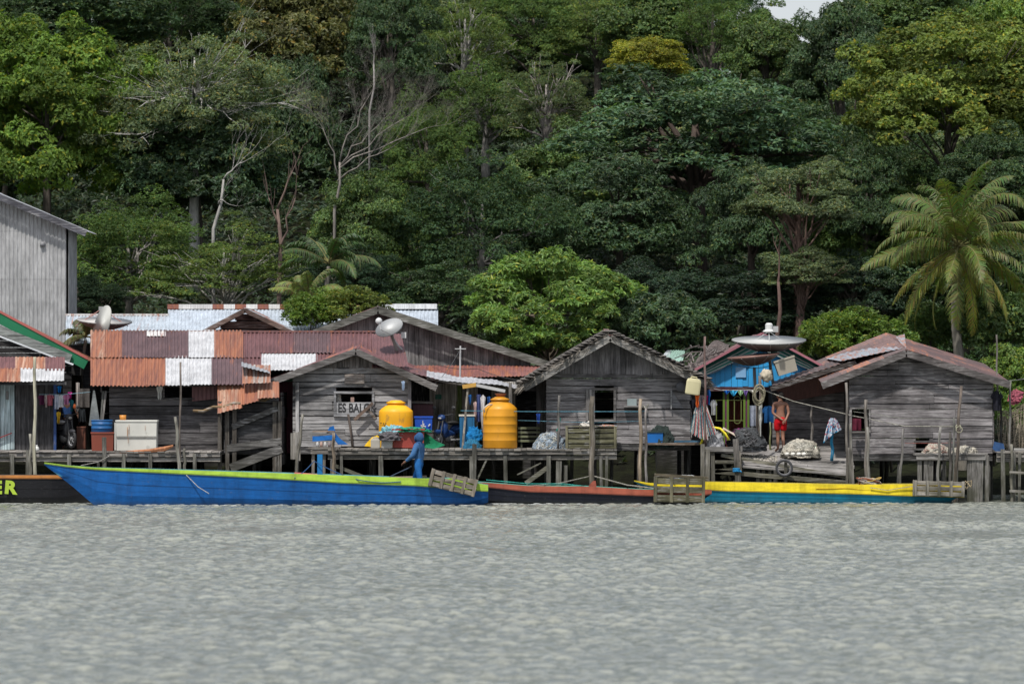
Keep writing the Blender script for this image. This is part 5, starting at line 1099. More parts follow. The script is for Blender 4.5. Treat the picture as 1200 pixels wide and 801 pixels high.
# ------------------------------------------------------------------ free poles
GP = (.21, .20, .17)
for px_, t, b_, Y, r, c, lb in ((41, 418, 556, -.35, .055, (.38, .36, .27), 'crooked pale round pole before the waterside shed'), (212, 424, 552, -.3, .035, (.17, .14, .12), 'thin dark pole standing before the patchwork roof house'),
    (206, 488, 552, -.35, .055, GP, 'short thick grey stake leaning beside the thin dark pole'), (36, 508, 556, -.25, .05, (.2, .19, .16), 'short grey stake left of the crooked pale pole'),
    (216, 525, 552, -.2, .045, GP, 'short stub behind the leaning grey stake'), (355, 485, 552, -.4, .05, (.12, .11, .09), 'dark pole leaning against the left edge of the lettered house'),
    (390.5, 507, 553, -.3, .055, (.25, .2, .15), 'brown post right of the blue tarpaulin table'), (694, 464, 573, -.25, .085, (.15, .13, .105), 'thick square mooring post before the greenish pallet box'),
    (751, 467, 572, -.2, .062, (.28, .22, .16), 'tan mooring post below the middle of the thatched house'), (757, 478, 562, -.3, .04, (.20, .18, .17), 'thin forked pole right of the tan mooring post'),
    (655, 463, 526, .4, .045, (.17, .16, .15), 'thin grey pole at the left corner of the thatched house'), (826, 394, 522, .3, .04, (.15, .10, .09), 'tall reddish pole with flags beside the blue house'),
    (891, 440, 528, 1.5, .055, (.16, .13, .11), 'upright pole with rope coils left of the man in red shorts'), (992, 448, 562, .0, .045, (.20, .18, .16), 'tall pole at the right end of the tilted platform'),
    (951, 476, 522, 3.2, .045, (.22, .2, .18), 'short grey post behind the pale net heap'), (903, 494, 530, 3.2, .03, (.16, .17, .08), 'thin green stick behind the man in red shorts'),
    (975, 505, 540, 1.3, .05, (.02, .20, .36), 'blue painted post under the patterned towel'), (1015, 468, 570, .1, .06, (.19, .17, .15), 'grey pole right of the open window of the right house'),
    (1017, 500, 572, .0, .05, (.17, .16, .14), 'second grey pole close beside the window pole'), (997, 496, 575, -.05, .05, (.17, .16, .14), 'dark pole at the very edge of the tilted platform'),
    (1059, 502, 572, .1, .045, (.16, .15, .14), 'leaning dark stick left of the fish drying table'), (1102, 500, 563, .0, .045, (.23, .22, .2), 'grey stick rising through the pale nets of the drying table'),
    (1113, 506, 564, .05, .05, (.13, .12, .11), 'dark stake between the two net heaps'), (1118, 489, 564, -.05, .035, (.22, .22, .2), 'crooked light stick left of the tallest pole'), (1126, 452, 564, -.1, .055, (.16, .13, .11), 'tallest leaning pole before the right house'),
    (1168, 392, 470, 3, .03, (.16, .14, .13), 'thin mast above the right eave of the big plank house'), (1173, 467, 528, 2, .035, (.05, .05, .045), 'black thin pole beside the right wall'), (1184, 446, 530, 1.6, .035, (.22, .21, .19), 'grey pole in front of the net fence'),
    (1186, 520, 588, .2, .05, (.17, .16, .13), 'side pole of the ladder at the right edge'), (535, 470, 524, 4, .03, (.2, .2, .1), 'thin stick beside the small green plate')):
    m = MB(); lean = {355: -8, 1059: -5, 1126: -6, 206: 4, 212: -2, 1102: -3}.get(px_, U(-1, 1)); n = 8
    pts = [W(px_+lean*(i/n-.0), t+(b_-t)*i/n, Y)+Vector((.35*r*math.sin(i*1.3+px_), 0, 0)) for i in range(n+1)]
    if b_ > 540: pts.append(Vector((pts[-1].x, pts[-1].y, -.7)))
    m.tube(pts, [r*(.8+.25*i/len(pts)) for i in range(len(pts))], 7, c)
    solo('mooring_pole' if b_ > 540 else 'pole', m, M['wv'], lb, 'pole', smooth=True)
m = MB(); m.tube([W(757, 479, -.3), W(753, 474, -.3)], .025, 5, GP); m.tube([W(757, 479, -.3), W(760, 473, -.3)], .025, 5, GP); solo('forked_branch', m, M['wv'], 'pale fork at the top of the thin forked pole', 'branch')
m = MB()
for r_ in (553, 575): m.beam(W(1183, r_, .1), W(1230, r_+2, .1), .05, .07, (.25, .23, .2))
part_root = thing('shore_ladder', 'two rough rungs of a wooden ladder at the right edge', 'ladder', W(1200, 588, .1)); part('rung', m, M['wh'], part_root)
m = MB(); m.beam(W(1188, 526, .1)+Vector((0, 0, 0)), W(1230, 526, .1), .05, .06, (.3, .29, .27)); part('top_rail', m, M['wh'], part_root)

# ------------------------------------------------------------------ things on the docks
def tank(label, cx, rt_, rb, Y, wpx, col, ribk=1.0):
    r = wpx/2*(D+Y)/F; zb = Z(rb, Y); h = Z(rt_, Y)-zb; cen = (X(cx, Y), Y, zb); rt = thing('water_tank', label, 'water tank', cen)
    m = MB(); b_ = h*.80
    prof = [(0, 0), (r*.97, 0), (r, .03)]
    for k in range(1, 5):
        z = b_*k/5; prof += [(r, z-.02), (r*ribk, z-.008), (r*ribk, z+.008), (r, z+.02)]
    prof += [(r, b_-.05), (r*.97, b_), (r*.80, b_+h*.055), (r*.62, b_+h*.10), (r*.52, b_+h*.115), (r*.50, b_+h*.15), (0, b_+h*.15)]
    m.lathe(prof, cen, 40, col); part('tank_body', m, M['plastic'], rt, smooth=True)
    m = MB(); m.lathe([(0, b_+h*.148), (r*.56, b_+h*.148), (r*.57, b_+h*.175), (r*.36, b_+h*.205), (r*.30, b_+h*.22), (0, b_+h*.225)], cen, 32, tuple(q*.95 for q in col)); part('lid', m, M['plastic'], rt, smooth=True); return rt, cen, r, h
t1, c1, r1, h1 = tank('yellow plastic water tank behind the red box with faded black letters', 464, 470, 524, 1.5, 40, (.82, .40, .012))
text_part('TANK', c1[0]-r1*.93, c1[1]-r1*.83, c1[2]+h1*.47, .14, (.04, .03, .02), t1, wx_=.9)
t2, c2, r2, h2 = tank('larger dirty orange-yellow water tank standing alone on the centre dock', 586, 466, 525, .9, 40, (.66, .29, .014), ribk=1.01)
m = MB(); m.box(c2[0]-r2*1.0, c2[0]+r2*1.0, c2[1]-r2*.2, c2[1]+.2, c2[2], c2[2]+.02, (.3, .15, .02))
m = MB(); m.lathe([(.0, 0), (.09, .0), (.17, .12), (.18, .13), (.16, .13), (.08, .02), (0, .02)], (c2[0]+.02, c2[1], c2[2]+h2*1.0), 20, (.35, .13, .08)); solo('bowl', m, M['plastic'], 'reddish bowl resting on the lid of the larger tank', 'bowl', smooth=True)
m = MB(); m.tube([W(568, 483, .5), W(567, 478, .5), W(572, 474, .5), W(577, 474, .6)], .022, 6, (.6, .5, .4)); solo('hose', m, M['plastic'], 'short bent hose entering the top of the larger tank', 'hose', smooth=True)
def rbox(label, a, b_, t, bt, Y, d, col, mat='paint', name='box', cat='box', lid=None, group=None, ribs=0):
    x0, x1, z0, z1 = X(a, Y), X(b_, Y), Z(bt, Y), Z(t, Y); rt = thing(name, label, cat, ((x0+x1)/2, Y+d/2, z0), group); m = MB(); q = .015
    m.hexa([(x0+q, Y+q, z0), (x1-q, Y+q, z0), (x1-q, Y+d-q, z0), (x0+q, Y+d-q, z0), (x0, Y, z1), (x1, Y, z1), (x1, Y+d, z1), (x0, Y+d, z1)], col)
    part('body', m, M[mat], rt); m = MB(); lc = lid or tuple(k*1.1 for k in col); m.box(x0-.02, x1+.02, Y-.02, Y+d+.02, z1+.002, z1+.05, lc); part('lid', m, M[mat], rt)
    if ribs:
        m = MB()
        for k in range(ribs):
            x = x0+(x1-x0)*(k+.5)/ribs; m.box(x-.012, x+.012, Y-.012, Y+.004, z0+.05, z1-.03, tuple(k_*.8 for k_ in col))
        part('rib', m, M[mat], rt)
    return rt
rb_ = rbox('big brick-red insulated box below the hooded man, draped with cloths', 460, 497, 504, 524.5, .35, .8, (.33, .055, .04))
fz = rbox('white chest freezer with rust stains on the left dock', 136, 183.5, 494, 527.5, .5, .75, (.58, .57, .52), name='chest_freezer', cat='freezer')
m = MB(); m.box(X(136.5, .48), X(183, .48), .47, .495, Z(512, .48), Z(510.6, .48), (.3, .3, .28)); m.box(X(134, .5), X(136, .5), .5, 1.2, Z(527, .5), Z(495, .5), (.5, .49, .45)); part('seam', m, M['paint'], fz)
m = MB(); [m.box(X(q_, .48), X(q_+w_, .48), .462, .468, Z(b_, .48), Z(a_, .48), (.40, .22, .12)) for q_, w_, a_, b_ in ((149, .8, 500, 511), (151, .5, 497, 508), (150, .5, 512, 519), (170, .4, 498, 504))]; part('rust_stain', m, M['paint'], fz)
m = MB(); m.lathe([(0, 0), (.09, 0), (.10, .15), (.095, .15), (.08, .02), (0, .02)], W(144, 494, .9)+Vector((0, 0, .05)), 16, (.55, .22, .04)); solo('bucket', m, M['plastic'], 'small orange bucket on top of the white freezer', 'bucket', smooth=True)
rbox('red-brown chest under the blue drum', 107, 133, 508, 528, .5, .7, (.20, .05, .03))
def drum(label, a, b_, t, bt, Y, col, name='drum', lidc=None):
    r = (b_-a)/2*(D+Y)/F; z0 = Z(bt, Y); h = Z(t, Y)-z0; cen = (X((a+b_)/2, Y), Y+r, z0); rt = thing(name, label, 'drum', cen); m = MB()
    m.lathe([(0, 0), (r*.96, 0), (r, .02), (r, h*.33), (r*1.03, h*.35), (r, h*.37), (r, h*.68), (r*1.03, h*.7), (r, h*.72), (r, h-.02), (r*.96, h)], cen, 24, col); part('drum_body', m, M['plastic'], rt, smooth=True)
    m = MB(); m.lathe([(r*1.02, h-.02), (r*1.04, h), (r*1.0, h+.02), (r*.9, h-.01), (0, h-.01)], cen, 24, lidc or tuple(k*.9 for k in col)); part('rim', m, M['plastic'], rt, smooth=True); return rt
drum('blue plastic drum sitting on the red-brown chest', 106, 131, 492.5, 506.3, .5, (.012, .10, .28))
rt = rbox('tall blue tank with a white rim in front of the parked motorbike', 538.5, 556, 487.5, 525, 2.0, .6, (.012, .11, .24), 'plastic', name='blue_tank', cat='tank', lid=(.55, .52, .45), ribs=3)
rt = rbox('glossy blue crate with white print right of the first yellow tank', 486, 506.5, 489.5, 505, 2.0, .5, (.01, .07, .42), 'plastic', name='blue_crate', cat='crate')
m = MB()
for (a, b_, c, d) in ((494, 500, 497, 496), (493, 498, 499, 499.5), (495.5, 501, 495.5, 492.5), (502, 499, 504, 496.5), (492.5, 502.2, 498, 502.2)): m.beam(W(a, b_, 1.97), W(c, d, 1.97), .02, .035, (.6, .6, .62))
part('white_print', m, M['letter'], rt)
rbox('dark stand of boards under the glossy blue crate', 485, 508, 506, 525, 2.0, .5, (.06, .055, .05), 'wh', name='board_stand', cat='stand')
def jerry(label, cx, t, bt, Y, w_, col, tilt=0, h2=.6):
    s = (D+Y)/F; w2 = w_*s/2; h = (bt-t)*s; rt = thing('jerrycan', label, 'jerrycan', (0, 0, 0)); m = MB(); d = w2*h2; rt_ = []
    for (k, z) in ((.92, 0), (1, .03), (1, h*.72), (.86, h*.86), (.5, h*.9)): rt_.append([(x*k*w2, y*k*d, z) for x, y in ((-1, -.8), (-.8, -1), (.8, -1), (1, -.8), (1, .8), (.8, 1), (-.8, 1), (-1, .8))])
    vs = [v for r in rt_ for v in r]; m.add(vs, [(i*8+k, i*8+(k+1) % 8, (i+1)*8+(k+1) % 8, (i+1)*8+k) for i in range(4) for k in range(8)]+[tuple(range(7, -1, -1)), tuple(range(32, 40))], col)
    part('can_body', m, M['plastic'], rt); m = MB(); m.tube([(-w2*.5, 0, h*.86), (-w2*.4, 0, h*.98), (w2*.3, 0, h*.98), (w2*.45, 0, h*.86)], .018, 5, col); part('handle', m, M['plastic'], rt, smooth=True)
    m = MB(); m.lathe([(.035, 0), (.035, .04), (0, .04)], (w2*.65, 0, h*.84), 10, (.3, .3, .3)); part('cap', m, M['plastic'], rt)
    rt.location = (X(cx, Y), Y, Z(bt, Y)); rt.rotation_euler = (0, tilt, 0); return rt
jerry('left of two dirty white jerrycans before the first yellow tank', 440, 512, 525, .3, 11, (.40, .37, .32)); jerry('right, squarer jerrycan of the two before the first yellow tank', 453.5, 512, 525, .3, 13, (.36, .36, .34))
jerry('cream jerrycan hanging upside on a stick at the corner of the thatched house', 811, 441, 462, .2, 17, (.55, .50, .30), math.radians(8), .45)
def heap(label, cx, row, Y, w_, h, mat, cols, amp=.22, fr=2.6, name='heap', cat='heap', dpt=None, strands=0, sc=None, seed=0, sink=.12):
    s = (D+Y)/F; rx = w_/2*s; rz = h*s; m = MB(); p = W(cx, row, Y); p.z -= .02
    m.blob(p, rx, dpt or rx*.7, rz, amp*.6, fr, cols[0], half=True, nu=60, nv=26, seed=seed, cvar=None if mat == 'net' else cols, fine=1.0 if mat == 'net' else 0)
    o = solo(name, m, M[mat], label, cat, smooth=True) if not strands else None
    if strands:
        for k in range(strands):
            a = U(0, 6.28); q = U(.1, 1.0); pts = []
            for i in range(5):
                aa = a+i*U(.1, .4); qq = min(1.05, q+i*.07); pts.append(p+Vector((rx*qq*math.cos(aa), -(dpt or rx*.7)*abs(qq*math.sin(aa)), rz*math.sqrt(max(0, 1.05-qq*qq))*U(.92, 1.08))))
            m.tube(pts, U(.005, .011), 3, rnd.choice(sc or cols), cap=False)
        o = solo(name, m, M[mat], label, cat, smooth=True)
    return o
heap('heap of bluish white fishing net with cork floats on the centre dock', 645, 526, .7, 40, 19, 'net', [(.30, .36, .42), (.42, .42, .40), (.20, .28, .38), (.5, .36, .26)], strands=300, sc=[(.55, .6, .65), (.25, .38, .52), (.6, .58, .5)], name='net_heap', cat='fishing net', seed=2)
heap('large heap of off-white fishing net on the tilted platform right of the man', 938, 531, 1.9, 44, 16, 'net', [(.52, .48, .40), (.6, .56, .48), (.40, .38, .31)], strands=420, sc=[(.68, .65, .57), (.5, .48, .40)], name='net_heap', cat='fishing net', seed=4)
heap('pale net heap on the left of the fish drying table', 1097, 531, .8, 32, 11, 'net', [(.5, .46, .38), (.42, .3, .25)], strands=220, sc=[(.62, .58, .5), (.5, .3, .25)], name='net_heap', cat='fishing net', seed=5)
heap('pale net heap on the right of the fish drying table', 1130, 531, .8, 30, 9, 'net', [(.48, .44, .36), (.4, .28, .22)], strands=180, sc=[(.6, .56, .48)], name='net_heap', cat='fishing net', seed=6)
heap('dark grey net heap with folded edges behind the platform post', 876, 522, 1.6, 44, 19, 'net', [(.06, .065, .07), (.10, .105, .11), (.04, .045, .05)], strands=200, sc=[(.2, .2, .21), (.03, .03, .03)], name='net_heap', cat='fishing net', seed=7)
heap('silvery roll of plastic sheeting under the yellow mat', 838, 520, .6, 22, 16, 'cloth', [(.22, .22, .23), (.32, .32, .33)], name='plastic_roll', cat='plastic sheet', seed=8)
heap('dark green net bundle beside the blue tub on the ledge', 774, 518.5, 1.0, 30, 20, 'net', [(.02, .035, .03), (.03, .05, .045)], name='net_heap', cat='fishing net', seed=9)
heap('crumpled dark clothes and purple rag on the bedding behind the dark net heap', 873, 507, 2.6, 30, 7, 'cloth', [(.05, .04, .06), (.16, .03, .12), (.04, .04, .05)], name='clothes_pile', cat='clothes', seed=10)
m = MB(); Yq = .5; pts = [(821, 521), (824, 512), (829, 503), (836, 500.5), (844, 502), (850, 508), (854, 515)]
a = [W(x, y, Yq) for x, y in pts]; bq = [W(x+4, y+.6, Yq+1.6) for x, y in pts]
m.add(a+bq, [(i, i+1, 7+i+1, 7+i) for i in range(6)], (.55, .46, .22)); solo('yellow_mat', m, M['cloth'], 'yellow edged mat arched over the silvery roll', 'mat', smooth=True)
m = MB(); m.tube(a, .035, 6, (.78, .66, .05)); solo('yellow_edging', m, M['cloth'], 'bright yellow padded edge along the front of the arched mat', 'edging', smooth=True)
m = MB(); m.patch(W(846, 503, 1.0), W(862, 512, 1.0), W(858, 504, 2.2), W(848, 500, 2.2), nu=8, nv=5, c=(.6, .5, .4), jit=.08); solo('patterned_blanket', m, M['cloth'], 'cream and orange blanket hanging off the right side of the yellow mat', 'blanket')
# clams drying
m = MB(); 
for k in range(420):
    t = U(.50, .74); p = pf[0].lerp(pf[3], t).lerp(pf[1].lerp(pf[2], t), U(0.02, .33))+Vector((0, 0, .012+U(0, .03))); e = U(.018, .04)
    m.blob(p, e*1.3, e, e*.55, .1, 3, vary((.50, .46, .40), .4), nu=5, nv=3)
solo('drying_shellfish', m, M['net'], 'layer of small whitish shellfish drying on the tilted platform', 'shellfish', kind='stuff')
m = MB()
for k, px_ in enumerate((922, 929, 936, 942)):
    m = MB(); p = W(px_, 533, 1.25); m.blob(p+Vector((0, 0, .035)), .07, .06, .05, .15, 3, (.62, .60, .54), nu=10, nv=6, sq=.6); solo('net_float', m, M['plastic'], 'white foam float lying at the foot of the off-white net heap', 'float', 'white floats of the off-white net')
# tyre on the platform edge
rt = thing('bicycle_tyre', 'black bicycle tyre hanging on the front edge of the tilted platform', 'tyre', W(919, 557, -.12)); m = MB(); m.torus(W(919, 548, -.12), .225, .035, n=40, k=8, c=(.05, .05, .055)); part('tyre_ring', m, M['rubber'], rt, smooth=True)
m = MB(); m.torus(W(919, 548, -.12), .19, .012, n=40, k=6, c=(.2, .2, .21)); part('inner_rim', m, M['rubber'], rt, smooth=True)
# blue rope wound on corner post
m = MB()
for k in range(4): m.torus(W(863, 549+k*1.1, -.05), .10, .018, M=Matrix.Rotation(math.pi/2+U(-.2, .2), 3, 'X'), n=16, k=5, c=(.02, .28, .6))
m.tube([W(867, 551, -.17), W(869, 553, -.2)], .02, 5, (.02, .28, .6)); solo('blue_rope_binding', m, M['rope'], 'bright blue rope wound round the platform corner post', 'rope', smooth=True)
# greenish pallet box
rt = thing('pallet_box', 'big mossy slatted wooden box at the right end of the centre dock', 'crate', W(693, 525, .4))
for k in range(4):
    m = MB(); z0 = 525-k*6.1; m.box(X(663, .2), X(723, .2), .2, .23, Z(z0, .2), Z(z0-4.6, .2), vary((.12, .115, .07))); part('slat', m, M['wh'], rt)
for px_ in (664, 692, 721):
    m = MB(); m.box(X(px_-1.5, .2), X(px_+1.5, .2), .16, .198, Z(525, .2), Z(500, .2), vary((.14, .13, .08))); part('batten', m, M['wv'], rt)
m = MB(); m.box(X(662, .2), X(724, .2), .2, 1.2, Z(500, .2), Z(499, .2), (.15, .14, .09)); m.box(X(664, .2), X(722, .2), 1.2, 1.23, Z(525, .2), Z(501, .2), (.05, .05, .04)); part('top_board', m, M['wh'], rt)
heap('crumpled white sack lying on top of the mossy slatted box', 687, 499.5, .5, 15, 6, 'cloth', [(.55, .52, .47)], name='sack', cat='sack', seed=11, amp=.3)
heap('small blue and brown rags at the right end of the mossy box', 712, 499.5, .5, 20, 3, 'cloth', [(.25, .2, .16), (.3, .36, .42), (.5, .2, .1)], name='rags', cat='rags', seed=12, amp=.3)
m = MB()
for i, r0 in enumerate((500, 505, 510, 515)): m.box(X(607, 3), X(633, 3), 3, 3.05, Z(r0+2.6, 3), Z(r0, 3), vary((.16, .17, .10)))
for a in (610, 630): m.box(X(a, 3), X(a+2, 3), 3.05, 3.1, Z(526, 3), Z(500, 3), (.1, .1, .07))
rt = thing('slatted_bench', 'low greenish slatted rack between the larger tank and the thatched house', 'rack', W(620, 526, 3)); part('slats', m, M['wh'], rt)
m = MB(); m.tube([W(656, 489, .6), W(655, 500, .6), W(652.5, 505, .6)], .03, 5, (.03, .45, .35)); solo('green_cloth_strip', m, M['cloth'], 'bright green cloth strip tied to the pole left of the mossy box', 'cloth', smooth=True)
rt = rbox('blue plastic tub on the ledge under the thatched house', 758, 777, 507, 518.5, .75, .4, (.01, .13, .42), 'plastic', name='tub', cat='tub', lid=(.02, .04, .04))
m = MB(); m.blob(W(798, 453, 1.25), .15, .06, .16, .03, 2, (.10, .10, .11)); solo('round_basin', m, M['plastic'], 'round dark basin hung on the wall under the right eave of the thatched house', 'basin', smooth=True)
m = MB(); m.blob(W(43, 526, .2)+Vector((0, 0, .0)), .075, .075, .085, .05, 2, (.7, .7, .66)); m.lathe([(.03, .07), (.03, .12), (0, .12)], W(43, 526, .2), 8, (.7, .7, .66)); solo('white_jug', m, M['plastic'], 'small white plastic jug beside the crooked pale pole', 'jug', smooth=True)
m = MB(); m.tube([W(125, 533, .1), W(150, 530.5, .1), W(175, 528, .05), (W(192, 526, .05)), W(203, 522, .05)], [.05, .07, .06, .08, .03], 6, (.36, .15, .07)); solo('driftwood_log', m, M['bark'], 'reddish rough log lying along the edge of the left dock', 'log')
m = MB(); m.box(X(90, 3), X(100, 3), 3, 3.5, Z(526, 3), Z(501, 3), (.14, .05, .03)); m.box(X(89.5, 3), X(100.5, 3), 2.98, 3.52, Z(501, 3), Z(499.5, 3), (.2, .08, .05)); solo('brown_cupboard', m, M['paint'], 'small brown cupboard in the alley beside the scooter', 'cupboard')
m = MB()
m.patch(W(118, 500, .7), W(104, 498, .7), W(109, 457, .9), W(111, 457, .9), nu=10, nv=10, c=(.14, .15, .15), jit=.15); solo('hanging_net_bag', m, M['cloth'], 'grey net bag hanging from a blue string above the blue drum', 'bag')
m = MB(); m.beam(W(119, 503, 1.4), W(124, 458, 1.5), .06, .04, (.15, .14, .13)); m.beam(W(117, 503, 1.4), W(121, 458, 1.5), .04, .04, (.1, .1, .09)); solo('leaning_boards', m, M['wv'], 'two thin boards leaning on the wall behind the blue drum', 'boards')
# table with tarp left of lettered house
rt = trestle('work_table', 'cluttered plank table with jars and a blue tarpaulin before the lettered house', 364, 394, 524, .0, 1.0, ((367, .09), (380, .08), (392, .09)), (.19, .17, .15))
m = MB(); m.box(X(366, .3), X(392, .3), .3, .8, Z(506, .3), Z(504.5, .3), (.22, .16, .12)); part('upper_shelf', m, M['wh'], rt)
m = MB(); m.patch(W(366, 516, .2), W(391, 515, .2), W(391, 509, .3), W(366, 510, .3), nu=10, nv=4, c=(.008, .08, .26), jit=.12); m.patch(W(392, 506, .5), W(408, 521, .3), W(396, 521, .3), W(392, 516, .3), nu=8, nv=8, c=(.008, .08, .26), jit=.3)
m.patch(W(382, 505, .5), W(393, 505, .5), W(391, 498, .6), W(386, 499, .6), nu=8, nv=4, c=(.008, .08, .26), jit=.3); solo('blue_tarpaulin', m, M['cloth'], 'crumpled bright blue tarpaulin thrown over the cluttered table', 'tarpaulin')
for k, px_ in enumerate((372, 376.5, 381, 386)):
    m = MB(); c = [(.5, .5, .5), (.45, .3, .25), (.55, .52, .5), (.25, .2, .2)][k]; m.lathe([(0, 0), (.045, 0), (.045, .1), (.03, .13), (.03, .15), (0, .15)], W(px_, 523.5, .2), 10, c)
    solo('jar', m, M['plastic'], ['pale grey jar, first from the left on the cluttered table', 'reddish jar, second from the left on the cluttered table', 'white jar, third from the left on the cluttered table', 'dark jar, rightmost on the cluttered table'][k], 'jar', smooth=True)
rt = thing('plank_screen', 'weathered plank panel hanging at the left corner of the lettered house', 'panel', W(346, 540, -.1)); m = MB()
for k in range(4): m.box(X(340.5+k*2.9, -.1), X(343.3+k*2.9, -.1), -.1, -.07, Z(539+U(-2, 2), -.1), Z(506+U(-1, 2), -.1), vary((.19, .175, .155)))
part('boards', m, M['wv'], rt)
m = MB(); m.patch(W(427, 524, .5), W(446, 524, .5), W(446, 507, .7), W(436, 511, .7), nu=8, nv=6, c=(.62, .38, .02), jit=.15); solo('yellow_tarpaulin', m, M['cloth'], 'small folded yellow tarpaulin left of the jerrycans', 'tarpaulin')
# cloths over the red box
def drape(label, pts, c, Y=.3, name='cloth', jit=.1, mat='cloth', n=12):
    m = MB(); P = [W(*q) for q in pts]; m.patch(P[0], P[1], P[2], P[3], nu=n, nv=n, c=c, jit=jit); return solo(name, m, M[mat], label, 'cloth', smooth=True)
heap('pale teal cloth bundled on the left top of the red box', 461, 506, .6, 30, 8, 'cloth', [(.20, .42, .46), (.3, .5, .55), (.12, .3, .36)], amp=.35, name='cloth_bundle', cat='cloth', seed=21, fr=4)
heap('dark grey jacket hanging over the left side of the red box', 457, 513, .25, 24, 8, 'cloth', [(.09, .085, .09), (.12, .11, .12)], amp=.35, name='grey_jacket', cat='jacket', seed=22, fr=3)
drape('green tarpaulin falling from the red box to the dock', [(494, 524.5, .2), (521, 524.5, .3), (499, 504, .5), (492, 505, .5)], (.012, .15, .07), jit=.35, name='green_tarpaulin')
heap('narrow green cloth ridge on top of the red box behind the hooded man', 482, 504, .6, 40, 4, 'cloth', [(.02, .25, .14), (.03, .3, .18)], amp=.4, name='green_cloth', cat='cloth', seed=23, fr=5)
heap('bright blue bag slumped against the blue tank', 556, 512, 1.2, 18, 12, 'cloth', [(.008, .13, .34), (.012, .17, .42)], amp=.25, name='blue_bag', cat='bag', seed=24, fr=3)
heap('blue netted sack on the dock beneath the bright blue bag', 554, 525.5, 1.1, 22, 12, 'net', [(.015, .16, .30), (.03, .24, .36)], amp=.15, name='blue_net_sack', cat='sack', seed=25)
m = MB(); m.box(X(559, 1.2), X(562, 1.2), 1.2, 1.3, Z(525.5, 1.2), Z(508, 1.2), (.01, .2, .5)); solo('blue_stake', m, M['paint'], 'short blue stake between the blue sack and the larger tank', 'stake')

# ------------------------------------------------------------------ clothes on lines
def garment(kind, cx, t, w_, h, Y, c, label, group=None, c2=None):
    s = (D+Y)/F; m = MB(); n = 10; r = rnd
    ph = U(0, 6); prof = {'shirt': lambda v: 1.0 if v > .12 else .7, 'shorts': lambda v: .8+.2*v, 'rag': lambda v: 1-.5*v+.1*math.sin(9*v+ph), 'towel': lambda v: 1, 'tri': lambda v: 1-.9*v}[kind]
    vs = []
    for j in range(n+1):
        v = j/n
        for i in range(n+1):
            u = i/n-.5; x = u*w_*prof(v); y = t+h*v+(2.0*abs(u)*(1-v)*(.08*h) if kind != 'towel' else 0)
            if kind == 'shorts' and v > .45 and abs(u) < .08: y = t+h*.45
            p = W(cx+x, y, Y); p.y += .05*math.sin(u*9+ph)*(.3+v); vs.append(p)
    m.add(vs, [(j*(n+1)+i, j*(n+1)+i+1, (j+1)*(n+1)+i+1, (j+1)*(n+1)+i) for j in range(n) for i in range(n)], c)
    if kind == 'shirt':
        for sg in (-1, 1): m.patch(W(cx+sg*w_*.36, t, Y), W(cx+sg*w_*.85, t+h*.32, Y+.03), W(cx+sg*w_*.62, t+h*.45, Y+.03), W(cx+sg*w_*.40, t+h*.30, Y), nu=3, nv=3, c=c2 or c, jit=.04)
    return solo('hanging_'+{'shirt': 'shirt', 'shorts': 'shorts', 'rag': 'rag', 'towel': 'towel', 'tri': 'cloth'}[kind], m, M['cloth'], label, 'laundry', group)
rope('clothes line in the alley beside the waterside shed', [(46, 462, 2.1), (75, 462, 2.1), (106, 459, 2.1)], .008, (.3, .5, .6), name='clothes_line')
for a in ((49, 462, 6, 12, (.10, .02, .06), 'shirt', 'dark red small shirt, first on the alley clothes line'), (54, 462, 4, 15, (.6, .52, .5), 'rag', 'pale rag, second on the alley clothes line'), (58.5, 461, 6, 14, (.42, .12, .16), 'shirt', 'pink-red small shirt, third on the alley clothes line'),
          (66.5, 462, 5, 17, (.55, .58, .66), 'towel', 'pale blue towel at the corner of the waterside shed'), (72, 462, 6, 15, (.62, .62, .64), 'shirt', 'white shirt in the middle of the alley clothes line'), (78, 461, 5, 13, (.5, .2, .35), 'shirt', 'rose shirt right of the white shirt on the alley line'),
          (82, 459, 5, 8, (.55, .03, .3), 'rag', 'magenta cloth above the person in the alley'), (69.5, 452, 5, 8, (.01, .2, .55), 'rag', 'bright blue cloth high at the corner of the shed'), (91, 448, 4, 34, (.5, .45, .42), 'towel', 'long pale towel with red edge hanging in the alley'),
          (96, 478, 9, 16, (.03, .035, .04), 'shorts', 'black trousers hanging low at the right of the alley'), (99, 455, 12, 22, (.10, .09, .085), 'towel', 'dark brown blanket behind the black trousers'), (84, 468, 5, 14, (.04, .22, .26), 'rag', 'teal cloth right behind the head of the person in the alley')):
    garment(a[5], a[0], a[1], a[2], a[3], 2.1+(1.0 if a[0] > 80 else U(0, .1)), a[4], a[6])
garment('rag', 68.5, 482, 5, 14, 2.2, (.55, .36, .03), 'yellow cloth hanging behind the scooter seat')
rope('clothes line before the blue house', [(826, 453, 2.0), (845, 457, 2), (890, 457, 2)], .01, (.5, .5, .48), name='clothes_line')
for cx, w_, h, c, lb in ((851.5, 8, 5, (.01, .12, .45), 'deep blue cloth on the line before the blue house'), (859.5, 10, 7, (.05, .40, .65), 'light blue cloth on the line before the blue house'), (868, 8, 7, (.35, .55, .30), 'pale green cloth on the line before the blue house'),
                         (873.5, 6, 7, (.16, .10, .30), 'purple cloth on the line before the blue house'), (883, 12, 4, (.6, .58, .52), 'white cloth on the line before the blue house')): garment('tri', cx, 457, w_, h, 2.0, c, lb)
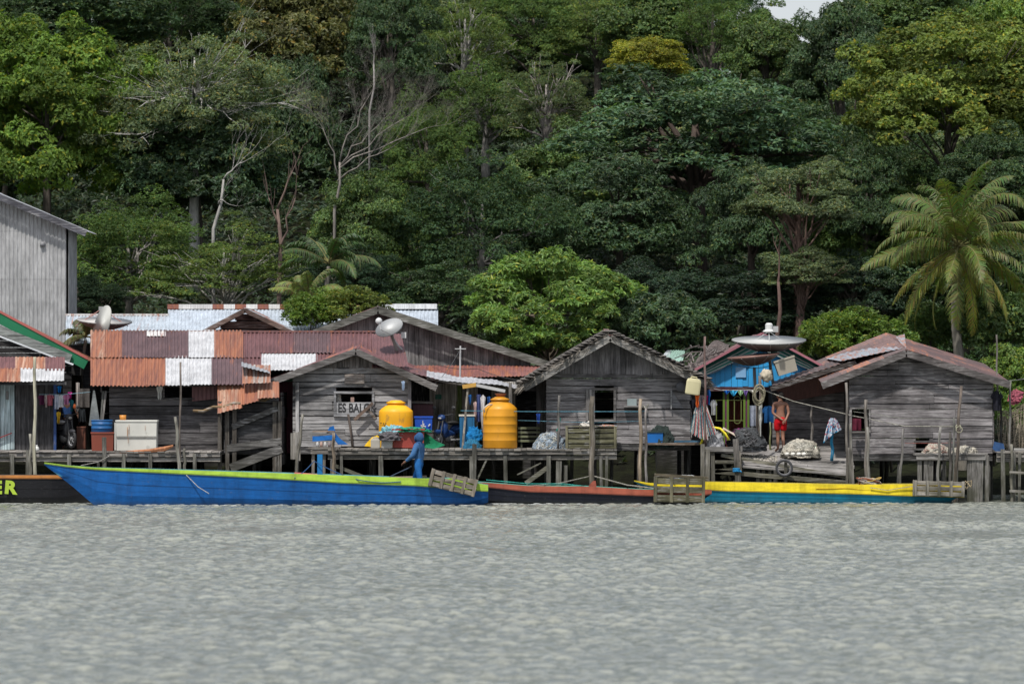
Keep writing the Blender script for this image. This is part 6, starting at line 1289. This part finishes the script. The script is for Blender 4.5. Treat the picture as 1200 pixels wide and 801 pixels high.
for cx, t, w_, h, Y, c, k, lb in ((817, 461, 5, 16, .25, (.75, .16, .03), 'rag', 'bright orange cloth under the hanging cream jerrycan'), (831, 456, 4, 18, 1, (.02, .12, .4), 'rag', 'blue cloth strip beside the tall reddish pole'), (828, 463, 4, 12, 1, (.5, .02, .12), 'rag', 'crimson strip beside the tall reddish pole'),
      (836, 468, 5, 18, 1.2, (.6, .6, .6), 'shirt', 'white shirt hanging left of the green window frame'), (812, 468, 9, 10, .9, (.015, .015, .025), 'rag', 'black rag under the orange cloth'), (882, 475, 7, 24, 1.7, (.30, .33, .40), 'towel', 'checked grey towel at the brown dish pole'),
      (891, 466, 5, 45, 1.3, (.5, .5, .47), 'rag', 'long pale rope and rag bundle on the brown dish pole'), (561, 462, 5, 32, 2.0, (.06, .08, .2), 'towel', 'navy towel under the awning of the shack'), (566, 462, 6, 44, 1.9, (.58, .56, .56), 'rag', 'white shirt hanging beside the larger tank'),
      (557, 470, 4, 22, 2.1, (.55, .40, .38), 'rag', 'pale pink cloth under the awning'), (573, 464, 4, 14, 2.2, (.03, .10, .3), 'rag', 'blue sleeve beneath the awning right of the white shirt'), (551, 462, 4, 12, 2.2, (.02, .12, .35), 'rag', 'blue cloth at the left awning pole'),
      (1004, 490, 10, 14, 1.2, (.10, .015, .03), 'towel', 'wine red cloth hanging in the open window of the right house'), (1168, 457, 9, 24, 1.4, (.02, .02, .028), 'shirt', 'black jacket hanging on the right wall corner'), (187, 452, 7, 16, 1.7, (.5, .5, .48), 'rag', 'torn white rag at the small dark window'),
      (472.5, 446, 4, 11, 1.7, (.35, .45, .6), 'rag', 'small pale blue cloth under the right eave of the lettered house'), (631, 484, 5, 12, 1.0, (.02, .06, .28), 'rag', 'dark blue cloth left of the thatched house corner'), (901, 475, 11, 20, 3.4, (.01, .07, .2), 'shirt', 'blue jacket hanging behind the man in red shorts')):
    garment(k, cx, t, w_, h, Y, c, lb)
# red and white striped net curtain round the tall pole
m = MB()
for k in range(26):
    u = k/25; c = [(.48, .12, .12), (.58, .54, .50), (.42, .40, .38), (.06, .16, .2)][k % 4 if k % 7 else 3]
    m.tube([W(822+(u-.5)*4, 463, .4), W(822+(u-.5)*16+U(-1, 1), 482, .3), W(824+(u-.5)*30, 508+6*math.sin(3.1*u)+U(-3, 3), .3)], [.012, .022, .02], 4, c, cap=False)
solo('striped_net_curtain', m, M['rope'], 'red and white striped netting hung around the tall reddish pole', 'netting')
# patterned towel on blue post
m = MB(); nn_ = 16; vs = []; cs = [(.42, .46, .54), (.40, .46, .54), (.02, .22, .40), (.5, .52, .56), (.42, .06, .08)]
for j in range(nn_+1):
    for i in range(nn_+1):
        u, v = i/nn_-.5, j/nn_; w2 = 19*(.25+.75*v**.6); p = W(975.5+u*w2+3*u*v, 489.5+v*(19-u*16)+5*abs(u)*v, 1.2); p.y += .10*math.sin(u*17)*v-.12*math.cos(u*3); vs.append(p)
n0 = len(m.v); m.v += [tuple(p) for p in vs]
for j in range(nn_):
    for i in range(nn_): m.f.append((j*17+i, j*17+i+1, (j+1)*17+i+1, (j+1)*17+i)); m.c.append((*rnd.choice(cs), 0))
solo('patterned_towel', m, M['cloth'], 'blue, red and white patterned towel draped on the blue post', 'towel')
# net fence at right
m = MB()
for k in range(34):
    u = k/33; x0 = 1170+u*40; m.tube([W(x0, 476+6*math.sin(u*5)+U(-1, 1), 2.5), W(x0+U(-3, 3), 500, 2.4), W(x0+U(-5, 5), 527, 2.4)], .012, 3, vary((.32, .27, .20), .3), cap=False)
for k in range(16):
    r0 = 478+k*3.2; m.tube([W(1170+i*8, r0+4*math.sin(i*1.1+.5)+U(-1, 1), 2.45) for i in range(6)], .010, 3, vary((.32, .27, .20), .3), cap=False)
solo('net_fence', m, M['rope'], 'brown fishing net hung like a fence at the right edge', 'fishing net')
m = MB(); m.patch(W(1163, 526, 1.2), W(1180, 540, 1.0), W(1176, 520, 1.3), W(1165, 517, 1.3), nu=8, nv=6, c=(.02, .05, .12), jit=.12); solo('dark_blue_tarpaulin', m, M['cloth'], 'dark blue tarpaulin slumped at the lower right corner of the big plank house', 'tarpaulin', smooth=True)
m = MB(); m.blob(W(1190, 465, 7), .22, .1, .2, .3, 4, (.4, .1, .14)); solo('pink_blossom_cluster', m, M['net'], 'dusty pink flower cluster above the round-leaved plant', 'flowers')

# ------------------------------------------------------------------ satellite dishes
def axm(n):
    return Vector((0, 0, 1)).rotation_difference(Vector(n).normalized()).to_matrix()
def dish(label, cx, cy, Y, R, ax, depth, col, feed=True, pole=None, lnbc=(.6, .6, .58), struts=3, colb=None, seg=28, f=None, arm_only=False):
    c = W(cx, cy, Y); Rm = axm(ax); rt = thing('satellite_dish', label, 'satellite dish', pole if pole is not None else c); m = MB(); f = f or R*.75
    m.lathe([(R*k/8, depth*(k/8)**2) for k in range(9)], c, seg, col, M=Rm); part('reflector', m, M['paint'], rt, smooth=True)
    m = MB(); m.lathe([(R*k/8+.004, depth*(k/8)**2-.02) for k in range(9)], c, seg, colb or tuple(q*.45 for q in col), M=Rm); part('back_shell', m, M['paint'], rt, smooth=True)
    m = MB()
    for k in range(12):
        a = k*math.pi/6; m.tube([c+Rm @ Vector((R*t*math.cos(a), R*t*math.sin(a), depth*t*t-.03)) for t in (.1, .4, .7, 1)], .012, 4, (.25, .24, .23))
    part('rib', m, M['paint'], rt)
    if feed:
        tip = c+Rm @ Vector((0, 0, f)); m = MB()
        for k in range(struts):
            a = k*2*math.pi/struts+.5; m.tube([c+Rm @ Vector((R*.62*math.cos(a), R*.62*math.sin(a), depth*.4)), tip], .014, 5, (.5, .5, .5))
        part('feed_strut', m, M['paint'], rt); m = MB(); m.lathe([(0, -.03), (R*.16, -.03), (R*.17, 0), (R*.10, .05), (R*.10, .2), (R*.06, .25), (0, .25)], tip, 14, lnbc); part('receiver_head', m, M['plastic'], rt)
    if pole is not None:
        m = MB(); m.tube([pole, Vector((c.x, c.y+.05, c.z-depth*.3))], .045, 8, (.2, .18, .16)); part('mast', m, M['paint'], rt, smooth=True)
    return rt
dish('very large white mesh dish pointing up above the blue house', 901, 411, 4.6, 1.13, (.0, -.12, 1), .34, (.55, .55, .53), pole=W(909, 470, 4.7), colb=(.10, .095, .09), f=.60)  # back shell coloured dark to paint the shade beneath the bowl
dish('rust brown dish lower left beneath the very large white one', 884, 427, 4.0, .80, (-.10, -.05, 1), .28, (.28, .15, .12), feed=False, pole=W(888, 520, 4.0), colb=(.12, .075, .065))
rt = dish('tilted oval white dish on the roof of the lettered house', 457, 386, 3.6, .43, (-.35, -.62, .85), .09, (.70, .70, .68), feed=False, pole=W(474, 438, 4.0), colb=(.4, .4, .4))
m = MB(); tip = W(444, 376, 3.1); m.tube([W(462, 393, 3.3), W(446, 386, 3.0), tip], .016, 5, (.4, .4, .4)); part('feed_arm', m, M['paint'], rt); m = MB(); m.blob(tip, .10, .08, .10, .04, 2, (.55, .55, .55)); part('receiver_head', m, M['plastic'], rt, smooth=True)
m = MB(); m.box(X(470, 3.6), X(476, 3.6), 3.6, 3.75, Z(396, 3.6), Z(389, 3.6), (.6, .6, .6)); m.tube([W(458, 392, 3.7), W(466, 404, 3.8), W(473, 412, 3.9)], .03, 6, (.45, .45, .45)); part('mount_bracket', m, M['paint'], rt)
dish('grey dish standing nearly edge-on behind the patchwork roof', 124, 381, 7.2, .60, (-.80, -.42, .25), .14, (.48, .48, .45), feed=False, pole=W(130, 402, 7.4), colb=(.42, .42, .40))
rt = dish('flat white dish seen edge-on behind the grey dish', 122, 385, 8.4, .86, (.05, -.12, 1), .26, (.62, .60, .58), feed=False, pole=W(124, 402, 8.6), colb=(.12, .11, .11))
m = MB()
for a in (88, 110, 150): m.tube([W(a, 382, 8.2), W(119, 362, 8.4)], .016, 5, (.35, .16, .14))
m.box(X(116, 8.4), X(121, 8.4), 8.3, 8.5, Z(364, 8.4), Z(359, 8.4), (.35, .35, .35)); part('feed_strut', m, M['paint'], rt)
m = MB(); m.box(X(906, 2.6), X(912, 2.6), 2.6, 2.7, Z(389, 2.6), Z(382, 2.6), (.4, .4, .4)); solo('spare_receiver', m, M['plastic'], 'small grey receiver beside the feed head of the very large dish', 'receiver')
rt = rbox('dented beige metal cabinet leaning on the roof beneath the large dish', 912, 936, 421, 437, 3.2, .7, (.34, .31, .25), name='metal_cabinet', cat='cabinet'); rt.rotation_euler = (0, -.3, 0)
m = MB(); m.blob(W(898, 440, 1.6), .17, .12, .17, .25, 3, (.5, .44, .34)); solo('cream_bag', m, M['cloth'], 'cream bag tied to the dish pole under the brown dish', 'bag', smooth=True)
m = MB()
for k in range(9): m.torus(W(889+U(-1, 1), 463+U(-3, 3), 1.15), U(.12, .2), .016, M=Matrix.Rotation(U(-.5, .5), 3, 'Z') @ Matrix.Scale(1.4, 3, (0, 0, 1)), n=18, k=4, c=vary((.30, .27, .18)))
solo('hanging_rope_coil', m, M['rope'], 'thick coil of tan rope hung on the brown dish pole', 'rope')

# ------------------------------------------------------------------ motorbikes
def moto(label, cx, row, Y, rz, col, seat=(.03, .03, .03)):
    rt = thing('motorbike', label, 'motorbike', (0, 0, 0)); ORG[rt.name] = Vector()
    for x in (-.6, .6):
        m = MB(); m.torus((x, 0, .28), .245, .045, n=30, k=8, c=(.025, .025, .027)); w_ = part('wheel', m, M['rubber'], rt, smooth=True)
        m = MB(); m.torus((x, 0, .28), .20, .016, n=24, k=5, c=(.35, .35, .36))
        for k in range(8): m.tube([(x, 0, .28), (x+.19*math.cos(k*.785), 0, .28+.19*math.sin(k*.785))], .008, 4, (.35, .35, .36))
        m.lathe([(.05, -.05), (.05, .05)], (x, 0, .28), 10, (.3, .3, .3), M=Matrix.Rotation(math.pi/2, 3, 'X')); part('rim', m, M['paint'], w_)
    m = MB(); m.blob((-.42, 0, .58), .36, .12, .14, .05, 2, col, sq=.8); m.blob((.30, 0, .58), .12, .13, .24, .05, 2, col, sq=.8); m.blob((.05, 0, .42), .34, .10, .12, .05, 2, col); m.blob((.6, 0, .50), .22, .08, .07, .05, 2, col); part('bodywork', m, M['plastic'], rt, smooth=True)
    m = MB(); m.blob((-.33, 0, .76), .42, .13, .065, .03, 2, seat, sq=.7); part('seat', m, M['rubber'], rt, smooth=True)
    m = MB(); m.blob((.02, 0, .30), .2, .12, .14, .1, 3, (.12, .12, .12)); m.tube([(.1, .12, .25), (-.4, .14, .25), (-.85, .15, .34)], [.03, .04, .05], 8, (.2, .2, .2)); part('engine', m, M['paint'], rt, smooth=True)
    m = MB(); m.tube([(.6, .07, .28), (.45, .07, .8), (.38, .05, .98)], .018, 6, (.07, .07, .07)); m.tube([(.6, -.07, .28), (.45, -.07, .8), (.38, -.05, .98)], .018, 6, (.07, .07, .07)); part('fork', m, M['paint'], rt)
    m = MB(); m.tube([(.28, -.34, 1.02), (.36, -.12, .99), (.36, .12, .99), (.28, .34, 1.02)], .018, 6, (.03, .03, .03)); part('handlebar', m, M['rubber'], rt, smooth=True)
    m = MB(); m.blob((.42, 0, .92), .10, .13, .10, .03, 2, col); part('headlamp_cowl', m, M['plastic'], rt, smooth=True); m = MB(); m.blob((.50, 0, .90), .03, .06, .04, .01, 2, (.4, .4, .38)); part('headlight', m, M['plastic'], rt, smooth=True)
    for s_ in (-1, 1):
        m = MB(); m.tube([(.32, s_*.28, 1.02), (.30, s_*.33, 1.18)], .008, 4, (.03, .03, .03)); m.blob((.30, s_*.35, 1.22), .02, .07, .045, 0, 2, (.05, .05, .05)); part('mirror', m, M['paint'], rt)
    rt.location = (X(cx, Y), Y, Z(row, Y)); rt.rotation_euler = (0, 0, rz); return rt
moto('blue motorbike parked before the pale boards of the awning shack', 527, 525, 2.9, math.radians(-125), (.012, .045, .16))
moto('small black scooter with pale seat parked in the alley under the laundry', 74, 524.5, 2.7, math.radians(-60), (.03, .03, .035), (.45, .45, .44))

# ------------------------------------------------------------------ people
def skinmesh(J, E, root='pelvis', sub=2):
    names = list(J); me = bpy.data.meshes.new('t'); me.from_pydata([J[k][0] for k in names], [(names.index(a), names.index(b_)) for a, b_ in E], [])
    ob = bpy.data.objects.new('t', me); COL.objects.link(ob); sk_ = ob.modifiers.new('s', 'SKIN'); sk_.use_smooth_shade = True
    if not me.skin_vertices: return None
    for i, k in enumerate(names):
        d = me.skin_vertices[0].data[i]; r = J[k][1]; d.radius = r if hasattr(r, '__len__') else (r, r); d.use_root = (k == root)
    sb = ob.modifiers.new('b', 'SUBSURF'); sb.levels = sub; sb.render_levels = sub
    dg = bpy.context.evaluated_depsgraph_get(); dg.update(); m2 = bpy.data.meshes.new_from_object(ob.evaluated_get(dg))
    vs = [tuple(v.co) for v in m2.vertices]; fs = [tuple(p.vertices) for p in m2.polygons]; bpy.data.objects.remove(ob); return vs, fs
def chain(*k): return list(zip(k[:-1], k[1:]))
def person(label, loc, rz, J, skin, hair, clothes, hands, scale=1.0, face=True):
    rt = thing('person', label, 'person', (0, 0, 0)); ORG[rt.name] = Vector()
    E = chain('pelvis', 'waist', 'chest', 'neck', 'jaw', 'head', 'crown')+chain('pelvis', 'hipL', 'kneeL', 'ankL', 'toeL')+chain('pelvis', 'hipR', 'kneeR', 'ankR', 'toeR')+chain('chest', 'shL', 'elL', 'wrL', 'palmL')+chain('chest', 'shR', 'elR', 'wrR', 'palmR')
    m = MB(); m.add(*skinmesh(J, E), skin); fd = Vector(J['_face'][0]) if '_face' in J else Vector((0, -1, 0))
    hc = Vector(J['head'][0]); rgt = fd.cross(Vector((0, 0, 1))).normalized()
    m.tube([hc+fd*.085+Vector((0, 0, .01)), hc+fd*.115+Vector((0, 0, -.02)), hc+fd*.09+Vector((0, 0, -.035))], [.008, .018, .012], 6, skin)      # nose
    for s_ in (-1, 1): m.blob(hc+rgt*.092*s_+Vector((0, 0, -.01)), .014, .022, .03, 0, 2, skin, nu=8, nv=6)
    for w_, dv, cv in hands:         # fingers: rooted in the palm, unequal and bent
        p = Vector(J['palm'+w_][0]); dv = Vector(dv).normalized(); cv = Vector(cv).normalized(); sd_ = dv.cross(cv).normalized()
        for k in range(4):
            L = (.07, .08, .075, .058)[k]; b0 = p+sd_*(k-1.5)*.019; m.tube([b0, b0+dv*L*.45, b0+dv*L*.8+cv*L*.25, b0+dv*L*.95+cv*L*.6], [.0095, .009, .008, .006], 6, skin)
        b0 = p-dv*.03-sd_*.03; m.tube([b0, b0-sd_*.03+dv*.03, b0-sd_*.03+dv*.06+cv*.015], [.011, .010, .007], 6, skin)
    part('body', m, M['skin'], rt, smooth=True)
    if face:
        for s_ in (-1, 1):
            m = MB(); m.blob(hc+fd*.088+rgt*.032*s_+Vector((0, 0, .01)), .012, .008, .008, 0, 1, (.7, .7, .68), nu=8, nv=6); m.blob(hc+fd*.094+rgt*.032*s_+Vector((0, 0, .01)), .006, .005, .006, 0, 1, (.02, .01, .01), nu=6, nv=4); part('eye', m, M['plastic'], rt)
        m = MB(); m.blob(hc+fd*.086+Vector((0, 0, -.055)), .024, .01, .008, 0, 1, (.22, .07, .06), nu=8, nv=5); part('mouth', m, M['skin'], rt)
    if hair:
        m = MB(); m.blob(hc+Vector((0, 0, .028))-fd*.018, .100, .108, .098, .04, 5, hair, nu=20, nv=12); part('hair', m, M['net'], rt, smooth=True)
    for nm_, E2, grow_, c, extra, root_ in clothes:
        keys = set(k for e in E2 for k in e); J2 = {k: (J[k][0], tuple(q+grow_ for q in (J[k][1] if hasattr(J[k][1], '__len__') else (J[k][1],)*2))) for k in J if k in keys}
        J2.update(extra); m = MB(); m.add(*skinmesh(J2, E2, root_), c); part(nm_, m, M['cloth'], rt, smooth=True)
    rt.location = loc; rt.rotation_euler = (0, 0, rz); rt.scale = (scale,)*3; return rt
def stand(arms, legs=None, lean=0, face=(0, -1, 0)):
    J = {'pelvis': ((0, 0, .93), (.135, .10)), 'waist': ((0, lean*.3, 1.10), (.118, .09)), 'chest': ((0, lean*.8, 1.32), (.150, .105)), 'neck': ((0, lean, 1.46), (.055, .055)), 'jaw': ((face[0]*.02, lean+face[1]*.02, 1.54), (.068, .072)), 'head': ((face[0]*.02, lean+face[1]*.02, 1.60), (.085, .092)), 'crown': ((0, lean, 1.67), (.062, .068)),
         'hipL': ((-.10, 0, .86), .088), 'kneeL': ((-.11, -.02, .48), .055), 'ankL': ((-.11, .02, .09), .038), 'toeL': ((-.13, -.14, .035), (.04, .028)),
         'hipR': ((.10, 0, .86), .088), 'kneeR': ((.11, -.02, .48), .055), 'ankR': ((.11, .02, .09), .038), 'toeR': ((.13, -.14, .035), (.04, .028)), 'shL': ((-.185, lean, 1.38), .058), 'shR': ((.185, lean, 1.38), .058), '_face': (face, 0)}
    J.update(arms); J.update(legs or {}); return J
LEGS = chain('pelvis', 'hipL', 'kneeL')+chain('pelvis', 'hipR', 'kneeR')+[('pelvis', 'waist')]
# man in red shorts, seen from behind, hands clasped behind his back, head turned left
J = stand({'elL': ((-.225, -.05, 1.11), .042), 'wrL': ((.02, -.15, .93), .030), 'palmL': ((.075, -.165, .90), (.036, .022)), 'elR': ((.235, -.05, 1.11), .042), 'wrR': ((.14, -.16, .90), .030), 'palmR': ((.10, -.17, .865), (.036, .022))},
          {'kneeL': ((-.07, .06, .48), .057), 'ankL': ((-.07, .0, .09), .039), 'toeL': ((-.14, .14, .035), (.04, .028)), 'kneeR': ((.07, .02, .48), .057), 'ankR': ((.09, -.12, .09), .039), 'toeR': ((.05, .03, .035), (.04, .028))}, face=(-.8, .6, 0))
tpl = .30; pA = pf[0].lerp(pf[3], tpl).lerp(pf[1].lerp(pf[2], tpl), (914-866)/130)
hip2 = {'kneeL': ((-.085, .04, .58), .095), 'kneeR': ((.085, .01, .58), .095)}
person('bare-backed man in bright red shorts standing on the tilted platform with hands behind his back', (pA.x, pA.y, pA.z+.01), 0, J, (.26, .125, .08), (.020, .016, .014),
       [('red_shorts', LEGS, .022, (.55, .008, .015), {**hip2, 'waist': ((0, 0, 1.03), (.125, .10))}, 'pelvis')], [('L', (.6, 0, -.6), (0, -1, 0)), ('R', (-.6, 0, -.6), (0, -1, 0))], 1.04)
# hooded man steering the blue boat, facing left
J = stand({'elL': ((-.22, -.14, 1.12), .045), 'wrL': ((-.12, -.36, 1.0), .032), 'palmL': ((-.10, -.42, .97), (.036, .024)), 'elR': ((.25, -.08, 1.10), .045), 'wrR': ((.24, -.32, .93), .032), 'palmR': ((.24, -.38, .89), (.036, .024))},
          {'kneeL': ((-.10, -.16, .49), .058), 'ankL': ((-.10, -.16, .09), .039), 'toeL': ((-.11, -.32, .035), (.04, .03)), 'kneeR': ((.10, .06, .48), .058), 'ankR': ((.10, .16, .09), .039), 'toeR': ((.11, .02, .035), (.04, .03))})
TB = [('pelvis', 'waist'), ('waist', 'chest'), ('chest', 'neck')]; ARM = chain('chest', 'shL', 'elL', 'wrL')+chain('chest', 'shR', 'elR', 'wrR')
HB = (.05, .13, .28); zb_ = Z(588, -3.5)+.12
hm_ = person('man in a blue hooded sweatshirt and blue trousers standing in the blue boat, facing left', (X(491, -3.5), -3.5, .30), math.radians(-112), J, (.20, .10, .06), None,
       [('blue_hoodie', TB+ARM, .034, HB, {'pelvis': ((0, 0, .84), (.155, .125)), 'chest': ((0, 0, 1.31), (.19, .14)), 'neck': ((0, 0, 1.46), (.11, .10)), 'wrL': ((-.125, -.345, 1.005), (.042, .042)), 'wrR': ((.24, -.305, .94), (.042, .042))}, 'waist'),
        ('collar', chain('neck', 'jaw'), .030, (.03, .085, .20), {'jaw': ((0, .012, 1.55), (.105, .11)), 'neck': ((0, .01, 1.38), (.11, .10))}, 'jaw'),
        ('blue_trousers', LEGS+[('kneeL', 'ankL'), ('kneeR', 'ankR')], .026, (.02, .12, .34), {'waist': ((0, 0, 1.12), (.12, .10))}, 'pelvis')], [('L', (0, -.8, -.4), (0, 0, -1)), ('R', (0, -.8, -.5), (0, .3, -1))], 1.02)
m = MB(); m.blob((0, .015, 1.60), .115, .125, .15, .05, 2.5, (.03, .085, .20), nu=20, nv=14); m.torus((0, -.09, 1.58), .085, .02, n=18, k=6, c=(.025, .075, .18)); part('hood', m, M['cloth'], hm_, smooth=True)
m = MB(); m.tube([W(479, 548, -3.75), W(440, 566, -3.6)], .016, 6, (.04, .06, .10)); m.tube([W(482, 546, -3.8), W(479, 548, -3.75)], .02, 6, (.03, .03, .04)); solo('tiller_rod', m, M['paint'], 'dark tiller rod held in the left hand of the hooded man', 'tiller')
# person in the alley
J = stand({'elL': ((-.25, .02, 1.12), .042), 'wrL': ((-.22, -.10, .92), .03), 'palmL': ((-.20, -.16, .88), (.035, .022)), 'elR': ((.29, 0, 1.12), .042), 'wrR': ((.37, -.05, .90), .03), 'palmR': ((.39, -.06, .83), (.035, .022))})
person('dark-haired person in a blue and orange shirt standing behind the scooter in the alley', (X(79, 3.6), 3.6, Z(525.5, 3.6)), 0, J, (.12, .06, .04), (.01, .008, .008),
       [('blue_shirt', TB+chain('chest', 'shL')+chain('chest', 'shR'), .018, (.02, .05, .14), {'pelvis': ((0, 0, .93), (.145, .11))}, 'waist'),
        ('orange_sleeves', chain('shL', 'elL'), .020, (.5, .12, .04), {'elL': ((-.225, .01, 1.22), (.055, .055))}, 'shL'), ('orange_sleeves', chain('shR', 'elR'), .020, (.5, .12, .04), {'elR': ((.24, 0, 1.22), (.055, .055))}, 'shR'),
        ('dark_trousers', LEGS+[('kneeL', 'ankL'), ('kneeR', 'ankR')], .022, (.03, .03, .04), {'waist': ((0, 0, 1.0), (.13, .10))}, 'pelvis')], [('L', (0, -.5, -.8), (0, -1, 0)), ('R', (0, 0, -1), (-1, 0, 0))], .97)
# foam along the hulls
m = MB()
for a, b_, Y, n in ((112, 560, -4.15, 420), (570, 700, -2.95, 260), (700, 830, -2.95, 60), (830, 1108, -1.9, 140), (0, 112, -2.6, 50)):
    for k in range(int(n*.45)):
        px_ = a+(b_-a)*rnd.random()**(1.8 if a == 570 else 1); p = W(px_, 0, Y+U(-.25, .02)); p.z = .01+U(0, .03); e = U(.012, .05)
        m.blob(p, e*2.2, e, e*.3, .2, 3, (.42, .43, .41), nu=6, nv=4)
solo('water_foam', m, M['cloth'], 'thin white foam lapping along the boat hulls', 'foam', kind='stuff')
